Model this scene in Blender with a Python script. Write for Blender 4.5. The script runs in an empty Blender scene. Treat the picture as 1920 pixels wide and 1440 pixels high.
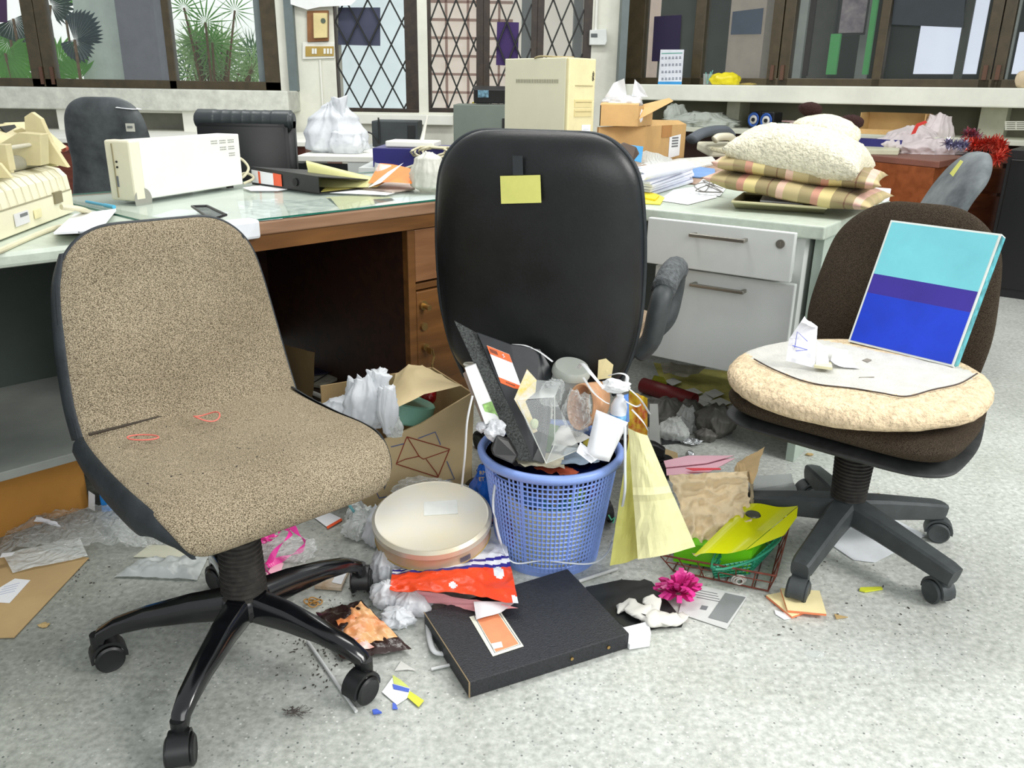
import bpy, bmesh, math, random
from mathutils import Vector, Matrix, noise
R_ = math.radians
COL = bpy.context.scene.collection
# ---------------------------------------------------------------- camera
FPX, PITCH, ROLL, CH = 1550.0, R_(19.6), R_(0.9), 1.05
_cp, _sp, _cr, _sr = math.cos(PITCH), math.sin(PITCH), math.cos(ROLL), math.sin(ROLL)
FW = Vector((0, _cp, -_sp)); RT = Vector((_cr, _sr*_sp, _sr*_cp)); UP = Vector((-_sr, _cr*_sp, _cr*_cp))
cam = bpy.data.cameras.new('camera'); camo = bpy.data.objects.new('camera', cam); COL.objects.link(camo)
M = Matrix.Identity(4)
for i in range(3):
    M[i][0] = RT[i]; M[i][1] = UP[i]; M[i][2] = -FW[i]
M[2][3] = CH
camo.matrix_world = M
cam.sensor_fit = 'HORIZONTAL'; cam.sensor_width = 36; cam.lens = 36*FPX/1920; cam.clip_start = .02; cam.clip_end = 100
bpy.context.scene.camera = camo
# survey helpers: where a sight line meets a level plane, a depth, or an upright plane
def sight(px, py): return RT*(px-960) + UP*(720-py) + FW*FPX
def atz(px, py, z=0.0):
    d = sight(px, py); t = (z-CH)/d.z; return Vector((d.x*t, d.y*t, z))
def aty(px, py, Y):
    d = sight(px, py); t = Y/d.y; return Vector((d.x*t, Y, CH+d.z*t))
def atp(px, py, p0, ang):
    d = sight(px, py); c, s = math.cos(R_(ang)), math.sin(R_(ang))
    t = (p0[0]*s-p0[1]*c)/(d.x*s-d.y*c); return Vector((d.x*t, d.y*t, CH+d.z*t))
# ---------------------------------------------------------------- materials
_m = {}
def lin(c):
    return tuple(((v/255)/12.92 if v/255 <= .04045 else ((v/255+.055)/1.055)**2.4) for v in c)
def mat(name, rgb, rough=.55, metal=0, spec=.5, var=None, bump=None, alpha=1, trans=0, coat=0, emis=0, rgb2=None, transl=0):
    """rgb in sRGB 0..255; var=(scale,amount[,detail]); bump=(scale,strength)"""
    if name in _m: return _m[name]
    m = bpy.data.materials.new(name); m.use_nodes = True; nt = m.node_tree; N = nt.nodes; L = nt.links
    b = N['Principled BSDF']; c = lin(rgb)
    b.inputs['Base Color'].default_value = (*c, 1); b.inputs['Roughness'].default_value = rough
    b.inputs['Metallic'].default_value = metal; b.inputs['Specular IOR Level'].default_value = spec
    b.inputs['Alpha'].default_value = alpha; b.inputs['Transmission Weight'].default_value = trans
    b.inputs['Coat Weight'].default_value = coat; b.inputs['Coat Roughness'].default_value = .15
    if emis:
        b.inputs['Emission Color'].default_value = (*c, 1); b.inputs['Emission Strength'].default_value = emis
    tc = N.new('ShaderNodeTexCoord')
    if var is None and rgb2 is None: var = (9, .06)
    if var:
        n = N.new('ShaderNodeTexNoise'); n.inputs['Scale'].default_value = var[0]; n.inputs['Detail'].default_value = var[2] if len(var) > 2 else 5
        n.inputs['Roughness'].default_value = .65
        L.new(tc.outputs['Object'], n.inputs['Vector'])
        r = N.new('ShaderNodeValToRGB'); r.color_ramp.elements[0].position = .33; r.color_ramp.elements[1].position = .67
        c2 = lin(rgb2) if rgb2 else tuple(min(1, x*(1+var[1])) for x in c)
        c1 = c if rgb2 else tuple(x*(1-var[1]*2) for x in c)
        r.color_ramp.elements[0].color = (*c1, 1); r.color_ramp.elements[1].color = (*c2, 1)
        L.new(n.outputs['Fac'], r.inputs['Fac']); L.new(r.outputs['Color'], b.inputs['Base Color'])
    if bump:
        n2 = N.new('ShaderNodeTexNoise'); n2.inputs['Scale'].default_value = bump[0]; n2.inputs['Detail'].default_value = 4
        L.new(tc.outputs['Object'], n2.inputs['Vector'])
        bp = N.new('ShaderNodeBump'); bp.inputs['Strength'].default_value = bump[1]; bp.inputs['Distance'].default_value = .01
        L.new(n2.outputs['Fac'], bp.inputs['Height']); L.new(bp.outputs['Normal'], b.inputs['Normal'])
    if transl:
        t = N.new('ShaderNodeBsdfTranslucent'); t.inputs['Color'].default_value = (*c, 1)
        x = N.new('ShaderNodeMixShader'); x.inputs[0].default_value = transl
        out = N['Material Output']; L.new(b.outputs[0], x.inputs[1]); L.new(t.outputs[0], x.inputs[2]); L.new(x.outputs[0], out.inputs['Surface'])
    _m[name] = m; return m
def clear_mat(name, rgb=(235, 238, 236), fac=.35, rough=.12, bump=None):
    """thin clear film: transparent mixed with a glossy/diffuse skin"""
    if name in _m: return _m[name]
    m = bpy.data.materials.new(name); m.use_nodes = True; nt = m.node_tree; N = nt.nodes; L = nt.links
    b = N['Principled BSDF']; b.inputs['Base Color'].default_value = (*lin(rgb), 1); b.inputs['Roughness'].default_value = rough
    b.inputs['Specular IOR Level'].default_value = .8
    tr = N.new('ShaderNodeBsdfTransparent'); x = N.new('ShaderNodeMixShader')
    lw = N.new('ShaderNodeLayerWeight'); lw.inputs[0].default_value = .35
    mm = N.new('ShaderNodeMath'); mm.operation = 'MULTIPLY_ADD'; mm.inputs[1].default_value = .5; mm.inputs[2].default_value = fac
    L.new(lw.outputs['Facing'], mm.inputs[0]); L.new(mm.outputs[0], x.inputs[0])
    L.new(tr.outputs[0], x.inputs[1]); L.new(b.outputs[0], x.inputs[2]); L.new(x.outputs[0], N['Material Output'].inputs['Surface'])
    tc = N.new('ShaderNodeTexCoord')
    n2 = N.new('ShaderNodeTexNoise'); n2.inputs['Scale'].default_value = (bump or (30, .6))[0]; n2.inputs['Distortion'].default_value = 1.5
    L.new(tc.outputs['Object'], n2.inputs['Vector'])
    bp = N.new('ShaderNodeBump'); bp.inputs['Strength'].default_value = (bump or (30, .6))[1]; bp.inputs['Distance'].default_value = .02
    L.new(n2.outputs['Fac'], bp.inputs['Height'])
    if (bump or (30, .6))[1] > 0: L.new(bp.outputs['Normal'], b.inputs['Normal'])
    _m[name] = m; return m
# ---------------------------------------------------------------- objects
def finish(o, smooth):
    if smooth:
        for p in o.data.polygons: p.use_smooth = True
def obj(name, bm, m, parent=None, smooth=False, bevel=0, loc=None, rot=None, label=None):
    me = bpy.data.meshes.new(name); bmesh.ops.recalc_face_normals(bm, faces=bm.faces[:]); bm.to_mesh(me); bm.free()
    if isinstance(m, (list, tuple)):
        for q in m: me.materials.append(q)
    else: me.materials.append(m)
    o = bpy.data.objects.new(name, me); COL.objects.link(o)
    if parent: o.parent = parent
    if loc is not None: o.location = loc
    if rot is not None: o.rotation_euler = rot
    if smooth == 'auto':
        finish(o, True)
        e = o.modifiers.new('es', 'EDGE_SPLIT'); e.split_angle = R_(38)
    else: finish(o, smooth)
    if bevel:
        b = o.modifiers.new('bv', 'BEVEL'); b.width = bevel; b.segments = 2; b.limit_method = 'ANGLE'; b.angle_limit = R_(40)
    if label: o['label'] = label
    return o
def tag(o, label, cat, group=None):
    o['label'] = label; o['category'] = cat
    if group: o['group'] = group
    return o
def thing(name, label, cat, loc=(0, 0, 0), rotz=0, group=None, rot=None):
    o = bpy.data.objects.new(name, None); COL.objects.link(o); o.empty_display_size = .05
    o.location = loc; o.rotation_euler = rot or (0, 0, R_(rotz)); return tag(o, label, cat, group)
def struct(name, bm, m, parent=None, **k):
    o = obj(name, bm, m, parent, **k)
    if not parent: o['kind'] = 'structure'
    return o
def BM(): return bmesh.new()
def centre(o):
    """move a world-built mesh's origin to its foot"""
    vs = [v.co for v in o.data.vertices]
    c = Vector((sum(v.x for v in vs)/len(vs), sum(v.y for v in vs)/len(vs), min(v.z for v in vs)))
    o.data.transform(Matrix.Translation(-c)); o.location = o.location + c; return o
def one(name, bm, m, label, cat, group=None, **k):
    o = obj(name, bm, m, **k)
    if k.get('loc') is None: centre(o)
    return tag(o, label, cat, group)
# ---------------------------------------------------------------- shapes
def box(bm, c, s, rot=None, mi=0):
    g = bmesh.ops.create_cube(bm, size=1)['verts']
    T = Matrix.Translation(Vector(c)) @ (rot.to_4x4() if rot is not None else Matrix.Identity(4)) @ Matrix.Diagonal((s[0], s[1], s[2], 1))
    bmesh.ops.transform(bm, matrix=T, verts=g)
    if mi:
        for v in g:
            for f in v.link_faces: f.material_index = mi
    return g
def rz(a): return Matrix.Rotation(R_(a), 3, 'Z')
def rx(a): return Matrix.Rotation(R_(a), 3, 'X')
def ry(a): return Matrix.Rotation(R_(a), 3, 'Y')
def cyl(bm, p0, p1, r0, r1=None, n=20, cap=True):
    p0, p1 = Vector(p0), Vector(p1); r1 = r0 if r1 is None else r1; d = p1-p0
    g = bmesh.ops.create_cone(bm, cap_ends=cap, segments=n, radius1=r0, radius2=r1, depth=d.length)['verts']
    q = d.to_track_quat('Z', 'Y').to_matrix().to_4x4()
    bmesh.ops.transform(bm, matrix=Matrix.Translation((p0+p1)/2) @ q, verts=g); return g
def tube(bm, pts, r, n=8, closed=False, flat=1.0):
    pts = [Vector(p) for p in pts]; N = len(pts); rings = []; up = Vector((0, 0, 1)); ps = None
    for i, p in enumerate(pts):
        a = pts[(i-1) % N] if (closed or i > 0) else p; b = pts[(i+1) % N] if (closed or i < N-1) else p
        t = (b-a).normalized() if (b-a).length > 1e-9 else Vector((1, 0, 0))
        u = up if abs(t.dot(up)) < .95 else Vector((0, 1, 0))
        s = t.cross(u).normalized()
        if ps is not None and not closed and flat > .95:
            s = (ps-t*ps.dot(t)).normalized()
        ps = s; w = s.cross(t).normalized()
        rr = r[i] if isinstance(r, (list, tuple)) else r
        rings.append([bm.verts.new(p + s*math.cos(2*math.pi*k/n)*rr + w*math.sin(2*math.pi*k/n)*rr*flat) for k in range(n)])
    for i in range(N if closed else N-1):
        A, B = rings[i], rings[(i+1) % N]
        for k in range(n): bm.faces.new((A[k], A[(k+1) % n], B[(k+1) % n], B[k]))
    if not closed:
        bm.faces.new(rings[0][::-1]); bm.faces.new(rings[-1])
def spline(pts, k=6, closed=False):
    pts = [Vector(p) for p in pts]; N = len(pts); out = []
    for i in range(N if closed else N-1):
        g = lambda j: pts[j % N] if closed else pts[max(0, min(N-1, j))]
        a, b, c, d = g(i-1), g(i), g(i+1), g(i+2)
        for q in range(k):
            t = q/k
            out.append(.5*((2*b)+(c-a)*t+(2*a-5*b+4*c-d)*t*t+(3*b-a-3*c+d)*t**3))
    if not closed: out.append(pts[-1])
    return out
def lathe(bm, prof, n=40, c=(0, 0, 0), sy=1):
    rings = []
    for r, z in prof:
        rings.append([bm.verts.new((c[0]+max(r, 1e-4)*math.cos(2*math.pi*k/n), c[1]+sy*max(r, 1e-4)*math.sin(2*math.pi*k/n), c[2]+z)) for k in range(n)])
    for A, B in zip(rings, rings[1:]):
        for k in range(n): bm.faces.new((A[k], A[(k+1) % n], B[(k+1) % n], B[k]))
    bm.faces.new(rings[0][::-1]); bm.faces.new(rings[-1])
def card(bm, pts, th=.0012, n=None):
    """flat polygon given by its corners, extruded by th along its normal"""
    pts = [Vector(p) for p in pts]
    nn = Vector((0, 0, 0))
    for i in range(len(pts)): nn += pts[i].cross(pts[(i+1) % len(pts)])
    nn = Vector(n) if n is not None else nn.normalized()
    if n is None and nn.z < 0: nn = -nn
    a = [bm.verts.new(p) for p in pts]; b = [bm.verts.new(p+nn*th) for p in pts]
    bm.faces.new(a[::-1]); bm.faces.new(b)
    for i in range(len(pts)):
        j = (i+1) % len(pts); bm.faces.new((a[i], a[j], b[j], b[i]))
def fbm(p, s=1.0): 
    return noise.noise(Vector(p)*s) + .5*noise.noise(Vector(p)*s*2.1+Vector((7, 3, 1))) + .25*noise.noise(Vector(p)*s*4.3)
def ridge(p, s=1.0):
    return 1-abs(noise.noise(Vector(p)*s))*2 + .5*(1-abs(noise.noise(Vector(p)*s*2.3+Vector((3, 9, 4))))*2)
def patch(bm, P, nx=16, ny=16, f=None, nrm=None):
    """four corners (a,b,c,d) around; f(u,v)->offset along normal or Vector"""
    a, b, c, d = [Vector(p) for p in P]; n = Vector(nrm) if nrm else ((b-a).cross(d-a)).normalized()
    if nrm is None and n.z < 0: n = -n
    G = []
    for j in range(ny+1):
        v = j/ny; row = []
        for i in range(nx+1):
            u = i/nx; p = (a*(1-u)+b*u)*(1-v)+(d*(1-u)+c*u)*v
            if f:
                o = f(u, v); p = p + (o if isinstance(o, Vector) else n*o)
            row.append(bm.verts.new(p))
        G.append(row)
    for j in range(ny):
        for i in range(nx): bm.faces.new((G[j][i], G[j][i+1], G[j+1][i+1], G[j+1][i]))
    return G
def crease(p): return max(0, 1-abs(noise.noise(p))*1.7)**3
def wrinkle(seed, amp, s=5, base=0):
    o = Vector((seed*3.7, seed*1.3, seed*.9))
    return lambda u, v: base + amp*(.35*crease(Vector((u*s, v*s, 0))*.45+o)+.25*crease(Vector((v*s, u*s, 0))*.9-o)+.5*noise.noise(Vector((u*s, v*s, 3))*.3+o)+.3)
def blob(bm, c, r, seed=1, amp=.25, s=2.0, sub=4, floor=None, pinch=0):
    g = bmesh.ops.create_icosphere(bm, subdivisions=sub, radius=1)['verts']; o = Vector((seed*2.3, seed*5.1, seed*.7)); c = Vector(c)
    for v in g:
        n = v.co.normalized(); wn = n+.3*Vector((noise.noise(n*1.3+o), noise.noise(n*1.3+o*1.7), noise.noise(n*1.3-o)))
        cre = sum(a*(1-abs(noise.noise(Vector((wn.x*q*s, wn.y*q*s, wn.z*q*s*.5))+o))*1.6)**3 for q, a in ((1.0, .6), (2.1, .45), (4.3, .22)))
        k = 1+amp*.9*fbm(n*1.1+o)+amp*.75*(cre-.45)
        if pinch and n.z > .3: k *= 1-(n.z-.3)*pinch; 
        p = Vector((n.x*r[0]*k, n.y*r[1]*k, n.z*r[2]*(k if not pinch else k*(1+max(0, n.z-.3)*pinch))))
        p += c
        if floor is not None and p.z < floor: p.z = floor + .001*abs(n.x)
        v.co = p
    return g
def sack(bm, c, h, rx, ry, prof=((0, .35), (.06, .8), (.3, 1), (.6, .8), (.8, .5), (1, .62)), seed=1, amp=.3, lean=(0, 0), n=90, nz=44, fq=1.0, droop=0):
    """soft plastic bag with long drapery folds"""
    o = Vector((seed*3.1, seed*1.7, seed*.9)); c = Vector(c); rings = []
    for j in range(nz+1):
        t = j/nz
        for (a, ra), (b, rb) in zip(prof, prof[1:]):
            if a <= t <= b: r = ra+(rb-ra)*(3*((t-a)/(b-a))**2-2*((t-a)/(b-a))**3); break
        ring = []
        for i in range(n):
            th = 2*math.pi*i/n; x, y = math.cos(th), math.sin(th); tw = t*.8*noise.noise(o+Vector((0, 0, t)))
            q = Vector((math.cos(th+tw)*1.5, math.sin(th+tw)*1.5, t*1.1))*fq
            k = 1+amp*(.75*noise.noise(q*.8+o)+.55*crease(Vector((q.x*1.3, q.y*1.3, q.z*.7))+o)+.28*crease(Vector((q.x*2.9, q.y*2.9, q.z*1.6))-o)-.3)
            dz = h*amp*.35*noise.noise(Vector((x*1.6, y*1.6, seed)))*t*t
            ring.append(bm.verts.new(c+Vector((x*rx*r*k+lean[0]*t*h, y*ry*r*k+lean[1]*t*h, max(0, t*h+dz)))))
        rings.append(ring)
    for A, B in zip(rings, rings[1:]):
        for i in range(n): bm.faces.new((A[i], A[(i+1) % n], B[(i+1) % n], B[i]))
    bm.faces.new(rings[0][::-1])
    m = bm.verts.new(sum((v.co for v in rings[-1]), Vector((0, 0, 0)))/n-Vector((0, 0, h*.06)))
    for i in range(n): bm.faces.new((rings[-1][i], rings[-1][(i+1) % n], m))
def pad(bmf, bmr, path, wid, tf, tr, nu=28, pf=3.0, pr=6.0, ends=None):
    """upholstered panel: path in the side plane (y,z), half widths, front/rear bulge"""
    n = len(path); us = [math.sin(math.pi/2*(-1+2*i/nu)) for i in range(nu+1)]
    for bm, th, p, sg in ((bmf, tf, pf, 1), (bmr, tr, pr, -1)):
        if bm is None: continue
        G = []
        for j, (y, z) in enumerate(path):
            a = path[max(0, j-1)]; b = path[min(n-1, j+1)]; t = Vector((0, b[0]-a[0], b[1]-a[1])).normalized(); nr = Vector((0, -t.z, t.y))
            e = ends[j] if ends else 1; h = th[j] if isinstance(th, (list, tuple)) else th
            G.append([bm.verts.new(Vector((wid[j]*u, y, z)) + nr*sg*h*e*max(0, 1-abs(u)**p)**.5) for u in us])
        for j in range(n-1):
            for i in range(nu): bm.faces.new((G[j][i], G[j][i+1], G[j+1][i+1], G[j+1][i]))
def resample(path, k): return [(p.x, p.y) for p in spline([(a, b, 0) for a, b in path], k)]
# ================================================================ render look, light
sc = bpy.context.scene
sc.view_settings.view_transform = 'Standard'; sc.view_settings.exposure = 0.08
w = bpy.data.worlds.new('world'); sc.world = w; w.use_nodes = True
bg = w.node_tree.nodes['Background']; bg.inputs[0].default_value = (.93, .97, 1, 1); bg.inputs[1].default_value = .62
def lamp(name, loc, rot, size, power, col=(1, 1, 1), sy=None):
    l = bpy.data.lights.new(name, 'AREA'); l.energy = power; l.size = size; l.color = col
    if sy: l.shape = 'RECTANGLE'; l.size_y = sy
    o = bpy.data.objects.new(name, l); COL.objects.link(o); o.location = loc; o.rotation_euler = [R_(a) for a in rot]; o['kind'] = 'structure'; return o
lamp('window_light', (3.4, .2, 3.0), (0, 48, 0), 1.8, 150, (1, .99, .96), 1.6)
lamp('tube_light', (.4, 2.6, 3.3), (0, 0, 25), 3.0, 62, (1, .99, .95), .5)
lamp('front_fill_light', (.6, -1.6, 1.9), (78, 0, 8), 2.6, 46, (1, 1, 1), 1.6)  # added fill behind the camera, stands for no window
lamp('tube_light', (-.6, 4.9, 3.3), (0, 0, 0), 3.0, 55, (1, 1, .97), .5)
# ================================================================ materials of the shell
def floor_mat():
    m = bpy.data.materials.new('terrazzo'); m.use_nodes = True; nt = m.node_tree; N = nt.nodes; L = nt.links; b = N['Principled BSDF']
    tc = N.new('ShaderNodeTexCoord'); co = tc.outputs['Object']
    def ramp(src, a, b_, c0, c1):
        r = N.new('ShaderNodeValToRGB'); r.color_ramp.elements[0].position = a; r.color_ramp.elements[1].position = b_
        r.color_ramp.elements[0].color = c0; r.color_ramp.elements[1].color = c1; L.new(src, r.inputs['Fac']); return r.outputs['Color']
    def mix(f, a, b_, mode='MIX'):
        x = N.new('ShaderNodeMix'); x.data_type = 'RGBA'; x.blend_type = mode
        if isinstance(f, float): x.inputs[0].default_value = f
        else: L.new(f, x.inputs[0])
        for k, s in ((6, a), (7, b_)):
            if isinstance(s, tuple): x.inputs[k].default_value = s
            else: L.new(s, x.inputs[k])
        return x.outputs[2]
    def nz(s, d=4, ro=.6):
        n = N.new('ShaderNodeTexNoise'); n.inputs['Scale'].default_value = s; n.inputs['Detail'].default_value = d; n.inputs['Roughness'].default_value = ro; L.new(co, n.inputs['Vector']); return n.outputs['Fac']
    def vor(s):
        n = N.new('ShaderNodeTexVoronoi'); n.inputs['Scale'].default_value = s; L.new(co, n.inputs['Vector']); return n
    base = ramp(nz(75, 3), .32, .68, (*lin((172, 176, 170)), 1), (*lin((214, 217, 211)), 1))
    v = vor(95); c = ramp(v.outputs['Distance'], .16, .24, (1, 1, 1, 1), (0, 0, 0, 1))
    chip = ramp(v.outputs['Color'], .1, .9, (*lin((112, 117, 114)), 1), (*lin((240, 243, 238)), 1))
    col = mix(c, base, chip)
    sp = vor(210); ds = ramp(sp.outputs['Distance'], .10, .15, (1, 1, 1, 1), (0, 0, 0, 1)); pick = ramp(sp.outputs['Color'], .80, .82, (0, 0, 0, 1), (.75, .75, .75, 1))
    col = mix(mix(1.0, ds, pick, 'MULTIPLY'), col, (*lin((86, 88, 84)), 1))
    stain = ramp(nz(2.3, 6, .7), .35, .62, (.66, .66, .62, 1), (1, 1, 1, 1))
    col = mix(.45, col, stain, 'MULTIPLY')
    grime = ramp(nz(9, 5, .75), .40, .55, (.74, .74, .70, 1), (1, 1, 1, 1))
    col = mix(.3, col, grime, 'MULTIPLY')
    # dirt and shade painted into the floor colour at left, fading to the right
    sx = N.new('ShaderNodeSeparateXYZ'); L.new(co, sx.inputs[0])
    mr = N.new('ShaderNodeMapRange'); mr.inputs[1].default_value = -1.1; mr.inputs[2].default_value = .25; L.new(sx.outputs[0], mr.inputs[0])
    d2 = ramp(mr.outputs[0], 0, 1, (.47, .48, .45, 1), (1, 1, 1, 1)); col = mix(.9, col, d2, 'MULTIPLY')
    L.new(col, b.inputs['Base Color']); b.inputs['Roughness'].default_value = .38
    return m
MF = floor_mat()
WALL = mat('cream plaster', (226, 226, 212), .75, var=(3, .07), bump=(40, .1))
LEDGE = mat('worn plaster ledge', (205, 207, 196), .8, var=(14, .10), bump=(60, .15))
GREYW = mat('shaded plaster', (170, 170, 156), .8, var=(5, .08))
WHITEP = mat('white paint', (236, 236, 226), .6, var=(4, .04))
DKWOOD = mat('dark window timber', (52, 40, 30), .45, var=(18, .25))
BLKF = mat('frame black', (24, 24, 24), .5)
BRZ = mat('bronze window metal', (74, 64, 44), .4, var=(12, .15))
GLASS = clear_mat('window glass', (215, 225, 225), .04, .03, (.5, .0))
GRILLE = mat('dark iron grille', (38, 40, 38), .5)
GREYP = mat('grey shutter paint', (104, 116, 116), .5)
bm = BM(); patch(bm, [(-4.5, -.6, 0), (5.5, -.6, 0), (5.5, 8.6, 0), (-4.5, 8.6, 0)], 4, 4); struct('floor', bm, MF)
YL = 6.8
def X(px, Y=YL): return aty(px, 165, Y).x
def Zz(py, px=960, Y=YL): return aty(px, py, Y).z
def wb(bm, x0, x1, z0, z1, y0, y1): box(bm, ((x0+x1)/2, (y0+y1)/2, (z0+z1)/2), (abs(x1-x0), abs(y1-y0), abs(z1-z0)))
TOP = 2.75
zs = Zz(166, 280); zb = Zz(205, 280)          # ledge top / underside on the left
# left wall -----------------------------------------------------------------
bm = BM(); wb(bm, -4.6, X(527), 0, zb, YL+.12, YL+.25); wb(bm, X(527), X(632), 0, TOP, YL, YL+.25)
wb(bm, X(632), X(1163), 0, Zz(212, 900), YL, YL+.25)
wb(bm, X(785), X(803), Zz(212, 900), TOP, YL, YL+.25); wb(bm, X(1105), X(1163)+.0, Zz(212, 900), TOP, YL, YL+.25)
wb(bm, X(632), X(1105), 2.3, TOP, YL, YL+.25); wb(bm, -4.6, X(527), 2.35, TOP, YL, YL+.25)
struct('wall_left', bm, WALL)
bm = BM(); wb(bm, -4.6, X(561), zb, zs, YL-.35, YL+.25); struct('trim_1', bm, LEDGE, bevel=.01)
bm = BM()
for a, b in ((108, 158), (343, 378)): wb(bm, X(a, 6.6), X(b, 6.6), .70, zb, 6.52, 6.9)
wb(bm, X(158, 6.6), X(343, 6.6), zb-.02, zb, 6.6, 6.9)
struct('trim_2', bm, WHITEP, bevel=.008)
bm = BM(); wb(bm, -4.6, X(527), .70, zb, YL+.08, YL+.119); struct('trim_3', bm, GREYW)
bm = BM(); wb(bm, X(632), X(850), Zz(233, 740), Zz(214, 740), YL-.05, YL-.001); struct('trim_4', bm, WHITEP, bevel=.006)
bm = BM(); wb(bm, X(546), X(562), zs, TOP, YL-.06, YL-.002); struct('trim_5', bm, GREYP)
bm = BM(); wb(bm, X(1156, 6.7), X(1169, 6.7), .6, TOP, 6.62, 6.78); struct('trim_6', bm, GREYP)
# window 1 : bronze sliding window
bm = BM()
for a, b in ((-60, -30), (60, 83), (84, 106), (317, 331), (497, 528)): wb(bm, X(a), X(b), zs, 2.35, YL+.02, YL+.09)
wb(bm, -4.6, X(528), zs, Zz(150, 280), YL+.02, YL+.1); wb(bm, -4.6, X(528), 2.3, 2.35, YL+.02, YL+.1)
w1 = struct('window_1', bm, BRZ, bevel=.004)
bm = BM(); patch(bm, [(-4.6, YL+.054, Zz(150, 280)), (X(497), YL+.054, Zz(150, 280)), (X(497), YL+.054, 2.3), (-4.6, YL+.054, 2.3)], 1, 1); struct('glass_pane', bm, GLASS, w1)
bm = BM(); wb(bm, X(77), X(83), Zz(158, 80), Zz(125, 80), YL+.008, YL+.02); struct('window_latch', bm, mat('rusty metal', (100, 72, 58), .7, metal=.3), w1)
bm = BM(); wb(bm, X(97), X(103), Zz(158, 80), Zz(125, 80), YL+.008, YL+.02); struct('window_latch', bm, _m['rusty metal'], w1)
bm = BM(); wb(bm, X(483), X(496), Zz(150, 280), 2.3, YL+.06, YL+.09); struct('shutter_edge', bm, GREYP, w1)
# windows 2-4 with diamond iron grilles
def diamonds(bm, x0, x1, z0, z1, y, w, h, r=.0062):
    for sgn in (1, -1):
        k = -60
        while k < 60:
            # line z = z0 + sgn*(h/w)*(x-x0) + k*h
            pts = []
            for x in (x0, x1):
                z = z0+sgn*(h/w)*(x-x0)+k*h
                pts.append((x, z))
            (xa, za), (xb, zb_) = pts; m_ = (zb_-za)/(xb-xa)
            def clip(x, z):
                if z < z0: return (x+(z0-z)/m_, z0)
                if z > z1: return (x+(z1-z)/m_, z1)
                return (x, z)
            if not (max(za, zb_) <= z0 or min(za, zb_) >= z1):
                a = clip(xa, za); b = clip(xb, zb_)
                if abs(a[0]-b[0]) > .004: cyl(bm, (a[0], y+.004*sgn, a[1]), (b[0], y+.004*sgn, b[1]), r, n=6)
            k += 1
def grille_window(n, a, b, jl, jr, dw, dh):
    z0 = Zz(203, (a+b)/2)
    bm = BM(); wb(bm, X(a), X(b), Zz(211, (a+b)/2), z0, YL+.0, YL+.1); wb(bm, X(a), X(b), 2.26, 2.3, YL, YL+.1)
    wb(bm, X(a), X(jl), z0, 2.26, YL, YL+.1); wb(bm, X(jr), X(b), z0, 2.26, YL, YL+.1)
    w = struct('window_%d' % n, bm, DKWOOD, bevel=.003)
    bm = BM(); diamonds(bm, X(jl), X(jr), z0, 2.26, YL+.02, dw, dh); struct('iron_grille', bm, GRILLE, w)
    bm = BM(); patch(bm, [(X(jl), YL+.06, z0), (X(jr), YL+.06, z0), (X(jr), YL+.06, 2.26), (X(jl), YL+.06, 2.26)], 1, 1); struct('glass_pane', bm, GLASS, w)
grille_window(2, 632, 785, 634, 761, .168, .31)
grille_window(3, 803, 906, 808, 893, .132, .31)
grille_window(4, 906, 1005, 917, 994, .132, .31)
grille_window(5, 1005, 1106, 1017, 1090, .132, .31)
# right wall ------------------------------------------------------------------
RP = aty(1166, 165, 7.0); RA = -35.5; RDx, RDy = math.cos(R_(RA)), math.sin(R_(RA))
def rw(px, py=160):
    p = atp(px, py, RP, RA); return ((p.x-RP.x)*RDx+(p.y-RP.y)*RDy, p.z)
RL = dict(loc=(RP.x, RP.y, 0), rot=(0, 0, R_(RA)))
zt = rw(1550, 162)[1]; zu = rw(1550, 194)[1]
bm = BM(); wb(bm, 0, 4.6, 0, zu, .15, .3); wb(bm, 0, 4.6, 2.35, TOP, 0, .2); struct('wall_right', bm, mat('olive grey wall', (138, 137, 118), .8, var=(3, .08)), **RL)
bm = BM(); wb(bm, .12, 4.6, zu, zt, -.3, .3); struct('trim_7', bm, mat('pale ledge', (226, 228, 214), .7, var=(5, .05)), bevel=.008, **RL)
bm = BM()
for px0, px1 in ((1368, 1392), (1843, 1893)):
    wb(bm, rw(px0, 200)[0], rw(px1, 200)[0], .5, zu, -.05, .149)
struct('trim_8', bm, mat('pale post', (204, 205, 184), .7), **RL)
bm = BM(); zf = rw(1550, 147)[1]
for a, b in ((1166, 1202), (1294, 1313), (1436, 1455), (1457, 1477), (1633, 1650), (1834, 1856), (1858, 1880), (2000, 2030)):
    wb(bm, rw(a, 150)[0], rw(b, 150)[0], zt, 2.35, 0, .08)
wb(bm, 0, 4.6, zt, zf, 0, .09)
w6 = struct('window_6', bm, BRZ, bevel=.004, **RL)
bm = BM(); patch(bm, [(.1, .047, zf), (4.6, .047, zf), (4.6, .047, 2.35), (.1, .047, 2.35)], 1, 1); struct('glass_pane', bm, GLASS, w6)
for a in (1443, 1462, 1840, 1864):
    bm = BM(); s0 = rw(a, 150)[0]; wb(bm, s0, s0+.025, rw(a, 150)[1], rw(a, 122)[1], -.012, -.001); struct('window_latch', bm, _m['rusty metal'], w6)
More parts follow.
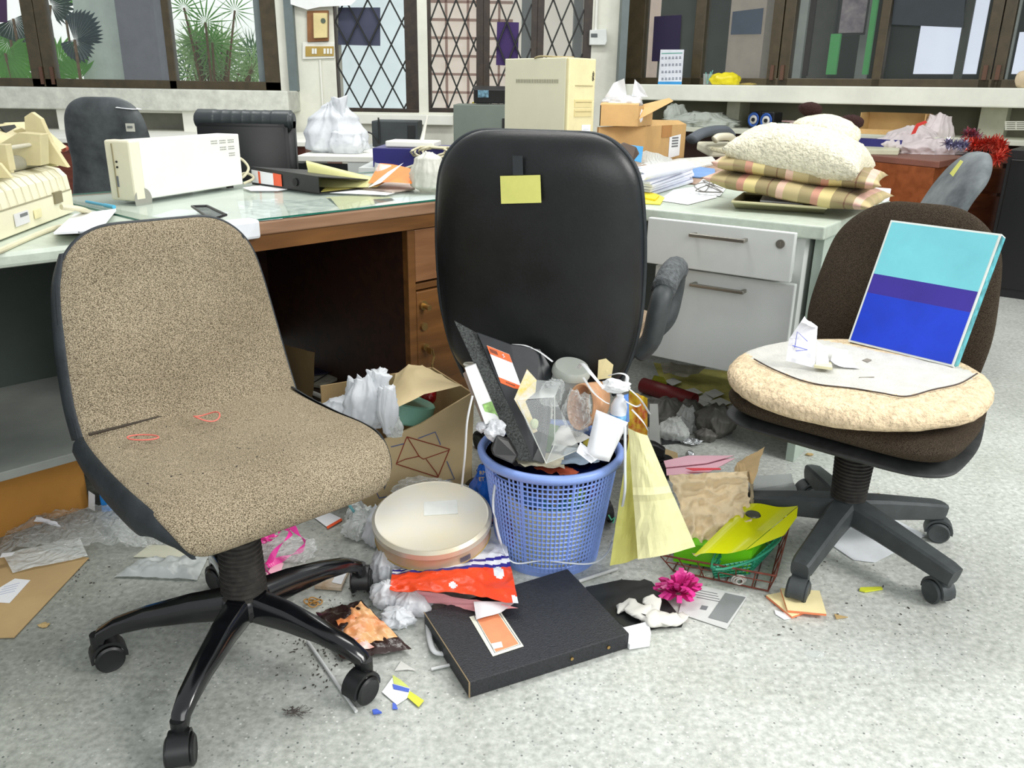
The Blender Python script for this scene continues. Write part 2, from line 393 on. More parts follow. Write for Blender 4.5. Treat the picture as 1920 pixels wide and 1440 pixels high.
# the passage beyond the right windows
CW = mat('dim passage wall', (66, 72, 64), .9, var=(2, .12))
bm = BM(); wb(bm, -1.2, 6, 0, 3.0, 2.6, 2.7); wb(bm, -1.2, 6, 3.0, 3.08, .3, 2.7); wb(bm, 5.8, 6, 0, 3, .3, 2.7); struct('wall_passage', bm, CW, **RL)
def rback(name, pxa, pxb, pya, pyb, d, m, lab=None, cat=None, th=.04):
    q = (RP.x-RDy*d*1.0, RP.y+RDx*d)
    def f(px, py): p = atp(px, py, q, RA); return ((p.x-RP.x)*RDx+(p.y-RP.y)*RDy, p.z)
    x0 = f(pxa, 100)[0]; x1 = f(pxb, 100)[0]; z1 = f((pxa+pxb)/2, pya)[1] if pya is not None else 2.9; z0 = f((pxa+pxb)/2, pyb)[1] if pyb is not None else 0.02
    bm = BM(); wb(bm, x0, x1, z0, z1, d-th, d)
    if lab: o = obj(name, bm, m, **RL); return tag(o, lab, cat)
    return struct(name, bm, m, **RL)
BEI = mat('passage beige column', (232, 214, 198), .8, emis=.3); LGC = mat('passage grey column', (150, 158, 152), .8, emis=.08)  # columns glow a little: passage light put into the material
rback('column_1', 1192, 1234, None, None, .6, BEI, th=.3)
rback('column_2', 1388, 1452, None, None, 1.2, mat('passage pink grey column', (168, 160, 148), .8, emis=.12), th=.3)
rback('column_3', 1478, 1508, None, None, 1.0, LGC); rback('column_4', 1520, 1560, None, None, 2.0, mat('passage mid grey', (112, 116, 108), .8)); rback('column_5', 1610, 1632, None, None, 1.6, LGC)
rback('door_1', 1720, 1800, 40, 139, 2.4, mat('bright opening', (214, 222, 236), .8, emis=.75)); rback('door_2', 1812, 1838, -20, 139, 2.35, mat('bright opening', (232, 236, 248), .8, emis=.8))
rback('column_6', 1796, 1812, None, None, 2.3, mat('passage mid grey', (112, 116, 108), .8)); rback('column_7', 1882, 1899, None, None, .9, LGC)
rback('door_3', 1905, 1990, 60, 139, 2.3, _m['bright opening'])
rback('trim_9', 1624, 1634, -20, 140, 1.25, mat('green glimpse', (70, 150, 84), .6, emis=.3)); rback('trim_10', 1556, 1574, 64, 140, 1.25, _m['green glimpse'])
rback('trim_11', 1505, 1520, -10, 142, 1.5, mat('brown trunk', (62, 50, 44), .9))
o = rback('framed_picture', 1568, 1614, -20, 62, 1.3, mat('picture print', (112, 104, 118), .4, var=(9, .5), rgb2=(180, 168, 172)), 'framed picture in dark frame hanging beyond the right windows', 'picture', th=.02)
fo = rback('picture_frame', 1565, 1617, -24, 66, 1.31, BLKF, 'thin dark frame around the picture beyond the right windows', 'frame', th=.012)
# beyond the diamond windows : pale lattice screen building
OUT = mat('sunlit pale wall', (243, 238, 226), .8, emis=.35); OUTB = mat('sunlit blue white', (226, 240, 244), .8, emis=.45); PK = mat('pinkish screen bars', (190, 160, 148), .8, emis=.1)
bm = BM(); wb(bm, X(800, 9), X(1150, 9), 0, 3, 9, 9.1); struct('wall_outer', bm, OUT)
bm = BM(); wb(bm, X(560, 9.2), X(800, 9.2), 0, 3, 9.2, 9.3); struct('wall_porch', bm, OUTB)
bm = BM()
for k in range(7): z = Zz(208-k*34, 900, 8.9); wb(bm, X(804, 8.9), X(960, 8.9), z-.012, z+.012, 8.88, 8.92)
for px in (838, 878, 935): wb(bm, X(px, 8.9)-.012, X(px, 8.9)+.012, .5, 3, 8.88, 8.92)
struct('lattice_screen', bm, PK)
bm = BM(); wb(bm, X(976, 8.5), X(1000, 8.5), 0, 3, 8.5, 8.7); wb(bm, X(1072, 8.5), X(1088, 8.5), 0, 3, 8.5, 8.7); struct('column_8', bm, mat('grey blue post', (158, 166, 170), .7))
# beyond the left window : column and garden
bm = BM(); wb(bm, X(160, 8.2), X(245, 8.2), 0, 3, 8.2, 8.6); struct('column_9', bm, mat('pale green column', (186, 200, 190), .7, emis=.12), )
bm = BM(); wb(bm, X(236, 8.0), X(306, 8.0), 0, 3, 8.0, 8.3); struct('column_10', bm, mat('violet grey column', (126, 128, 138), .7))
bm = BM(); wb(bm, -6.6, X(560, 11), 0, 3.4, 11, 11.1); struct('garden_backdrop', bm, mat('sunlit garden haze', (246, 250, 246), .9, emis=.55))  # glowing backdrop, outdoor brightness put into its colour
bm = BM(); wb(bm, -6.6, X(540, 9), 0, .02, 7.2, 11); struct('ground_garden', bm, mat('garden ground', (150, 160, 120), .9))
GR1 = mat('leaf bright green', (112, 182, 74), .5, transl=.5, var=(3, .2)); GR2 = mat('leaf dark green', (28, 62, 50), .45, var=(3, .2)); GR3 = mat('leaf pale', (176, 206, 150), .5, transl=.5, var=(2, .15))
GR4 = mat('leaf blue grey', (44, 66, 72), .45, var=(4, .2)); BRK = mat('palm stem', (120, 92, 62), .9, var=(20, .2))
def fan(bm, c, r, tilt, spread=150, nb=16, yaw=0, narrow=.9, split=.55):
    """palmate leaf: pleated blades around a hub"""
    c = Vector(c); Rm = Matrix.Rotation(R_(tilt), 3, 'Y') @ Matrix.Rotation(R_(yaw), 3, 'Z')
    for k in range(nb):
        a = R_(-spread/2 + spread*k/(nb-1)); da = R_(spread/(nb-1))*.5*narrow
        rr = r*(1-.25*abs(k/(nb-1)-.5)*2)
        def P(ang, q, off=0): return c + Rm @ Vector((math.sin(ang)*q, off, math.cos(ang)*q))
        v0 = bm.verts.new(P(a, .01)); v1 = bm.verts.new(P(a-da, rr*split)); v2 = bm.verts.new(P(a+da, rr*split)); v3 = bm.verts.new(P(a, rr, .03)); vm = bm.verts.new(P(a, rr*split, r*.05))
        bm.faces.new((v0, v1, vm)); bm.faces.new((v0, vm, v2)); bm.faces.new((v1, v3, vm)); bm.faces.new((vm, v3, v2))
def palm(label, leaves, m, stem=None, group=None):
    t = thing('potted_palm' if False else 'fan_palm', label, 'palm', leaves[0][0:1] and (leaves[0][0][0], leaves[0][0][1], 0))
    base = Vector(t.location)
    for (c, r, tilt, spr, nb, nar, spl) in leaves:
        bm = BM(); fan(bm, Vector(c)-base, r, tilt, spr, nb, 0, nar, spl); obj('leaf', bm, m, t)
        bm = BM(); tube(bm, spline([Vector(c)-base, (Vector(c)-base)*.6+Vector((0, 0, .1)), (0, 0, 0)], 4), .012, 5); obj('stem', bm, BRK, t)
def g(px, py, Y=8.6): p = aty(px, py, Y); return (p.x, p.y, p.z)
palm('dark blue green fan palm leaf in front of the pale column', [(g(140, 78, 7.7), .31, 40, 100, 15, 1.0, .85), (g(140, 74, 7.72), .20, 165, 170, 15, 1.0, .85)], GR4)
palm('broad bright green fan palm at the far left window pane', [(g(20, 75, 7.9), .28, 200, 170, 16, 1, .8), (g(10, 100, 7.8), .3, 140, 170, 16, 1, .8), (g(40, 120, 7.9), .3, 220, 160, 14, 1, .8)], GR1)
palm('dark green fan palm at the top left window corner', [(g(25, 35, 8.0), .3, 160, 170, 16, 1, .8), (g(95, 10, 8.3), .25, 80, 160, 14, 1, .7)], GR2)
palm('green palm between the mullion and the pale column', [(g(120, 10, 8.7), .3, 10, 140, 12, 1, .7), (g(150, 150, 8.1), .3, -40, 160, 12, 1, .7), (g(112, 120, 8.4), .3, 60, 160, 12, 1, .7)], GR1)
random.seed(4)
palm('spiky bright green lady palm in the right hand pane', [(g(385, 42, 9), .36, 0, 320, 18, .5, .3), (g(345, 15, 9.3), .3, 20, 300, 16, .5, .3), (g(398, 80, 9.1), .34, 160, 320, 18, .5, .3), (g(440, 20, 9.5), .3, 30, 300, 16, .4, .3)], GR1)
palm('pale washed out lady palm low in the right hand pane', [(g(360+random.random()*125, 75+random.random()*70, 9.3+random.random()*.8), .22+random.random()*.14, random.random()*360, 320, 15, .55, .35) for _ in range(30)], GR3)
palm('tangle of mid green palm leaves low by the frame', [(g(345+random.random()*140, 90+random.random()*60, 10.65+random.random()*.25), .2+random.random()*.14, random.random()*360, 320, 14, .5, .35) for _ in range(12)], mat('leaf mid green', (104, 140, 100), .5, transl=.4, var=(3, .2)))
# things fixed to the walls
PUR = mat('violet paper', (58, 34, 96), .7, var=(2, .1)); SLT = mat('slate paper', (66, 70, 92), .7, var=(3, .1))
def wallcard(name, label, cat, P, Y, m, th=.002, **k):
    bm = BM(); pts = [aty(x, y, Y) for x, y in P]; card(bm, pts, th, n=(0, -1, 0)); return one(name, bm, m, label, cat, **k)
s_ = wallcard('paper_sign', 'grey violet paper notice taped in the first diamond window', 'notice', [(634, 14), (713, 14), (713, 86), (634, 84)], YL+.045, SLT)
wallcard('paper_sign', 'deep violet paper hung in the middle diamond window', 'notice', [(932, 41), (973, 42), (971, 124), (930, 122)], YL+.045, PUR)
def rcard(name, label, cat, P, m, d=-.01):
    bm = BM(); q = (RP.x-RDy*d, RP.y+RDx*d); card(bm, [atp(x, y, q, RA) for x, y in P], .002, n=(RDy, -RDx, 0)); return one(name, bm, m, label, cat)
rcard('paper_sign', 'tall dark violet paper on the right window beside the calendar', 'notice', [(1227, 31), (1278, 28), (1273, 115), (1222, 115)], mat('dark violet paper', (38, 28, 62), .7), .03)
rcard('paper_sign', 'wide slate blue paper on the right window above the yellow bag', 'notice', [(1374, 22), (1432, 15), (1427, 64), (1370, 65)], mat('slate blue paper', (66, 76, 88), .6), .03)
rcard('paper_sign', 'long dark paper across the top of the rightmost sliding window', 'notice', [(1680, -30), (1812, -30), (1806, 52), (1672, 46)], mat('dark slate paper', (44, 52, 58), .6), .03)
rcard('paper_sign', 'violet paper corner at the upper left window edge', 'notice', [(-200, 0), (-199, 0), (-199, 1), (-200, 1)], PUR) if False else None
wallcard('paper_sign', 'violet paper at the left edge of the left window', 'notice', [(-30, -30), (12, -30), (14, 42), (-30, 42)], YL+.01, mat('dusky violet paper', (70, 48, 80), .7))
wallcard('paper_sheet', 'creased white paper sheet hanging over the intercom', 'paper', [(543, -30), (700, -30), (658, 10), (600, 13), (576, 18), (545, 8)], YL-.06, mat('white paper', (240, 242, 240), .6, var=(6, .03)))
t = thing('intercom', 'cream intercom box on a brown wooden backboard above the switches', 'intercom', aty(597, 78, YL-.01))
def rel(t, P): return [Vector(p)-Vector(t.location) for p in P]
bm = BM(); card(bm, rel(t, [aty(*q, YL-.002) for q in ((577, 21), (617, 20), (617, 77), (578, 79))]), .03, n=(0, -1, 0)); obj('backboard', bm, mat('orange brown board', (140, 94, 54), .5, var=(15, .1)), t, bevel=.002)
bm = BM(); card(bm, rel(t, [aty(*q, YL-.03) for q in ((589, 25), (615, 25), (615, 71), (590, 72))]), .035, n=(0, -1, 0)); obj('cover', bm, mat('aged cream plastic', (226, 208, 150), .5), t, bevel=.004)
bm = BM(); p = rel(t, [aty(606, 39, YL-.066)])[0]; cyl(bm, p, p+Vector((0, -.004, 0)), .018); obj('emblem', bm, mat('grey green print', (90, 100, 84), .6), t)
t = thing('switch_plate', 'brass light switch plate with white rockers on a cream mounting board', 'switch', aty(598, 110, YL-.01))
bm = BM(); card(bm, rel(t, [aty(*q, YL-.002) for q in ((568, 79), (628, 79), (628, 109), (568, 111))]), .015, n=(0, -1, 0)); obj('mounting_board', bm, WHITEP, t, bevel=.002)
bm = BM(); card(bm, rel(t, [aty(*q, YL-.018) for q in ((573, 87), (626, 87), (626, 105), (573, 106))]), .006, n=(0, -1, 0)); obj('plate', bm, mat('brass plate', (190, 160, 84), .35, metal=.3), t, bevel=.001)
for px in (587, 592, 609, 615, 621):
    bm = BM(); card(bm, rel(t, [aty(*q, YL-.025) for q in ((px-2, 91), (px+2, 91), (px+2, 101), (px-2, 101))]), .006, n=(0, -1, 0)); obj('rocker', bm, WHITEP, t)
bm = BM(); a = aty(600, 112, YL-.01); b = aty(603, 200, YL-.01); tube(bm, [a, (a.x, a.y, b.z)], .008); one('wall_cable', bm, WHITEP, 'thin white cable running down the pier below the switch plate', 'cable')
t = thing('thermostat', 'white wall controller box below a conduit beside the grille windows', 'controller', aty(1120, 86, YL-.01))
bm = BM(); card(bm, rel(t, [aty(*q, YL-.002) for q in ((1105, 57), (1136, 55), (1137, 78), (1134, 85), (1104, 85))]), .05, n=(0, -1, 0)); obj('case', bm, mat('controller grey', (222, 226, 222), .5), t, bevel=.004)
bm = BM(); card(bm, rel(t, [aty(*q, YL-.053) for q in ((1108, 63), (1120, 63), (1120, 70), (1108, 70))]), .002, n=(0, -1, 0)); obj('display', bm, mat('display dark', (70, 80, 80), .3), t)
bm = BM(); a = aty(1117, 56, YL-.02); tube(bm, [a, (a.x, a.y, 2.5)], .012); one('conduit', bm, WHITEP, 'white conduit pipe rising from the wall controller', 'pipe')
# ================================================================ office chairs
def weave(name, c0, c1, scale=420, dark=None):
    m = bpy.data.materials.new(name); m.use_nodes = True; nt = m.node_tree; N = nt.nodes; L = nt.links; b = N['Principled BSDF']
    tc = N.new('ShaderNodeTexCoord'); mp = N.new('ShaderNodeMapping'); mp.inputs['Rotation'].default_value = (0, 0, .5); mp.inputs['Scale'].default_value = (1, 1.8, 1.5); L.new(tc.outputs['Object'], mp.inputs[0])
    n = N.new('ShaderNodeTexNoise'); n.inputs['Scale'].default_value = scale; n.inputs['Detail'].default_value = 2; L.new(mp.outputs[0], n.inputs['Vector'])
    r = N.new('ShaderNodeValToRGB'); r.color_ramp.elements[0].position = .38; r.color_ramp.elements[1].position = .62
    r.color_ramp.elements[0].color = (*lin(c0), 1); r.color_ramp.elements[1].color = (*lin(c1), 1); L.new(n.outputs['Fac'], r.inputs['Fac'])
    n2 = N.new('ShaderNodeTexNoise'); n2.inputs['Scale'].default_value = 5; n2.inputs['Detail'].default_value = 4; L.new(tc.outputs['Object'], n2.inputs['Vector'])
    r2 = N.new('ShaderNodeValToRGB'); r2.color_ramp.elements[0].position = .35; r2.color_ramp.elements[1].position = .65; r2.color_ramp.elements[0].color = (.74, .72, .70, 1); L.new(n2.outputs['Fac'], r2.inputs['Fac'])
    x = N.new('ShaderNodeMix'); x.data_type = 'RGBA'; x.blend_type = 'MULTIPLY'; x.inputs[0].default_value = .7; L.new(r.outputs[0], x.inputs[6]); L.new(r2.outputs[0], x.inputs[7])
    L.new(x.outputs[2], b.inputs['Base Color']); b.inputs['Roughness'].default_value = .95; b.inputs['Specular IOR Level'].default_value = .1
    bp = N.new('ShaderNodeBump'); bp.inputs['Strength'].default_value = .5; bp.inputs['Distance'].default_value = .002; L.new(n.outputs['Fac'], bp.inputs['Height']); L.new(bp.outputs[0], b.inputs['Normal'])
    return m
TWEED = weave('beige tweed', (78, 68, 52), (182, 169, 144), 520)
BROWNF = weave('dark brown fabric', (40, 34, 28), (84, 74, 62), 500)
VINYL = mat('blue black vinyl', (38, 44, 48), .5, var=(14, .25), bump=(200, .1))
BLK = mat('black plastic', (22, 23, 24), .42, var=(30, .2)); BLKG = mat('black gloss enamel', (14, 15, 18), .18, coat=.4, var=(20, .3)); GRPL = mat('charcoal plastic', (60, 65, 66), .55, var=(30, .12))
RUB = mat('black rubber bellows', (44, 41, 37), .7, var=(60, .3)); LEATH = mat('dusty black leather', (17, 20, 21), .40, var=(4, .5), bump=(160, .035)); CHROME = mat('chrome', (200, 200, 200), .2, metal=1)
def arm_mesh(path, ws, hs):
    """tapered rounded bar, path in (r,z)"""
    bm = BM(); rings = []
    for i, (r, z) in enumerate(path):
        a = path[max(0, i-1)]; b = path[min(len(path)-1, i+1)]; t = Vector((b[0]-a[0], 0, b[1]-a[1])).normalized(); n = Vector((-t.z, 0, t.x)); w, h = ws[i], hs[i]
        ring = []
        for k in range(12):
            q = 2*math.pi*k/12; cx = math.copysign(abs(math.cos(q))**.5, math.cos(q)); cz = math.copysign(abs(math.sin(q))**.5, math.sin(q))
            ring.append(bm.verts.new(Vector((r, 0, z))+Vector((0, w/2*cx, 0))+n*(h/2*cz)))
        rings.append(ring)
    for A, B in zip(rings, rings[1:]):
        for k in range(12): bm.faces.new((A[k], A[(k+1) % 12], B[(k+1) % 12], B[k]))
    bm.faces.new(rings[0][::-1]); bm.faces.new(rings[-1]); return bm
def caster(parent, pos, swivel, m, mw, s=1.0):
    """hooded twin-wheel caster standing on z=0 (local)"""
    rot = rz(swivel)
    def T(p): return Vector(pos)+rot @ (Vector(p)*s)
    bm = BM(); cyl(bm, T((0, 0, .05)), T((0, 0, .078)), .013*s, n=16)
    # curved hood
    rings = []
    for k in range(13):
        a = R_(-10+200*k/12); rr = .0325
        c = Vector((.014, 0, .029)); rings.append([bm.verts.new(T(c+Vector((math.cos(a)*q, y, math.sin(a)*q)))) for q, y in ((rr, -.017), (rr, .017), (rr-.006, .017), (rr-.006, -.017))])
    for A, B in zip(rings, rings[1:]):
        for k in range(4): bm.faces.new((A[k], A[(k+1) % 4], B[(k+1) % 4], B[k]))
    bm.faces.new(rings[0]); bm.faces.new(rings[-1][::-1])
    h = obj('caster', bm, m, parent, smooth='auto')
    for sg in (-1, 1):
        bm = BM(); c = Vector((.014, sg*.0165, .0265))
        prof = [(.004, .0), (.022, .0005), (.0255, .004), (.0265, .008), (.0265, .0095), (.0225, .0125), (.02, .0115), (.004, .0115)]
        rings = [[bm.verts.new(T(c+Vector((r*math.cos(2*math.pi*k/28), sg*(y-.006), r*math.sin(2*math.pi*k/28))))) for k in range(28)] for r, y in prof]
        for A, B in zip(rings, rings[1:]):
            for k in range(28): bm.faces.new((A[k], A[(k+1) % 28], B[(k+1) % 28], B[k]))
        bm.faces.new(rings[-1]); bm.faces.new(rings[0][::-1])
        obj('wheel', bm, mw, h, smooth='auto')
def star_base(t, angs, R, path, ws, hs, m, mc, mw, swiv, cz=.0, s=1.0):
    for i, a in enumerate(angs):
        bm = arm_mesh(path, ws, hs); o = obj('base_arm', bm, m, t, smooth='auto'); o.rotation_euler = (0, 0, R_(a))
        caster(t, (R*math.cos(R_(a)), R*math.sin(R_(a)), 0), swiv[i], mc, mw, s)
    bm = BM(); lathe(bm, [(.0, cz-.02), (.04, cz-.02), (.048, cz), (.045, cz+.022), (.034, cz+.034), (0, cz+.034)], 28); obj('hub', bm, m, t, smooth='auto')
def bellows(t, z0, z1, r0, r1, n, tip=(0, 0)):
    bm = BM(); prof = [(0.001, z0)]
    for k in range(n):
        a = k/n; b = (k+.5)/n; r = r0+(r1-r0)*a
        prof += [(r, z0+(z1-z0)*a), (r*1.0, z0+(z1-z0)*(a+.25/n)), (r*.9, z0+(z1-z0)*b), (r*.9, z0+(z1-z0)*(a+.75/n))]
    prof += [(r1, z1), (.001, z1)]
    lathe(bm, prof, 32); obj('gas_column_cover', bm, RUB, t, smooth='auto')
def lerp(path, vals, k):
    return [p.x for p in spline([(v, 0, 0) for v in vals], k)]
def padpart(t, name_f, name_r, mf, mr, path, wid, tf, tr, k=8, pf=3, pr=6, ends=None, nu=30, round_top=0, round_end=0, W=None):
    P = resample(path, k); Wd = lerp(None, wid, k); E = None; n = len(P)
    # arc length
    L = [0]
    for a, b in zip(P, P[1:]): L.append(L[-1]+math.hypot(b[0]-a[0], b[1]-a[1]))
    T = L[-1]; E = [1]*n
    for i in range(n):
        for rr, d in ((round_top, L[i]), (round_end, T-L[i])):
            if rr and d < rr:
                q = (1-(1-max(d, 1e-5)/rr)**2.4)**(1/2.4) if d > 0 else .02
                Wd[i] = Wd[i]-rr*(1-q)*.95; E[i] = min(E[i], max(.12, q)); Wd[i] = max(Wd[i], .004)
    if round_top: E[0] = 0
    if round_end: E[-1] = 0
    bf, br = BM(), BM()
    pad(bf, br, P, Wd, tf, tr, nu, pf, pr, E)
    a = obj(name_f, bf, mf, t, smooth=True); b = obj(name_r, br, mr, t, smooth=True)
    return a, b, P, Wd
def dense(path, wid, ends_extra=True):
    return path, wid
def skirt(parent, path, wid, dep, m, dx=0, dy=0, out=.012):
    P = resample(path, 6); Wd = lerp(None, wid, 6); D = lerp(None, dep, 6); n = len(P)
    for sg in (-1, 1):
        bm = BM(); G = []
        for j in range(n):
            a = P[max(0, j-1)]; b = P[min(n-1, j+1)]; t = Vector((0, b[0]-a[0], b[1]-a[1])).normalized(); nr = Vector((0, -t.z, t.y)); row = []
            for u, o in ((0, -.003), (.04, .003), (.3, out*.8), (.6, out), (.85, out*.4), (1, -.02)): row.append(bm.verts.new(Vector((sg*(Wd[j]+o*min(1, D[j]/.03)), P[j][0], P[j][1]))-nr*(D[j]*u-.004)))
            G.append(row)
        for j in range(n-1):
            for i in range(5): bm.faces.new((G[j][i], G[j][i+1], G[j+1][i+1], G[j+1][i]))
        o = obj('side_panel', bm, m, parent, smooth=True); o.location = (dx, dy, 0)
# ---- chair 1 : beige tweed task chair, near left ---------------------------------
F1 = -46.0; T1 = (-.504, 1.350)
c1 = thing('office_chair', 'beige tweed swivel chair with black edges, two pink rubber bands on its seat', 'chair', (T1[0], T1[1], 0), F1-90)
def loc_ang(cas, T, F): return [math.degrees(math.atan2(y-T[1], x-T[0]))-(F-90) for x, y in cas]
cas1 = [(-.536, 1.063), (-.239, 1.229), (-.318, 1.56), (-.658, 1.597), (-.769, 1.298)]
star_base(c1, loc_ang(cas1, T1, F1), .272, [(.02, .118), (.10, .115), (.18, .105), (.235, .092), (.262, .078), (.272, .055)], [.05, .042, .036, .032, .028, .024], [.06, .05, .036, .028, .026, .024], BLKG, BLK, BLK, [60, 10, -130, 100, 170], .115)
bellows(c1, .14, .355, .043, .036, 22)
bm = BM(); box(bm, (0, 0, .37), (.16, .2, .03)); box(bm, (0, -.16, .39), (.07, .14, .02)); obj('seat_plate', bm, BLK, c1, bevel=.006)
pth = [(-.215, .437), (-.15, .430), (-.05, .428), (.05, .432), (.115, .426), (.155, .405), (.175, .375), (.172, .345)]
wd = [.208, .212, .216, .218, .214, .204, .190, .172]
seat1 = padpart(c1, 'seat', 'seat_shell', TWEED, VINYL, pth, wd, .012, .055, pf=5, pr=10, round_end=.03)[:2]
pth = [(-.300, .815), (-.298, .79), (-.285, .70), (-.265, .60), (-.240, .50), (-.212, .432)]
wd = [.160, .165, .186, .198, .206, .208]
back1 = padpart(c1, 'backrest', 'back_shell', TWEED, VINYL, pth, wd, .018, .05, pf=6, pr=9, round_top=.10, k=14)[:2]
# piping along the back edge and across the crease
def edge_tube(parent, path, wid, k, r, m, name='piping', rt=0, off=0):
    P = resample(path, k); Wd = lerp(None, wid, k)
    pts = []
    L = [0]
    for a, b in zip(P, P[1:]): L.append(L[-1]+math.hypot(b[0]-a[0], b[1]-a[1]))
    for i in range(len(P)):
        w_ = Wd[i]
        if rt and L[i] < rt: q = (1-(1-max(L[i], 1e-5)/rt)**2.4)**(1/2.4); w_ -= rt*(1-q)*.95
        pts.append((w_+off, P[i][0], P[i][1]))
    loop = [Vector((-x, y, z)) for x, y, z in pts[::-1]] + [Vector(p) for p in pts]
    bm = BM(); tube(bm, loop, r, 6); return obj(name, bm, m, parent, smooth=True)
pip1 = edge_tube(c1, pth, wd, 14, .0035, VINYL, rt=.10)
bm = BM(); tube(bm, [(x, -.206+.004*math.sin(x*9), .4455) for x in [(-.196+.392*k/20) for k in range(21)]], .0028, 6); cp1 = obj('crease_piping', bm, mat('dark seam', (60, 52, 42), .9), c1)
skirt(c1, [(-.292, .76), (-.285, .70), (-.265, .60), (-.240, .50), (-.214, .437)], [.172, .188, .203, .212, .213], [.012, .03, .04, .045, .05], VINYL, -.036, -.012, .010)
skirt(c1, [(-.220, .437), (-.15, .428), (-.05, .424), (.05, .426), (.115, .420), (.165, .385), (.172, .345)], [.213, .218, .222, .225, .220, .198, .18], [.05, .062, .072, .075, .066, .035, .01], VINYL, -.036, -.012, .016)
for o in (*seat1, *back1, pip1, cp1): o.location = (-.036, -.012, 0); o.scale = (1.03, 1, .985)
for o in (*back1, pip1): o.scale = (1.06, 1, .985); o.location.x = -.041
cp1.location.z = .006
# rubber bands on the seat
PINKR = mat('pink rubber', (214, 112, 98), .5)
for (px, py, rx_, ry_, zz, lab) in ((388, 781, .024, .018, .450, 'pink rubber band on the crease of the beige chair seat'), (268, 820, .028, .012, .444, 'flatter pink rubber band lying left on the beige chair seat')):
    c = atz(px, py, zz+.004); bm = BM(); tube(bm, [c+Vector((math.cos(a)*rx_, math.sin(a)*ry_, .004*math.sin(2*a) if rx_ < .026 else 0)) for a in [2*math.pi*k/32 for k in range(32)]], .0014, 6, closed=True)
    one('rubber_band', bm, PINKR, lab, 'rubber band')
# ---- chair 3 : dark brown task chair, right ---------------------------------------
F3 = -131.0; T3 = (.806, 1.772)
c3 = thing('office_chair', 'dark brown fabric swivel chair carrying a round fleece cushion', 'chair', (T3[0], T3[1], 0), F3-90)
cas3 = [(.635, 1.611), (.942, 1.578), (1.075, 1.848), (.801, 2.05)]
an = loc_ang(cas3, T3, F3); a0 = sum([an[i]-72*i - (360 if an[i]-72*i-an[0] > 180 else 0) + (360 if an[i]-72*i-an[0] < -180 else 0) for i in range(4)])/4
star_base(c3, [a0+72*i for i in range(5)], .262, [(.02, .118), (.10, .108), (.20, .092), (.262, .082), (.280, .078)], [.062, .054, .048, .046, .040], [.062, .056, .050, .046, .042], GRPL, GRPL, GRPL, [100, -30, -160, 60, 120], .115)
bellows(c3, .14, .285, .040, .046, 16)
bm = BM(); cyl(bm, (0, 0, .285), (0, 0, .40), .026); obj('gas_column', bm, BLK, c3, smooth='auto')
bm = BM(); box(bm, (0, -.02, .385), (.18, .22, .03)); obj('seat_plate', bm, BLK, c3, bevel=.006)
WBV = mat('worn black vinyl', (44, 46, 46), .6, var=(20, .3))
pth = [(-.24, .415), (-.15, .410), (0, .405), (.12, .405), (.20, .400), (.24, .390)]
wd = [.20, .22, .245, .250, .240, .215]
bf, br_, P_, W_ = padpart(c3, 'seat', 'seat_underside', BROWNF, BROWNF, pth, wd, .018, .040, pf=5, pr=8, round_end=.07, round_top=.03, k=12)
pth = [(-.24, .366), (-.15, .361), (0, .356), (.12, .356), (.20, .351), (.235, .346)]
padpart(c3, 'seat_pan', 'seat_pan_underside', WBV, WBV, pth, [w_+.002 for w_ in wd], .008, .018, pf=8, pr=5, round_end=.07, k=12)
pth = [(-.320, .806), (-.315, .785), (-.294, .70), (-.268, .60), (-.248, .51), (-.235, .40)]
wd = [.160, .165, .195, .212, .218, .205]
for o in padpart(c3, 'backrest', 'back_shell', BROWNF, _m['worn black vinyl'], pth, wd, .022, .035, pf=6, pr=3, round_top=.13, k=14)[:2]: o.location = (.034, 0, 0)
# ---- black executive chair seen from behind -----------------------------------------
F2 = 72.0; T2 = (.150, 2.175)
c2 = thing('executive_chair', 'high backed black leather chair seen from behind with yellow note on it', 'chair', (T2[0], T2[1], 0), F2-90)
star_base(c2, [18+72*i for i in range(5)], .28, [(.02, .118), (.10, .112), (.2, .10), (.26, .088), (.285, .075)], [.06, .05, .04, .036, .03], [.06, .05, .04, .034, .03], BLK, BLK, BLK, [10, 80, 150, 220, 300], .115)
bellows(c2, .14, .34, .034, .034, 12)
pth = [(-.25, .42), (-.15, .43), (0, .435), (.15, .435), (.23, .42), (.26, .39)]; wd = [.19, .21, .22, .225, .22, .20]
padpart(c2, 'seat', 'seat_shell', weave('striped taupe fabric', (120, 100, 80), (176, 158, 136), 300), BLK, pth, wd, .04, .045, round_end=.08)
pth = [(-.335, .965), (-.338, .94), (-.33, .84), (-.315, .70), (-.30, .56), (-.295, .46), (-.29, .385), (-.285, .37)]
wd = [.205, .21, .234, .246, .243, .224, .195, .19]
padpart(c2, 'backrest', 'back_shell', LEATH, LEATH, pth, wd, .05, .055, pf=3, pr=3.2, round_top=.11, round_end=.08, k=14)
edge_tube(c2, pth, wd, 14, .006, VINYL, rt=.11)
for sg in (-1, 1):
    p = [(sg*.225, -.19, .45), (sg*.256, -.20, .49), (sg*.268, -.205, .56), (sg*.274, -.19, .60), (sg*.276, -.12, .62), (sg*.276, -.02, .62), (sg*.276, .03, .60), (sg*.272, .04, .55), (sg*.262, .02, .49), (sg*.23, .0, .45)]
    bm = BM(); tube(bm, spline(p, 6), [.025]*len(spline(p, 6)), 12); a = obj('armrest', bm, GRPL, c2, smooth=True)
    p = [(sg*.275, -.19, .612), (sg*.278, -.12, .631), (sg*.278, -.02, .631), (sg*.278, .02, .618)]
    bm = BM(); tube(bm, spline(p, 5), .03, 12); obj('arm_pad', bm, mat('worn grey arm pad', (88, 92, 94), .95, var=(90, .3), bump=(150, .6)), a, smooth=True)
def on_back(px, py, dy=0):   # on the rear face plane of the black chair
    return px, py
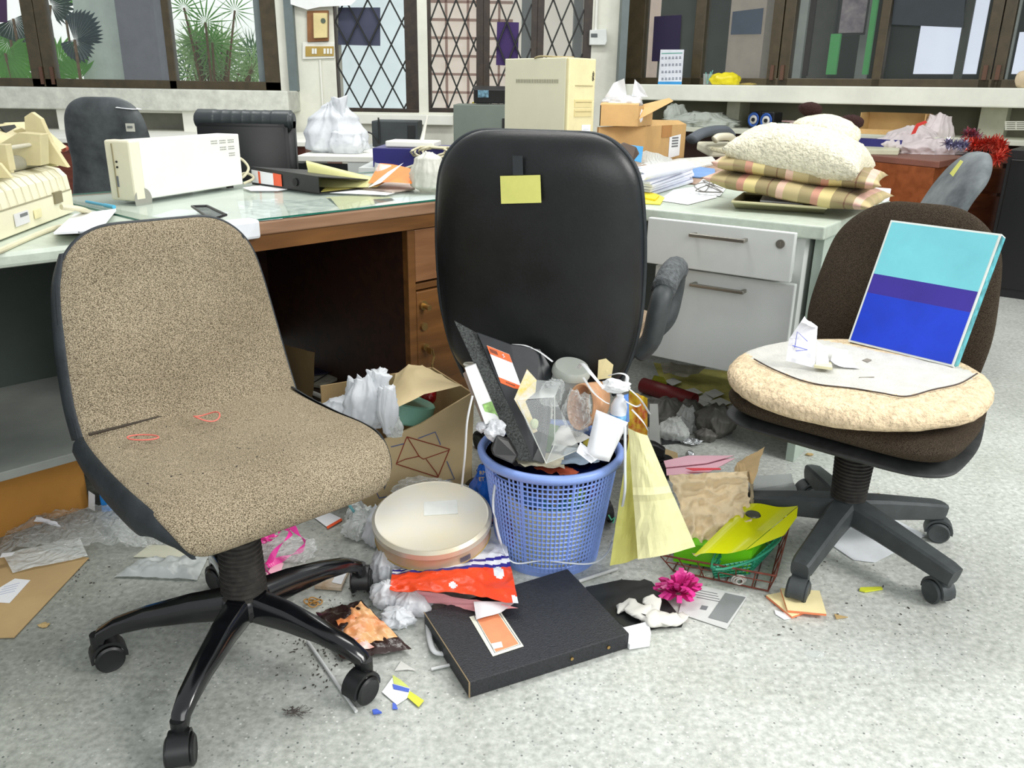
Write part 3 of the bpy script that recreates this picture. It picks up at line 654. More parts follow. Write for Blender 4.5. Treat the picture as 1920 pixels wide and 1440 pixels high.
# ================================================================ desks and cabinets
def wood(name, c0, c1, rough=.4, scale=3, stretch=(1, 9, 9)):
    m = bpy.data.materials.new(name); m.use_nodes = True; nt = m.node_tree; N = nt.nodes; L = nt.links; b = N['Principled BSDF']
    tc = N.new('ShaderNodeTexCoord'); mp = N.new('ShaderNodeMapping'); mp.inputs['Scale'].default_value = stretch; L.new(tc.outputs['Object'], mp.inputs[0])
    n = N.new('ShaderNodeTexNoise'); n.inputs['Scale'].default_value = scale; n.inputs['Detail'].default_value = 8; n.inputs['Distortion'].default_value = .6; L.new(mp.outputs[0], n.inputs['Vector'])
    r = N.new('ShaderNodeValToRGB'); r.color_ramp.elements[0].position = .3; r.color_ramp.elements[1].position = .7
    r.color_ramp.elements[0].color = (*lin(c0), 1); r.color_ramp.elements[1].color = (*lin(c1), 1); L.new(n.outputs['Fac'], r.inputs['Fac']); L.new(r.outputs[0], b.inputs['Base Color'])
    b.inputs['Roughness'].default_value = rough; _m[name] = m; return m
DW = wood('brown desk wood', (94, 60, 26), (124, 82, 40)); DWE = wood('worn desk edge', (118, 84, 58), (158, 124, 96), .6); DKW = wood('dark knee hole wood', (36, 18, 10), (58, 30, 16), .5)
DRW = wood('drawer wood', (118, 78, 46), (150, 106, 70), .45)
BRASS = mat('old brass', (178, 146, 92), .35, metal=.9); STEEL = mat('brushed steel', (160, 156, 146), .35, metal=.9)
PAPER = mat('white printing paper', (238, 240, 242), .6, var=(5, .03)); GREYPL = mat('grey laminate', (206, 210, 206), .45, var=(3, .03)); GREENL = mat('pale green laminate', (190, 200, 186), .4, var=(30, .06), bump=(50, .1))
A_W = atz(474, 416, .72); B_W = atz(818, 377, .72); AW = math.degrees(math.atan2(B_W.y-A_W.y, B_W.x-A_W.x))
t = thing('wooden_desk', 'brown wooden office desk under green edged glass, knee hole open', 'desk', (A_W.x, A_W.y, 0), AW)
def lw(v):
    dx, dy = v.x-A_W.x, v.y-A_W.y; c, s = math.cos(R_(AW)), math.sin(R_(AW)); return Vector((dx*c+dy*s, -dx*s+dy*c, v.z))
bm = BM(); box(bm, (.43, .435, .70), (1.28, .87, .034)); obj('desktop', bm, DWE, t, bevel=.004)
bm = BM(); box(bm, (.43, .02, .662), (1.24, .024, .042)); obj('apron', bm, DW, t)
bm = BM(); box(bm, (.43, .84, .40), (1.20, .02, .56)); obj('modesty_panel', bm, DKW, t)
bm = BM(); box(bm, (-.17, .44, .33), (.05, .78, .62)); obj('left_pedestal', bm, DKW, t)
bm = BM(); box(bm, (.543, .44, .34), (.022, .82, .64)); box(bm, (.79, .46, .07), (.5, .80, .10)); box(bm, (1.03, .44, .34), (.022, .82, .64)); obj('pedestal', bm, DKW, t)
bm = BM(); box(bm, (.545, .028, .345), (.03, .026, .62)); box(bm, (.79, .03, .455), (.48, .02, .02)); obj('pedestal_frame', bm, DW, t, bevel=.002)
bm = BM(); box(bm, (.79, .026, .555), (.46, .022, .165)); d = obj('drawer', bm, DRW, t, bevel=.003)
bm = BM(); box(bm, (.79, .024, .24), (.46, .022, .40)); d = obj('cupboard_door', bm, DW, t, bevel=.003)
for z, nm in ((.455-.06, 'knob'), (.455-.13, 'lock')):
    bm = BM(); cyl(bm, (.585, .014, z), (.585, .004, z), .013 if nm == 'lock' else .015); 
    if nm == 'knob': cyl(bm, (.585, .01, z), (.585, -.02, z-.004), .007, .009)
    obj(nm, bm, BRASS, d, smooth='auto')
bm = BM(); cyl(bm, (.588, .014, .255), (.588, .002, .255), .012); box(bm, (.592, -.006, .245), (.003, .02, .02)); tube(bm, [(.60, -.012, .25), (.604, -.016, .225), (.596, -.014, .20), (.60, -.01, .19)], .004, 6); obj('key', bm, BRASS, d)
# sheet of glass with papers under it
GL = mat('desk glass', (196, 216, 208), .03, spec=.6, alpha=.25, coat=.4); GLE = mat('glass green edge', (40, 110, 92), .15)
g_ = thing('glass_top', 'clear glass sheet covering the brown wooden desk', 'glass', tuple(t.location[:2])+(0,), AW)
bm = BM(); box(bm, (.425, .42, .7225), (1.26, .83, .005)); o = obj('glass_sheet', bm, [GL, GLE], g_)
for p in o.data.polygons:
    if abs(p.normal.z) < .5: p.material_index = 1
FELT = mat('pale green blotter', (216, 219, 208), .6, var=(4, .08))  # paled to put the white glass reflections into its colour
bm = BM(); patch(bm, [(-.19, .015, .7182), (1.04, .015, .7182), (1.04, .82, .7182), (-.19, .82, .7182)], 1, 1); b_ = one('desk_blotter', bm, FELT, 'grey green blotter spread under the desk glass', 'blotter', loc=t.location, rot=(0, 0, R_(AW)))
def onW(P, name, label, m, z=.7188, cat='paper'):
    bm = BM(); card(bm, [atz(x, y, z) for x, y in P], .0004); return one(name, bm, m, label, cat)
onW([(270, 410), (330, 392), (430, 398), (400, 418), (300, 424)], 'paper_sheet', 'white paper under the glass beside the small dark tray', PAPER)
onW([(445, 378), (520, 372), (530, 410), (455, 418)], 'paper_sheet', 'white sheet with sketched lines under the glass near the desk edge', mat('sketched paper', (232, 238, 234), .6, var=(30, .2)))
onW([(530, 376), (620, 372), (640, 396), (545, 408)], 'photo_print', 'grey green photo print under the desk glass', mat('photo print', (150, 160, 150), .5, var=(18, .6, 2), rgb2=(226, 228, 220)), cat='photo')
onW([(610, 370), (720, 362), (740, 376), (640, 394)], 'paper_sheet', 'pale yellow sheet under the glass in front of the binders', mat('pale yellow paper', (226, 222, 168), .6))
onW([(700, 374), (815, 366), (816, 374), (705, 388)], 'paper_sheet', 'white sheet under the glass beside the black chair', PAPER)
# ---- white desk with drawers -----------------------------------------------------------
C_W = atz(1240, 393, .72); D_W = atz(1545, 424, .72); AC = math.degrees(math.atan2(D_W.y-C_W.y, D_W.x-C_W.x))
t = thing('office_desk', 'pale grey green desk with side panel legs right of the black chair', 'desk', (C_W.x, C_W.y, 0), AC)
WD = t
bm = BM(); box(bm, (-.015, .37, .70), (.99, .74, .036)); obj('desktop', bm, GREENL, t, bevel=.004)
bm = BM(); box(bm, (.452, .40, .34), (.026, .66, .68)); obj('side_panel', bm, mat('panel grey green', (176, 190, 178), .5, var=(8, .06)), t, bevel=.002)
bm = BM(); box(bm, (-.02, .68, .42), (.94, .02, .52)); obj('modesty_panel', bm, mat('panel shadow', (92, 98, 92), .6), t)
t = thing('drawer_unit', 'white two drawer unit hung below the pale desk', 'drawers', (C_W.x, C_W.y, 0), AC)
bm = BM(); box(bm, (.215, .30, .47), (.42, .54, .42)); obj('carcass', bm, GREYPL, t)
DR = mat('drawer front grey', (208, 212, 208), .42, var=(3, .04))
for i, (z0, z1, y, xl) in enumerate(((.565, .700, -.035, -.025), (.268, .555, .0, .0))):
    bm = BM(); box(bm, (.212+xl/2, y, (z0+z1)/2), (.425-xl*.5, .02, z1-z0)); box(bm, (.212, y+.15, (z0+z1)/2-.01), (.38, .28, (z1-z0)*.7)); d = obj('drawer', bm, DR, t, bevel=.003)
    zc = .668 if i == 0 else .518
    bm = BM(); box(bm, (.21, y-.038, zc), (.165, .010, .010)); box(bm, (.135, y-.024, zc), (.010, .030, .010)); box(bm, (.285, y-.024, zc), (.010, .030, .010)); obj('handle', bm, STEEL, d, bevel=.002)
    if i == 0:
        bm = BM(); cyl(bm, (.382, y-.01, zc), (.382, y-.016, zc), .012, n=24); box(bm, (.382, y-.017, zc), (.002, .003, .012)); obj('lock', bm, STEEL, d, smooth='auto')
# ---- green desk at the left, with printer ------------------------------------------------
E0 = atz(0, 508, .685); AG = 46.0
t = thing('office_desk', 'mottled pale green desk at the left edge carrying the old printer', 'desk', (E0.x, E0.y, 0), AG)
bm = BM(); P = [(-.55, 0), (.12, 0), (.34, .03), (.50, .12), (.46, .30), (.42, .80), (-.55, .80)]
card(bm, [(x, y, .688) for x, y in P], .032, n=(0, 0, 1)); obj('desktop', bm, GREENL, t, bevel=.008)
bm = BM(); box(bm, (-.06, .72, .36), (.98, .02, .62)); obj('back_panel', bm, mat('dark green grey panel', (56, 66, 60), .5), t)
bm = BM(); box(bm, (-.06, .40, .205), (.98, .62, .022)); obj('shelf', bm, mat('grey shelf', (150, 154, 148), .5, var=(5, .1)), t, bevel=.002)
bm = BM(); box(bm, (.42, .42, .34), (.022, .60, .68)); box(bm, (-.54, .42, .34), (.022, .60, .68)); obj('side_panel', bm, mat('dark green grey panel2', (70, 80, 74), .5), t)
# ---- the darker desks behind -------------------------------------------------------------
t = thing('side_table', 'brown topped table behind the white desk under the cartons', 'table', (C_W.x, C_W.y, 0), AC)
bm = BM(); box(bm, (-.80, 1.36, .70), (1.7, 1.16, .036)); obj('tabletop', bm, mat('dusty pink brown top', (176, 148, 128), .6, var=(6, .12)), t)
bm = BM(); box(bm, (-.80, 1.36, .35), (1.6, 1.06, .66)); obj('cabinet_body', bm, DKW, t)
t = thing('side_table', 'grey table behind the brown wooden desk carrying the navy box', 'table', (aty(770, 310, 3.75).x, 4.0, 0), 0)
bm = BM(); box(bm, (.05, 0, .70), (.55, .56, .036)); obj('tabletop', bm, GREYPL, t)
bm = BM(); box(bm, (.05, .02, .35), (.5, .5, .66)); obj('table_body', bm, mat('dark grey body', (50, 52, 52), .6), t)
# far brown desk
P = [(1392, 300), (1612, 289), (1762, 303), (1800, 296), (1905, 268), (1760, 250), (1440, 262)]
V = [atz(x, y, .72) for x, y in P]
qc = (RP.x-RDy*-.47, RP.y+RDx*-.47)
def onc(px_): v = atp(px_, 262, qc, RA); return Vector((v.x, v.y, .72))
V = V[:4]+[onc(1903), onc(1440)]; RB = wood('red brown veneer', (124, 66, 34), (152, 86, 48), .4, 2)
b0 = Vector((V[2].x, V[2].y, 0)); t = thing('executive_desk', 'red brown desk with clipped corner at the right under the tinsel', 'desk', b0)
bm = BM(); card(bm, [Vector((v.x, v.y, .685))-b0 for v in V], .035, n=(0, 0, 1)); obj('desktop', bm, mat('brown desk rim', (128, 84, 70), .5, var=(5, .1)), t, bevel=.004)
cen = sum(V, Vector((0, 0, 0)))/len(V)
def ins(v, k): q = cen+(v-cen)*k; return Vector((q.x, q.y, 0))-b0
bm = BM(); card(bm, [ins(v, .95) for v in V], .684, n=(0, 0, 1)); obj('carcass', bm, RB, t)
a, b = ins(V[3], .95), ins(V[4], .95)
for z0, z1, nm in ((.52, .66, 'drawer'), (.06, .50, 'cupboard_door')):
    d = (b-a).normalized(); n = Vector((d.y, -d.x, 0)); q0 = a+d*.05; q1 = a+d*.5
    bm = BM(); card(bm, [q0+Vector((0, 0, z0)), q1+Vector((0, 0, z0)), q1+Vector((0, 0, z1)), q0+Vector((0, 0, z1))], .015, n=n); pt = obj(nm, bm, wood('dark veneer', (70, 36, 20), (96, 52, 30), .4) if 'dark veneer' not in _m else _m['dark veneer'], t, bevel=.002)
    bm = BM(); p = q0+d*.06+Vector((0, 0, z1-.08)); cyl(bm, p+n*.014, p+n*.03, .012); obj('knob', bm, BRASS, pt)
# white low table with black front
lx0 = aty(556, 290, 4.45).x; lx1 = aty(706, 290, 4.45).x; lw_ = lx1-lx0
t = thing('low_table', 'white topped table with black panel beneath the knotted white bag', 'table', (lx0, 4.45, 0), 0)
bm = BM(); box(bm, (lw_/2, .30, .695), (lw_, .60, .03)); obj('tabletop', bm, WHITEP, t, bevel=.004)
bm = BM(); box(bm, (lw_*.32, .02, .34), (lw_*.62, .02, .66)); obj('front_panel', bm, BLK, t)
bm = BM(); box(bm, (lw_*.81, .03, .34), (lw_*.36, .05, .68)); obj('leg_panel', bm, GREYPL, t)
bm = BM(); box(bm, (.015, .3, .34), (.03, .56, .68)); obj('leg_panel', bm, GREYPL, t)
ux0 = aty(690, 290, 5.2).x
t = thing('low_stand', 'low grey stand beneath the dark grey power unit', 'stand', (ux0, 5.15, 0), 0)
bm = BM(); box(bm, (.2, .17, .695), (.46, .34, .03)); obj('top', bm, GREYPL, t); bm = BM(); box(bm, (.2, .17, .34), (.42, .30, .68)); obj('body', bm, mat('stand body grey', (150, 150, 146), .6), t)
# white counter along the left wall with brown cupboards
t = thing('wall_counter', 'long white counter with red brown cupboards below the left window', 'counter', (-3.0, 5.5, 0), 0)
bm = BM(); box(bm, (.1, .62, .70), (3.1, 1.24, .03)); obj('countertop', bm, WHITEP, t, bevel=.004)
bm = BM(); box(bm, (.1, .66, .345), (3.06, 1.16, .67)); obj('cupboard_body', bm, wood('red brown cupboard', (96, 42, 26), (128, 62, 40), .45), t)
for k in range(5):
    bm = BM(); box(bm, (-1.1+k*.6, .07, .36), (.56, .02, .58)); dd = obj('cupboard_door', bm, _m['red brown cupboard'], t, bevel=.004)
    bm = BM(); cyl(bm, (-.86+k*.6, .06, .5), (-.86+k*.6, .03, .5), .012); obj('knob', bm, BRASS, dd)
# counter along the right wall
t = thing('wall_counter', 'pale counter under the right window ledge holding speakers and boxes', 'counter', (RP.x, RP.y, 0), RA)
bm = BM(); box(bm, (2.4, -.14, .80), (4.4, .58, .03)); obj('countertop', bm, mat('pale counter', (206, 208, 190), .5, var=(4, .06)), t, bevel=.003)
bm = BM(); box(bm, (2.4, -.02, .39), (4.3, .34, .78)); obj('counter_body', bm, wood('dark brown body', (48, 28, 22), (70, 42, 32), .5), t)
# gray steel cabinet in front of the grille windows
p0 = aty(850, 196, 5.6); p1 = aty(942, 196, 5.6)
t = thing('steel_cabinet', 'grey green steel cabinet standing below the diamond windows', 'cabinet', (p0.x, 5.6, 0))
wc = p1.x-p0.x+.25
bm = BM(); box(bm, (wc/2, .25, p0.z/2), (wc, .5, p0.z)); obj('body', bm, mat('grey green steel', (112, 122, 112), .5, var=(3, .06)), t, bevel=.003)
bm = BM(); box(bm, (wc-.13, -.004, p0.z/2-.03), (.24, .01, p0.z-.1)); obj('open_side', bm, BLK, t)
# black cabinet at the right edge
p = aty(1893, 280, 4.6)
t = thing('dark_cabinet', 'black cabinet cut off by the right edge behind the red tinsel', 'cabinet', (p.x, 4.6, 0), -38)
bm = BM(); box(bm, (.4, .2, p.z/2), (.8, .4, p.z)); obj('body', bm, BLK, t, bevel=.004)
bm = BM(); box(bm, (.2, -.006, p.z/2), (.36, .012, p.z-.1)); obj('door', bm, mat('black door', (16, 17, 18), .35), t, bevel=.003)
# ---- background chairs ---------------------------------------------------------------------
def back_chair(label, loc, F, pth, wd, m, rt, base=True, name='office_chair', t_=.04, sm=.45):
    t = thing(name, label, 'chair', (loc[0], loc[1], 0), F-90)
    star_base(t, [20+72*i for i in range(5)], .28, [(.02, .118), (.10, .112), (.2, .10), (.26, .088), (.285, .075)], [.06, .05, .04, .036, .03], [.06, .05, .04, .034, .03], BLK, BLK, BLK, [10, 80, 150, 220, 300], .115)
    bellows(t, .14, .38, .034, .034, 6)
    ps = [(-.24, .44), (0, .45), (.2, .44), (.25, .41)]; padpart(t, 'seat', 'seat_shell', m, BLK, ps, [.22, .24, .24, .2], .03, .045, round_end=.08)
    padpart(t, 'backrest', 'back_shell', m, m, pth, wd, .04, t_, pf=3, pr=3.2, round_top=rt, k=12); return t
GRL = mat('dusty charcoal leather', (34, 38, 40), .5, var=(5, .5), rgb2=(92, 98, 100))
p = aty(226, 378, 3.45)
tc_ = back_chair('dusty dark chair with square tag behind the white computer case', (p.x, 3.70), 90, [(-.30, 1.0), (-.30, .97), (-.28, .86), (-.26, .74), (-.25, .62), (-.25, .50), (-.25, .46)], [.13, .145, .165, .168, .19, .205, .205], GRL, .10)
a = aty(243, 233, 3.335)-Vector(tc_.location); bm = BM(); box(bm, (a.x, a.y+.002, a.z-.012), (.033, .004, .03)); ptg = obj('tag', bm, mat('grey tag', (200, 200, 186), .6), tc_, label='small square printed tag')
bm = BM(); box(bm, (a.x, a.y-.001, a.z-.010), (.02, .002, .008)); obj('tag_print', bm, mat('tag print', (110, 114, 112), .6), ptg)
a = aty(240, 204, 3.4); bm = BM(); card(bm, [(a.x-.03, 3.36, a.z+.004), (a.x+.03, 3.37, a.z-.002), (a.x+.045, 3.42, a.z-.002), (a.x-.02, 3.42, a.z+.01)], .002, n=(0, 0, 1)); one('paper_sheet', bm, PAPER, 'folded white paper lying on top of the dusty dark chair', 'paper')
p = aty(468, 330, 3.9)
t = thing('executive_chair', 'square black leather chair with ribbed head roll behind the wooden desk', 'chair', (p.x, 4.0, 0), 180)
star_base(t, [20+72*i for i in range(5)], .28, [(.02, .118), (.10, .112), (.2, .10), (.26, .088), (.285, .075)], [.06, .05, .04, .036, .03], [.06, .05, .04, .034, .03], BLK, BLK, BLK, [10, 80, 150, 220, 300], .115)
bellows(t, .14, .38, .034, .034, 6)
hw = .218; zt_ = aty(468, 204, 3.85).z
bm = BM(); box(bm, (0, .08, .68), (hw*2, .11, .50)); bmesh.ops.bevel(bm, geom=bm.edges[:], offset=.03, segments=3, affect='EDGES'); obj('backrest', bm, LEATH, t, smooth=True)
bm = BM(); box(bm, (0, .145, .66), (hw*1.86, .03, .46)); bmesh.ops.bevel(bm, geom=bm.edges[:], offset=.014, segments=3, affect='EDGES'); obj('back_cushion', bm, mat('matt black leather', (18, 19, 20), .6, var=(5, .2)), t, smooth=True)
bm = BM(); n = 120; G = []
for i in range(n+1):
    x = -hw+2*hw*i/n; k = 1-.05*abs(math.sin(x*70))**.5*(1 if abs(x) < .13 else 0); ring = []
    for j in range(14):
        a = 2*math.pi*j/14; ring.append(bm.verts.new((x, .088+.062*k*math.cos(a)*(1 if 2 < i < n-2 else .75), zt_-.050+.046*k*math.sin(a)*(1 if 2 < i < n-2 else .75))))
    G.append(ring)
for A_, B_ in zip(G, G[1:]):
    for j in range(14): bm.faces.new((A_[j], A_[(j+1) % 14], B_[(j+1) % 14], B_[j]))
bm.faces.new(G[0]); bm.faces.new(G[-1]); obj('head_roll', bm, mat('grey sheen leather', (52, 58, 60), .38), t, smooth=True)
bm = BM(); box(bm, (0, -.14, .46), (.46, .44, .09)); bmesh.ops.bevel(bm, geom=bm.edges[:], offset=.03, segments=3, affect='EDGES'); obj('seat', bm, LEATH, t, smooth=True)
p = aty(1745, 390, 3.1)
tg = back_chair('dusty grey tilted chair with yellow note in front of the far desk', (1.32, 3.22), 172, [(-.40, .86), (-.395, .84), (-.36, .77), (-.32, .70), (-.28, .60), (-.25, .50), (-.25, .46)], [.13, .14, .18, .19, .20, .205, .205], mat('dusty grey fabric', (70, 76, 80), .8, var=(5, .3), rgb2=(128, 134, 136)), .12)
# ================================================================ things on the desks
def wpart(t, name, bm, m, parent=None, **k):
    bmesh.ops.translate(bm, vec=-Vector(t.location), verts=bm.verts[:]); return obj(name, bm, m, parent or t, **k)
def px(P, z): return [atz(x, y, z) for x, y in P]
def pxy(P): return [aty(*q) for q in P]
WBAG = mat('white plastic bag', (244, 247, 250), .32, spec=.5, transl=.38, var=(8, .03), bump=(40, .25)); BEIGE = mat('aged beige plastic', (228, 223, 198), .5, var=(5, .05)); BEIGE2 = mat('yellowed beige plastic', (206, 195, 150), .5, var=(6, .08))
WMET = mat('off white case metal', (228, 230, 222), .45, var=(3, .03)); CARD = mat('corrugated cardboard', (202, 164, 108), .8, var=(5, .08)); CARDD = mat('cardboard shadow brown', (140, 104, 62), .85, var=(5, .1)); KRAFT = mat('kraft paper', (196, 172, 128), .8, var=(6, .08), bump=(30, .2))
YEL = mat('pale yellow plastic', (232, 230, 160), .4, transl=.2, var=(5, .05)); ORG = mat('orange card', (244, 128, 24), .45); NAVY = mat('navy card', (36, 34, 110), .5, var=(5, .1)); DARK = mat('dark slot', (30, 30, 28), .7); CABLE = mat('cream cable', (206, 200, 170), .5); BARC = mat('print grey', (110, 114, 116), .7)
FOG = clear_mat('frosted film', (226, 230, 226), .55, .3, (24, .7)); CLEAR = clear_mat('clear film', (230, 234, 232), .14, .08, (34, .9)); CLEARH = clear_mat('clear hard plastic', (225, 232, 230), .10, .06, (5, 0))
# computer case lying across the desk
c1_ = atz(255, 378, .732); c2_ = atz(452, 347, .732); an = math.degrees(math.atan2(c2_.y-c1_.y, c2_.x-c1_.x))
t = thing('computer_case', 'off white desktop computer case standing on its side on the glass', 'computer', (c1_.x, c1_.y, .7255), an)
bm = BM(); box(bm, (.27, .044, .090), (.455, .086, .164)); obj('casing', bm, WMET, t, bevel=.003)
bm = BM(); box(bm, (.022, .044, .090), (.042, .090, .168)); f = obj('front_bezel', bm, BEIGE, t, bevel=.006)
bm = BM(); box(bm, (.0, .060, .090), (.004, .003, .15)); obj('seam', bm, mat('seam olive', (150, 142, 112), .6), f)
for z in (.10, .115):
    bm = BM(); cyl(bm, (.002, .05, z), (-.002, .05, z), .003, n=10); obj('button', bm, DARK, f)
bm = BM(); box(bm, (-.0, .055, .06), (.002, .006, .03)); obj('nameplate', bm, BARC, f)
bm = BM(); cyl(bm, (.03, -.0008, .008), (.03, .0, .008), .034, n=24); obj('grip_recess', bm, mat('grey recess', (150, 150, 140), .5), t)
bm = BM()
for gx in range(3):
    for gy in range(3):
        if gx < gy: continue
        for i in range(5):
            for j in range(2): box(bm, (.355+gx*.042+i*.0065, .0005, .155-gy*.021-j*.007), (.003, .0012, .003))
obj('vent_holes', bm, mat('vent grey', (120, 120, 112), .7), t)
for x_, y_ in ((.05, .02), (.45, .02), (.05, .07), (.45, .07)):
    bm = BM(); cyl(bm, (x_, y_, 0), (x_, y_, .009), .012, n=12); obj('foot', bm, DARK, t)
e = Vector(t.location) + rz(an) @ Vector((.50, .06, .06))
bm = BM(); tube(bm, spline([e, e+Vector((.03, .03, .03)), e+Vector((.065, .02, .0)), e+Vector((.05, .0, -.03)), e+Vector((.02, .01, -.035)), e+Vector((.05, .03, -.02)), e+Vector((.08, .02, -.035)), e+Vector((.05, .0, -.052))], 6), .0045, 8); one('power_cable', bm, CABLE, 'looped cream cable behind the white computer case', 'cable')
# dot matrix printer
p1 = atz(0, 455, .72); t = thing('dot_matrix_printer', 'beige dot matrix printer with its lid open on the green desk', 'printer', (p1.x+.0, p1.y, .72), 97.9)
LP = .45
bm = BM(); prof = [(0, .004), (-.002, .062), (.0, .064), (.004, .10), (.02, .118), (.05, .125), (.33, .125), (.35, .10), (.35, .004)]
a = [bm.verts.new((-.25, y, z)) for y, z in prof]; b = [bm.verts.new((LP, y, z)) for y, z in prof]
for i in range(len(prof)): j = (i+1) % len(prof); bm.faces.new((a[i], a[j], b[j], b[i]))
bm.faces.new(a); bm.faces.new(b[::-1]); body = obj('body', bm, mat('printer beige', (228, 224, 196), .5, var=(4, .04)), t, bevel=.006)
for k in range(16): x = -.22+k*.042; bm = BM(); tube(bm, [(x, -.003, .066), (x, .0025, .10), (x, .019, .1185), (x, .05, .1256)], .0008, 4); obj('rib_line', bm, mat('rib shadow', (196, 190, 160), .7), body)
bm = BM(); box(bm, (.10, .0, .064), (.68, .006, .003)); obj('seam_line', bm, mat('rib shadow2', (150, 146, 120), .7), body)
bm = BM(); box(bm, (.12, -.0035, .035), (.075, .002, .028)); lb = obj('sticker', bm, mat('sticker', (214, 214, 216), .5), body)
bm = BM(); box(bm, (.13, -.005, .042), (.04, .001, .007)); obj('barcode', bm, BARC, lb)
bm = BM(); box(bm, (.21, -.0035, .033), (.04, .002, .02)); obj('sticker', bm, mat('sticker yellow', (224, 216, 170), .5), body)
bm = BM(); box(bm, (.345, -.001, .055), (.05, .01, .028)); obj('port', bm, mat('port brown', (120, 112, 84), .5), body)
bm = BM(); box(bm, (.10, .13, .127), (.66, .10, .004)); obj('paper_slot', bm, DARK, body)
bm = BM(); cyl(bm, (-.24, .135, .148), (.36, .135, .148), .022, n=24); obj('platen', bm, mat('dusty rubber grey', (150, 148, 130), .6), t, smooth='auto')
bm = BM(); cyl(bm, (-.24, .10, .20), (.28, .10, .20), .006, n=12); obj('guide_rod', bm, mat('pale rod', (190, 186, 166), .4), t, smooth='auto')
def plate(t, name, P, th, m, axis='x', at=0, parent=None):
    bm = BM()
    if axis == 'x': card(bm, [(at, y, z) for y, z in P], th, n=(1, 0, 0))
    else: card(bm, [(x, at, z) for x, z in P], th, n=(0, 1, 0))
    return obj(name, bm, m, parent or t, bevel=.002)
plate(t, 'tractor_frame', [(.08, .14), (.19, .14), (.17, .20), (.12, .235), (.07, .23)], .05, BEIGE2, at=.20)
plate(t, 'end_plate', [(.05, .125), (.10, .14), (.14, .20), (.135, .275), (.115, .29), (.095, .27), (.08, .20)], .02, BEIGE2, at=.285)
plate(t, 'end_plate', [(.10, .13), (.19, .13), (.22, .22), (.17, .24), (.12, .20)], .012, BEIGE2, at=.35)
plate(t, 'end_plate', [(.06, .13), (.15, .13), (.15, .18), (.08, .17)], .012, BEIGE2, at=-.02)
bm = BM(); card(bm, [(.12, .24, .245), (.42, .22, .245), (.42, .13, .20), (.40, .10, .165), (.34, .12, .16), (.20, .2, .18)], .006, n=(0, .5, .8)); obj('raised_lid', bm, BEIGE2, t)
bm = BM(); card(bm, [(.42, .245, .25), (.52, .20, .25), (.48, .12, .17), (.40, .13, .155), (.42, .19, .19)], .006, n=(0, -1, .3)); fl = obj('side_flap', bm, BEIGE2, t, bevel=.002)
bm = BM(); card(bm, [(.30, .205, .245), (.41, .215, .245), (.385, .17, .165), (.32, .16, .155)], .004, n=(0, -1, .3)); obj('dark_mechanism', bm, DARK, t)
bm = BM(); tube(bm, spline([(.33, .13, .26), (.325, .12, .24), (.335, .12, .22), (.325, .125, .19), (.335, .12, .165), (.33, .12, .15)], 5), .009, 8); obj('grey_lever', bm, mat('slate lever', (96, 98, 112), .4), t, smooth=True)
bm = BM(); cyl(bm, (.38, .15, .155), (.49, .13, .165), .006); cyl(bm, (.485, .13, .165), (.50, .128, .166), .011); obj('red_rod', bm, mat('dull red plastic', (150, 72, 54), .5), t, smooth='auto')
bm = BM(); box(bm, (.372, .12, .14), (.012, .03, .04)); obj('bracket', bm, BEIGE2, t, bevel=.002)
bm = BM(); box(bm, (.02, .12, .15), (.10, .06, .03)); box(bm, (.03, .10, .18), (.03, .05, .07)); obj('carriage', bm, BEIGE2, t, bevel=.002)
for o in bpy.data.objects:
    if o.parent == t and o.name.split('.')[0] not in ('body',): o.location = (.10, -.075, .022); o.scale = (1, 1, .82)
# cables at the printer, pad, pens
bm = BM(); tube(bm, spline([atz(115, 388, .775), atz(150, 392, .765), atz(172, 402, .735), atz(195, 404, .73)], 6), .011, 8, flat=.6); one('printer_cable', bm, CABLE, 'thick cream ribbon cable plugged into the printer side', 'cable')
bm = BM(); tube(bm, spline([atz(-20, 480, .726), atz(40, 452, .726), atz(95, 430, .726), atz(120, 424, .726)], 6), .006, 8); one('power_cable', bm, CABLE, 'cream cable lying in front of the printer on green desk', 'cable')
for k in range(4):
    dz = .724+k*.0065; P = [(101+k*.6, 438), (135, 400-k*1), (207, 392-k*1), (220, 396-k*.7), (192, 428-k), (152, 441-k)]
    bm = BM(); card(bm, px([(101, 440), (140, 405), (218, 395), (185, 436)], dz), .005); one('paper_pad', bm, PAPER, ['lowest white pad of the stack beside the printer', 'second white pad from the bottom beside the printer', 'third white pad from the bottom beside the printer', 'topmost white pad of the stack beside the printer'][k], 'notepad', group='white pads stacked beside the printer')
bm = BM(); a, b = atz(162, 378, .7302), atz(214, 388, .7302); cyl(bm, a, a+(b-a)*.7, .004, n=10); cyl(bm, a+(b-a)*.68, b, .0055, n=10); one('pen', bm, mat('sky blue plastic', (84, 178, 214), .3), 'sky blue pen lying on the desk glass behind the pad', 'pen', smooth='auto')
bm = BM(); a, b = atz(148, 436, .752), atz(196, 428, .752); cyl(bm, a, b, .003, n=8); one('pen', bm, mat('grey clear plastic', (170, 176, 180), .2), 'thin clear pen resting on the white pads', 'pen')
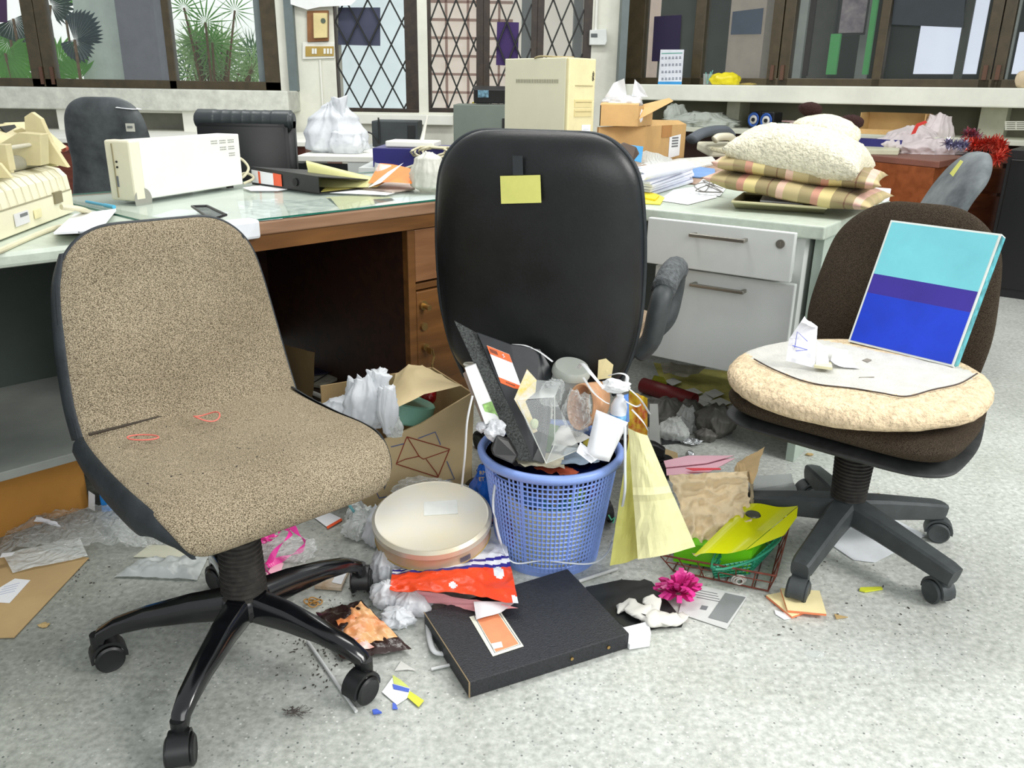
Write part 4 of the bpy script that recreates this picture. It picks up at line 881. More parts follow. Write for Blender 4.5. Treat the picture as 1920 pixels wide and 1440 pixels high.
# small smoked tray and white clamp at the desk edge
t = thing('card_tray', 'small smoked plastic tray with black rim on the desk glass', 'tray', atz(392, 402, .7255))
V = px([(360, 387), (388, 386), (424, 403), (396, 412)], .7255+.022); B = px([(370, 396), (392, 395), (418, 408), (398, 417)], .7258)
bm = BM(); a = [bm.verts.new(v) for v in V]; b = [bm.verts.new(v) for v in B]; bm.faces.new(b)
for i in range(4): j = (i+1) % 4; bm.faces.new((a[i], a[j], b[j], b[i]))
wpart(t, 'tray_body', bm, clear_mat('smoked clear plastic', (90, 96, 98), .45, .1, (5, .05)))
bm = BM(); tube(bm, V, .0035, 6, closed=True); wpart(t, 'rim', bm, BLK)
bm = BM(); p = atz(452, 432, .70); box(bm, (p.x, p.y, .702), (.085, .05, .05), rot=rz(AW)); one('edge_clamp', bm, mat('white plastic', (232, 236, 240), .4), 'white plastic clamp over the edge of the brown desk', 'clamp', bevel=.008)
# lever arch file, yellow sleeves, orange folder
def slab(name, label, cat, P, z, th, m, group=None):
    bm = BM(); card(bm, px(P, z), th); return one(name, bm, m, label, cat, group=group)
zB = .7252
t = thing('lever_arch_file', 'black lever arch file lying on the desk with white and orange spine label', 'file', atz(560, 350, zB))
q = [atz(472, 346, zB), atz(597, 364, zB), atz(598, 364, zB)]
S0, S1 = atz(473, 346, zB), atz(598, 364, zB); dS = (S1-S0).normalized(); nS = Vector((-dS.y, dS.x, 0)); Ls = (S1-S0).length
def sp(u, v, z): return S0+dS*u+nS*v+Vector((0, 0, z))
bm = BM(); card(bm, [sp(0, 0, 0), sp(Ls, 0, 0), sp(Ls, .29, 0), sp(0, .29, 0)], .003, n=(0, 0, 1)); card(bm, [sp(0, 0, 0), sp(Ls, 0, 0), sp(Ls, 0, .052), sp(0, 0, .058)], .003, n=nS); wpart(t, 'spine', bm, BLK)
bm = BM(); card(bm, [sp(0, .0, .058), sp(Ls, .0, .052), sp(Ls, .27, .022), sp(0, .27, .03)], .003, n=(0, 0, 1)); wpart(t, 'cover', bm, BLK)
bm = BM(); card(bm, [sp(.005, -.001, .008), sp(Ls*.36, -.001, .008), sp(Ls*.36, -.001, .047), sp(.005, -.001, .051)], .0008, n=-nS); lb = wpart(t, 'spine_label', bm, PAPER)
for u0, u1 in ((.12, .15), (.355, .48)):
    bm = BM(); card(bm, [sp(Ls*u0, -.0022, .008), sp(Ls*u1, -.0022, .008), sp(Ls*u1, -.0022, .047), sp(Ls*u0, -.0022, .049)], .0006, n=-nS); wpart(t, 'label_band', bm, mat('orange red print', (236, 92, 48), .5), lb)
bm = BM(); c = sp(Ls*.68, -.001, .028); cyl(bm, c, c-nS*.003, .013); wpart(t, 'finger_hole', bm, DARK)
bm = BM(); P0 = [atz(575, 352, .785), atz(735, 362, .742), atz(700, 330, .735), atz(578, 330, .82)]
patch(bm, pxy([(582, 352, 2.88), (706, 351, 2.80), (722, 342, 2.84), (577, 320, 2.98)]), 14, 8, lambda u, v: .012*math.sin(v*3.1)*(1-u)); patch(bm, pxy([(580, 330, 2.94), (706, 350, 2.82), (724, 338, 2.88), (578, 305, 3.02)]), 14, 8, lambda u, v: .03*math.sin(v*3.1)*(1-u*.7)); one('plastic_sleeve', bm, YEL, 'pale yellow plastic folder sagging open on the black file', 'folder', smooth=True)
slab('paper_folder', 'yellow paper folder sticking out beneath the black file', 'folder', [(602, 360), (745, 344), (742, 339), (660, 342), (610, 352)], .728, .0012, mat('yellow folder card', (222, 210, 110), .6))
slab('magazine', 'closed magazine with pinkish cover lying beside the black file', 'magazine', [(655, 352), (735, 362), (778, 356), (770, 345), (720, 344)], .7262, .006, mat('pinkish cover', (186, 170, 158), .5, var=(12, .15)))
slab('paper_sheet', 'white sheet with blue corner poking out under the magazine', 'paper', [(600, 361), (725, 366), (740, 362), (650, 350)], .7256, .0005, PAPER)
slab('paper_sheet', 'white paper strewn between the computer case and black file', 'paper', [(455, 352), (500, 346), (560, 352), (520, 358), (470, 358)], .7257, .0008, PAPER)
bm = BM(); patch(bm, pxy([(690, 344, 2.80), (772, 345, 2.78), (774, 318, 2.90), (712, 306, 3.0)]), 10, 6, lambda u, v: .005*math.sin(u*3)); one('orange_folder', bm, ORG, 'bright orange folder standing beside the black chair', 'folder', smooth=True)
bm = BM(); patch(bm, pxy([(690, 352, 2.75), (714, 343, 2.75), (757, 305, 2.85), (728, 322, 2.80)]), 6, 6); one('paper_sheet', bm, PAPER, 'white page curling up in front of the orange folder', 'paper')
bm = BM(); patch(bm, pxy([(700, 326, 2.95), (738, 340, 2.9), (735, 310, 2.95), (703, 303, 2.95)]), 8, 6, lambda u, v: .03*math.sin(u*3)); one('plastic_sleeve', bm, FOG, 'frosted plastic sleeve behind the curled white page', 'folder', smooth=True)
c = atz(800, 362, .7255); bm = BM(); sack(bm, (c.x+.0, c.y+.05, .7257), .125, .058, .055, ((0, .5), (.15, 1), (.5, 1.05), (.85, .8), (1, .3)), 5, .22); one('plastic_bag', bm, mat('milky crumpled bag', (226, 226, 216), .4, transl=.3, var=(8, .08), bump=(22, .6)), 'crumpled milky plastic bag at the corner of the wooden desk', 'bag', smooth=True)
# navy box, router, coiled cable
zT = .7185
p0 = aty(708, 310, 3.75); p1 = aty(838, 316, 3.75)
t = thing('navy_box', 'navy blue card box on the grey table behind the desk', 'box', (p0.x, 3.75, zT), -3)
zt_ = aty(708, 278, 3.75).z-zT
bm = BM(); box(bm, (.15, .14, zt_/2), (.34, .28, zt_)); obj('box_body', bm, NAVY, t, bevel=.002)
bm = BM(); box(bm, (.15, .14, zt_+.001), (.33, .27, .002)); obj('lid_top', bm, mat('dusty navy', (92, 90, 130), .6), t)
t = thing('router', 'white wireless router with upright antenna on the navy box', 'router', (p0.x+.03, 3.78, zT+zt_+.003), -8)
bm = BM(); box(bm, (.11, .08, .014), (.22, .15, .026)); obj('case', bm, WHITEP, t, bevel=.006)
a = aty(790, 262, 3.80)-Vector(t.location); b = aty(801, 217, 3.80)-Vector(t.location); R3 = rz(8); a = R3 @ a; b = R3 @ b; a.z = .02
bm = BM(); cyl(bm, a, a+(b-a)*.15, .010, .009, n=12); cyl(bm, a+(b-a)*.15, b, .009, .005, n=12); obj('antenna', bm, WHITEP, t, smooth='auto')
random.seed(9); pts = []
for k in range(60):
    a = k*.42; pts.append(aty(800+34*math.cos(a)+k*.5, 285+9*math.sin(a)+random.uniform(-2, 2), 3.70-.05*math.sin(k)))
bm = BM(); tube(bm, pts, .005, 6); one('network_cable', bm, CABLE, 'coil of cream network cable hanging over the navy box', 'cable', smooth=True)
bm = BM(); tube(bm, spline(pxy([(735, 325, 3.55), (790, 306, 3.6), (830, 300, 3.65), (850, 285, 3.7)]), 6), .006, 6); one('network_cable', bm, mat('grey cable', (176, 172, 150), .5), 'pale cable trailing left from the coil towards the orange folder', 'cable', smooth=True)
bm = BM(); tube(bm, spline(pxy([(838, 282, 3.85), (850, 277, 3.85), (870, 268, 3.9)]), 6), .004, 6); one('yellow_cable', bm, mat('yellow cable', (214, 190, 70), .5), 'thin yellow cable beside the router', 'cable')
# knotted white bag and black power unit
c = aty(632, 250, 4.95); c = aty(632, 250, 4.75); bm = BM(); sack(bm, (c.x, 4.75, .711), .27, .165, .13, ((0, .7), (.08, 1), (.35, .98), (.65, .75), (.9, .4), (1, .22)), 8, .30); sack(bm, (c.x+.03, 4.72, .88), .12, .05, .05, ((0, .8), (.4, .7), (1, .9)), 4, .4, n=50, nz=20); sack(bm, (c.x+.06, 4.68, .711), .13, .12, .09, ((0, .8), (.3, 1), (.8, .8), (1, .3)), 11, .35, n=70, nz=30)
one('plastic_bag', bm, WBAG, 'full knotted white plastic bag on the white topped table', 'bag', smooth=True)
p0 = aty(699, 226, 5.25); p1 = aty(784, 226, 5.25)
t = thing('power_unit', 'dark grey power unit standing right of the knotted white bag', 'power supply', (p0.x, 5.2, .711)); wz = p0.z-.711; wx = p1.x-p0.x
bm = BM(); box(bm, (wx/2, .14, wz/2), (wx, .28, wz)); obj('body', bm, mat('charcoal case', (52, 58, 60), .5, var=(5, .15)), t, bevel=.006)
bm = BM(); box(bm, (wx*.87, -.004, wz*.6), (.045, .008, wz*.5)); obj('socket_panel', bm, BLK, t, bevel=.002)
bm = BM(); tube(bm, spline([(wx*.16, -.01, wz+.02), (wx*.17, -.012, wz*.5), (wx*.16, -.02, .02), (wx*.0, -.03, .08), (-.12, -.04, .10)], 6), .005, 6); obj('lead', bm, BLK, t, smooth=True)
bm = BM(); tube(bm, spline(pxy([(658, 314, 4.7), (668, 298, 4.7), (690, 300, 4.7), (703, 306, 4.7)]), 5), .004, 6); one('thin_cable', bm, BLK, 'thin black cable looping on the side of the white topped table', 'cable')
# device on the steel cabinet
p0 = aty(892, 186, 5.75); zc_ = aty(850, 196, 5.6).z
t = thing('desk_radio', 'black radio box with bright display on top of the steel cabinet', 'radio', (p0.x, 5.72, zc_+.012), 4)
bm = BM(); box(bm, (.10, .08, .05), (.22, .16, .09), rot=rx(8)); obj('body', bm, BLK, t, bevel=.006)
bm = BM(); box(bm, (.05, -.006, .055), (.07, .006, .045), rot=rx(8)); obj('display', bm, mat('lit display', (120, 160, 180), .3, var=(40, .4)), t)
bm = BM(); card(bm, px([(885, 194), (945, 192), (960, 188), (900, 188)], zc_+.001), .008); one('yellow_booklet', bm, mat('yellow booklet', (206, 190, 60), .6), 'yellow booklet under the black radio', 'booklet')
# tower computer
p0 = aty(947, 118, 3.62); p1 = aty(1062, 108, 3.36); p2 = aty(1128, 112, 3.52)
t = thing('computer_tower', 'cream tower computer with scribbled corner and paper note behind the black chair', 'computer', (p1.x, 3.36, .7185))
ht = 1.168-.7185; a1 = math.degrees(math.atan2(p2.y-3.36, p2.x-p1.x)); d1 = Vector((p2.x-p1.x, p2.y-3.36, 0)); wt = .165; d1.normalize(); t.rotation_euler = (0, 0, R_(a1-0))
sd = Vector((p0.x-p1.x, p0.y-3.36, 0)); ad = math.degrees(math.atan2(sd.y, sd.x))-a1; d2 = rz(ad) @ Vector((1, 0, 0)); ls = sd.length
d2 = Vector((math.cos(R_(ad)), math.sin(R_(ad)), 0)); 
bm = BM(); card(bm, [Vector((0, 0, 0)), Vector((wt, 0, 0)), Vector((wt, 0, 0))+d2*ls, d2*ls], ht, n=(0, 0, 1)); obj('casing', bm, mat('cream case', (230, 226, 198), .45, var=(3, .03)), t, bevel=.003)
bm = BM(); box(bm, (wt/2, -.008, ht/2), (wt, .016, ht)); fr = obj('front_bezel', bm, mat('yellowed cream bezel', (228, 216, 168), .45), t, bevel=.005)
for z, hgt in ((ht-.10, .001), (ht-.165, .028), (ht-.20, .028)):
    bm = BM(); box(bm, (wt/2+.01, -.017, z), (wt*.66, .003, max(hgt, .002))); dd = obj('drive_bay', bm, mat('bay yellow', (216, 200, 146), .5) if hgt > .01 else mat('line brown', (150, 136, 96), .5), fr)
    if hgt > .01: bm = BM(); box(bm, (wt/2+.01, -.0192, z+.005), (wt*.6, .001, .0015)); obj('slot', bm, mat('line brown', (150, 136, 96), .5), dd)
bm = BM(); tube(bm, [(wt-.018+.006*math.sin(k*1.9), -.0172, ht-.05-.03*k/14+.004*math.cos(k*2.7)) for k in range(15)], .0014, 5); obj('ink_scribble', bm, mat('ink black', (34, 34, 38), .6), fr)
bm = BM(); box(bm, (wt*.70, -.0175, ht-.31), (.055, .002, .13)); nt_ = obj('paper_note', bm, PAPER, fr)
bm = BM()
for k in range(9): box(bm, (wt*.70, -.019, ht-.262-k*.011), (.04, .0006, .0012))
obj('note_lines', bm, mat('pale print', (180, 184, 190), .7), nt_)
bm = BM(); nn = Vector((d2.y, -d2.x, 0)); nn = -nn if nn.y > 0 else nn
for k in range(26): c = d2*(ls*.12+k*ls*.70/26); box(bm, c+Vector((0, 0, ht-.085))+nn*.0008, (.0045, .0045, .014))
obj('vent_slots', bm, mat('vent brown grey', (150, 146, 126), .7), t)
bm = BM(); tp = Vector((0, 0, ht+.004)); tube(bm, spline([tp+d2*.05+Vector((.10, 0, 0)), tp+d2*.08+Vector((.03, 0, 0)), tp+d2*ls*.45, tp+d2*ls*.55+nn*.01-Vector((0, 0, .03)), d2*ls*.70+nn*.012+Vector((0, 0, ht*.62)), d2*ls*.85+nn*.01+Vector((0, 0, ht*.32)), d2*ls*.98+nn*.012+Vector((0, 0, ht*.02))], 7), .0038, 6); obj('hanging_lead', bm, mat('tan lead', (160, 146, 106), .5), t, smooth=True)
# cartons
p0 = aty(1126, 300, 3.98); p1 = aty(1208, 300, 3.98); p2 = atz(1282, 292, .7185)
t = thing('cardboard_box', 'brown carton with white shipping label, lower of the two cartons', 'box', (0, 0, .7185)); t.location = (p0.x, 3.98, .7185)
zc1 = aty(1208, 237, 3.98).z
A0 = aty(1110, 300, 4.02); A0.z = .7185; B0 = atz(1206, 306, .7185); C0 = atz(1282, 296, .7185); n2_ = Vector((-(C0-B0).y, (C0-B0).x, 0)).normalized(); D0 = C0+n2_*.34; E0_ = B0+n2_*.34
hb = aty(1206, 237, B0.y).z-.7185
def U(v, z): return Vector((v.x, v.y, .7185+z))
A1 = B0+(A0-B0).normalized()*.30
F0 = A1+(C0-B0)
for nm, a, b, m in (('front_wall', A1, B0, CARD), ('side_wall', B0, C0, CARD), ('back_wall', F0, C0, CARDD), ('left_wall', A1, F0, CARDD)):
    bm = BM(); card(bm, [U(a, 0), U(b, 0), U(b, hb), U(a, hb)], .004, n=(0, 1, 0) if nm != 'left_wall' else (1, 0, 0)); wpart(t, nm, bm, m)
bm = BM(); card(bm, [U(A1, .002), U(B0, .002), U(C0, .002), U(F0, .002)], .003, n=(0, 0, 1)); wpart(t, 'bottom', bm, CARDD)
bm = BM(); m_ = (B0+C0)/2; patch(bm, [U(B0, hb), U(C0, hb), U(C0+Vector((-.05, -.03, 0)), hb+.02), U(B0+Vector((-.0, .05, 0)), hb+.03)], 4, 4); wpart(t, 'flap', bm, CARD)
sn = Vector(((C0-B0).y, -(C0-B0).x, 0)).normalized(); e = (C0-B0)
bm = BM(); card(bm, [U(B0+e*.58, hb*.05)+sn*.002, U(B0+e*.86, hb*.1)+sn*.002, U(B0+e*.86, hb*.72)+sn*.002, U(B0+e*.58, hb*.66)+sn*.002], .001, n=sn); lb = wpart(t, 'shipping_label', bm, PAPER)
bm = BM()
for z in (.60, .52, .44, .36): card(bm, [U(B0+e*.64, hb*z)+sn*.0035, U(B0+e*.80, hb*z)+sn*.0035, U(B0+e*.80, hb*(z+.045))+sn*.0035, U(B0+e*.64, hb*(z+.045))+sn*.0035], .0004, n=sn)
wpart(t, 'label_print', bm, BARC, lb)
bm = BM(); card(bm, [U(B0+e*.38, hb*.66)+sn*.002, U(B0+e*.62, hb*.66)+sn*.002, U(B0+e*.62, hb*1.0)+sn*.002, U(B0+e*.38, hb*1.0)+sn*.002], .001, n=sn); wpart(t, 'brown_tape', bm, mat('brown tape', (178, 130, 76), .35), None)
zt2 = .7185+hb+.006
p3 = atz(1128, 240, zt2)
t2 = thing('cardboard_box', 'small open carton with raised flap, upper of the two cartons', 'box', (p3.x, p3.y, zt2))
q0 = aty(1124, 231, 4.02); q1 = aty(1196, 231, 4.02); h2 = aty(1196, 192, 4.02).z-q1.z
Q = [Vector((q0.x, 4.02, zt2)), Vector((q1.x, 4.02, zt2)), Vector((q1.x+.10, 4.24, zt2)), Vector((q0.x+.10, 4.24, zt2))]
for nm, i, j in (('front_wall', 0, 1), ('side_wall', 1, 2), ('back_wall', 3, 2), ('left_wall', 0, 3)):
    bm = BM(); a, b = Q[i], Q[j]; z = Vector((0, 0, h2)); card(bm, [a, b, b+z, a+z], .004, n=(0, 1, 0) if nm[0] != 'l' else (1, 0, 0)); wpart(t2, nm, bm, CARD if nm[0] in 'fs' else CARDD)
z = Vector((0, 0, h2))
bm = BM(); card(bm, [Q[0]+z, Q[1]+z*1.0, Q[1]+z*1.15+Vector((.02, .12, 0)), Q[0]+z*1.1+Vector((.02, .13, 0))], .004, n=(0, 0, 1)); wpart(t2, 'top_flap', bm, CARD)
fa = pxy([(1196, 225, 4.0), (1262, 190, 4.15), (1254, 184, 4.2), (1205, 196, 4.12), (1206, 204, 4.08)])
bm = BM(); card(bm, fa, .006, n=(.3, -.8, .3)); wpart(t2, 'side_flap', bm, CARD, bevel=.002)
bm = BM(); c = Q[1]+Vector((.0, .05, h2*.5)); blob(bm, c, (.03, .03, .04), 3, .2, 2, sub=3); one('paper_wad', bm, PAPER, 'white wad peeping out of the upper carton', 'paper', smooth=True)
# plastic carrier on the cartons: two handles
t_ = aty(1170, 185, 4.1)
bm = BM(); blob(bm, (t_.x, 4.14, t_.z-.02), (.09, .07, .035), 12, .3, 2)
for pts in ([(1134, 182, 4.12), (1150, 156, 4.12), (1170, 147, 4.12), (1176, 182, 4.12)], [(1184, 180, 4.12), (1190, 148, 4.12), (1202, 160, 4.12), (1216, 182, 4.12)]):
    P = pxy(pts); patch(bm, [P[0], P[3], P[2], P[1]], 8, 8, lambda u, v: .012*math.sin(u*5+v*3))
one('plastic_bag', bm, WBAG, 'white carrier bag with two upright handles on the upper carton', 'bag', smooth=True)
bm = BM(); card(bm, pxy([(1150, 292, 3.3), (1202, 305, 3.3), (1206, 275, 3.4), (1150, 268, 3.4)]), .004, n=(0, -1, .2)); one('blue_booklet', bm, mat('cyan blue cover', (60, 140, 190), .4), 'bright blue booklet leaning against the lower carton', 'booklet')
bm = BM(); card(bm, pxy([(1158, 296, 3.25), (1185, 304, 3.25), (1198, 288, 3.25), (1192, 276, 3.28), (1168, 267, 3.28), (1156, 275, 3.27)]), .02, n=(0, -1, .1)); one('brown_wallet', bm, mat('dark brown leather', (74, 58, 46), .5), 'dark brown wallet case in front of the blue booklet', 'wallet', bevel=.004)
# paper heaps on the white desk
random.seed(12)
labs = ['lowest', 'second from bottom', 'third from bottom', 'fourth from bottom', 'topmost']
for k in range(5):
    j = lambda: random.uniform(-5, 5)
    P = [(1188, 362-k*5), (1222+j(), 366-k*5), (1298+j(), 342-k*6), (1290+j(), 318-k*4), (1195, 332-k*4)]
    z = .7205+k*.010
    bm = BM(); card(bm, px(P, z), .0075); one('paper_stack', bm, mat('white blue paper', (228, 232, 244), .6, var=(7, .03)), labs[k]+' sheaf in the white paper pile right of the black chair', 'papers', group='sheaves of paper right of the black chair')
bm = BM(); a, b = atz(1200, 338, .776), atz(1292, 318, .776); r = []
G = []
for i in range(13):
    q = math.pi*1.5*i/12; G.append((math.cos(q)*.020, math.sin(q)*.014))
d = (b-a); nn_ = Vector((-d.y, d.x, 0)).normalized()
A_ = [bm.verts.new(a+nn_*x_+Vector((0, 0, z_+.012))) for x_, z_ in G]; B_ = [bm.verts.new(b+nn_*x_+Vector((0, 0, z_+.012))) for x_, z_ in G]
for i in range(12): bm.faces.new((A_[i], A_[i+1], B_[i+1], B_[i]))
one('curled_sheaf', bm, _m['white blue paper'], 'curled white sheaf lying across the paper pile', 'papers', smooth=True)
slab('yellow_notes', 'yellow note sheets at the edge of the white desk by the black chair', 'notes', [(1200, 382), (1238, 384), (1246, 372), (1225, 362), (1198, 364)], .7195, .003, mat('bright yellow paper', (238, 226, 84), .6))
slab('yellow_notes', 'bright yellow pad on top of the yellow note sheets', 'notes', [(1200, 372), (1228, 377), (1236, 369), (1215, 362), (1200, 362)], .7230, .006, mat('strong yellow paper', (240, 218, 40), .6))
slab('paper_sheet', 'white sheet spread between the paper pile and the plaid cushions', 'paper', [(1235, 376), (1290, 384), (1345, 370), (1320, 348), (1262, 356)], .7197, .0006, PAPER)
slab('paper_sheet', 'crinkled white sheet near the tray on the white desk', 'paper', [(1290, 362), (1350, 368), (1362, 352), (1318, 336)], .7207, .001, PAPER)
slab('blue_folder', 'pale blue folder behind the paper pile', 'folder', [(1290, 332), (1342, 336), (1340, 318), (1296, 312)], .7205, .004, mat('pale blue card', (120, 156, 206), .6))
slab('newspaper', 'folded printed newspaper in front of the lower carton', 'newspaper', [(1205, 318), (1275, 324), (1345, 308), (1335, 296), (1270, 300)], .7192, .008, mat('newsprint', (222, 222, 214), .7, var=(60, .12)))
bm = BM(); patch(bm, [atz(1180, 318, .73), atz(1250, 316, .73), atz(1262, 302, .73), atz(1196, 290, .80)], 12, 8, wrinkle(3, .03, 4)); one('plastic_sheet', bm, FOG, 'frosted crumpled wrapping beside the black chair below the cartons', 'wrapping', smooth=True)
bm = BM(); random.seed(2); pts = [atz(1300+random.uniform(0, 55), 352+random.uniform(-16, 10), .725+random.random()*.02) for _ in range(12)]; tube(bm, spline(pts, 5), .002, 5); one('wire_bundle', bm, mat('grey wire', (120, 116, 110), .5), 'tangled grey wire on the papers left of the cushions', 'wire')
# telephone and handset
p0 = atz(1335, 292, .7185); t = thing('telephone', 'beige desk telephone with coiled cord left of the fleece cushion', 'telephone', (p0.x, p0.y, .7185), 12)
bm = BM(); box(bm, (.08, .08, .03), (.20, .20, .05), rot=rx(8)); obj('base', bm, BEIGE, t, bevel=.012)
bm = BM(); tube(bm, spline([(.0, -.01, .085), (.03, .0, .10), (.12, .05, .10), (.15, .07, .085)], 5), .022, 10); obj('handset', bm, BEIGE, t, smooth=True)
bm = BM(); pts = []
for k in range(120):
    u = k/119; c = Vector((-.02, -.02, .03)).lerp(Vector((.03, -.22, .012)), u); pts.append(c+Vector((math.cos(k*.9)*.010, 0, .010+math.sin(k*.9)*.010)))
tube(bm, pts, .0022, 5); obj('coiled_cord', bm, CABLE, t, smooth=True)
p0 = atz(1296, 278, .7185); bm = BM(); a, b = aty(1296, 262, 4.75), aty(1368, 255, 4.9); pts = spline([a, a.lerp(b, .3)+Vector((0, 0, .03)), a.lerp(b, .8)+Vector((0, 0, .035)), b], 6); tube(bm, pts, [.045]*len(pts), 10, flat=.6); one('grey_cushion', bm, mat('slate grey foam', (86, 92, 98), .8), 'slate grey padded armrest cushion beyond the cartons', 'cushion', smooth=True)
# tray, plaid cushions, fleece cushion
t = thing('desk_tray', 'beige plastic tray under the plaid cushions', 'tray', atz(1462, 385, .7185))
TP = [(1373, 378), (1550, 390), (1560, 372), (1395, 362)]; V = px(TP, .7185+.028); B = px([(1378, 390), (1545, 400), (1552, 380), (1398, 372)], .7190)
bm = BM(); a = [bm.verts.new(v) for v in V]; b = [bm.verts.new(v) for v in B]
for i in range(4): j = (i+1) % 4; bm.faces.new((a[i], a[j], b[j], b[i]))
bm.faces.new(b); o = wpart(t, 'tray_body', bm, mat('khaki plastic', (196, 190, 150), .5)); sm_ = o.modifiers.new('s', 'SOLIDIFY'); sm_.thickness = .003
bm = BM(); tube(bm, V, .004, 6, closed=True); wpart(t, 'rim', bm, _m['khaki plastic'])
slab('paper_sheet', 'curled white papers lying in the beige tray', 'paper', [(1425, 378), (1505, 384), (1510, 374), (1430, 368)], .7420, .004, PAPER)
def plaid(name):
    m = bpy.data.materials.new(name); m.use_nodes = True; nt = m.node_tree; N = nt.nodes; L = nt.links; b = N['Principled BSDF']; b.inputs['Roughness'].default_value = .9
    tc = N.new('ShaderNodeTexCoord'); sx = N.new('ShaderNodeSeparateXYZ'); L.new(tc.outputs['Object'], sx.inputs[0])
    def stripes(sock, off):
        mm = N.new('ShaderNodeMath'); mm.operation = 'MULTIPLY_ADD'; mm.inputs[1].default_value = 4.6; mm.inputs[2].default_value = off+10; L.new(sock, mm.inputs[0])
        fr_ = N.new('ShaderNodeMath'); fr_.operation = 'FRACT'; L.new(mm.outputs[0], fr_.inputs[0])
        r = N.new('ShaderNodeValToRGB'); r.color_ramp.interpolation = 'CONSTANT'; cr = r.color_ramp; cols = [(0, (182, 166, 124)), (.2, (146, 132, 98)), (.36, (192, 132, 120)), (.46, (210, 194, 136)), (.62, (140, 126, 94)), (.78, (104, 70, 58)), (.80, (140, 126, 94)), (.9, (216, 178, 164))]
        cr.elements[0].position = 0; cr.elements[0].color = (*lin(cols[0][1]), 1); cr.elements[1].position = cols[1][0]; cr.elements[1].color = (*lin(cols[1][1]), 1)
        for p_, c_ in cols[2:]: e_ = cr.elements.new(p_); e_.color = (*lin(c_), 1)
        L.new(fr_.outputs[0], r.inputs[0]); return r.outputs[0]
    x = N.new('ShaderNodeMix'); x.data_type = 'RGBA'; x.inputs[0].default_value = .16; L.new(stripes(sx.outputs[0], 0), x.inputs[6]); L.new(stripes(sx.outputs[1], .3), x.inputs[7]); L.new(x.outputs[2], b.inputs['Base Color'])
    return m
PLAID = plaid('plaid cloth')
FLEECE = mat('cream sherpa fleece', (232, 227, 202), .95, spec=.1, var=(70, .12), bump=(120, 1.0)); BRF = mat('brown plush', (58, 40, 38), .95, spec=.1, bump=(200, .8))
def pillow(name, label, c, sx_, sy_, h, rotz, m, seed=1, nz_=0, tilt=(0, 0), n=44, parent=None, droop=None):
    bm = BM(); G = {}
    for s in (1, -1):
        for j in range(n+1):
            for i in range(n+1):
                u = -1+2*i/n; v = -1+2*j/n; edge = i in (0, n) or j in (0, n)
                if s == -1 and edge: G[s, i, j] = G[1, i, j]; continue
                k = max(0, (1-abs(u)**2.4)*(1-abs(v)**2.4))**.42
                pin = 1-.10*(1-abs(u)**2)*0 - .05*(abs(v)**6) ; sx2 = sx_*(1-.07*(1-u*u)*abs(v)**3*0); 
                x = sx_*u*(1-.08*(1-abs(v)**2)**1*abs(u)**8*0-.06*(abs(v)<1)*(1-v*v)*abs(u)**4); y = sy_*v*(1-.06*(1-u*u)*abs(v)**4)
                z = s*h*k + .006*fbm((x*9+seed, y*9, s), 1)*(1 if not edge else 0)
                if nz_: z += s*nz_*abs(noise.noise(Vector((x*75, y*75, seed))))*(0 if edge else 1); 
                if droop: z += droop(u, v)
                G[s, i, j] = bm.verts.new((x, y, z))
        for j in range(n):
            for i in range(n):
                f = (G[s, i, j], G[s, i+1, j], G[s, i+1, j+1], G[s, i, j+1]); bm.faces.new(f if s > 0 else f[::-1])
    if parent is not None: return obj(name, bm, m, parent, smooth=True)
    o = obj(name, bm, m, smooth=True, loc=c, rot=(R_(tilt[0]), R_(tilt[1]), R_(rotz))); return o
pc = atz(1490, 372, .76)
pcx, pcy = pc.x+.04, pc.y+.10
o = pillow('plaid_cushion', '', (pcx, pcy, .783), .25, .19, .034, AC+4, PLAID, 1, tilt=(0, 6)); tag(o, 'plaid cushion in tan pink and yellow, lower of the two', 'cushion', 'plaid cushions stacked on the white desk')
o = pillow('plaid_cushion', '', (pcx+.01, pcy+.02, .835), .24, .19, .036, AC+10, PLAID, 4, tilt=(0, 5)); tag(o, 'plaid cushion directly under the cream fleece cushion', 'cushion', 'plaid cushions stacked on the white desk')
t = thing('fleece_cushion', 'cream sherpa fleece animal cushion with brown ears atop the plaid cushions', 'cushion', (pcx-.004, pcy+.0, .882), rot=(R_(0), R_(7), R_(AC+6)))
pillow('cushion_body', '', None, .196, .17, .080, 0, FLEECE, 7, nz_=.006, n=90, parent=t, droop=lambda u, v: -.012*u*u)
bm = BM(); blob(bm, (.04, .09, .065), (.10, .09, .05), 3, .06, 1.5, sub=5); h_ = obj('muzzle', bm, FLEECE, t, smooth=True)
for x_, z_ in ((-.028, .122), (.100, .104)):
    bm = BM(); blob(bm, (x_, .115, z_), (.036, .03, .022), 6, .08, 2, sub=3); obj('ear', bm, BRF, t, smooth=True, label='dark brown plush ear')
bm = BM(); blob(bm, (.02, -.06, .070), (.045, .014, .012), 2, .06, 2, sub=3); obj('paw', bm, FLEECE, t, smooth=True)
p = atz(1640, 378, .7185); bm = BM(); box(bm, (p.x, p.y+.03, .7185+.02), (.10, .07, .04), rot=rz(AC)); one('white_box', bm, PAPER, 'small white carton peeping out behind the plaid cushions', 'box', bevel=.002)
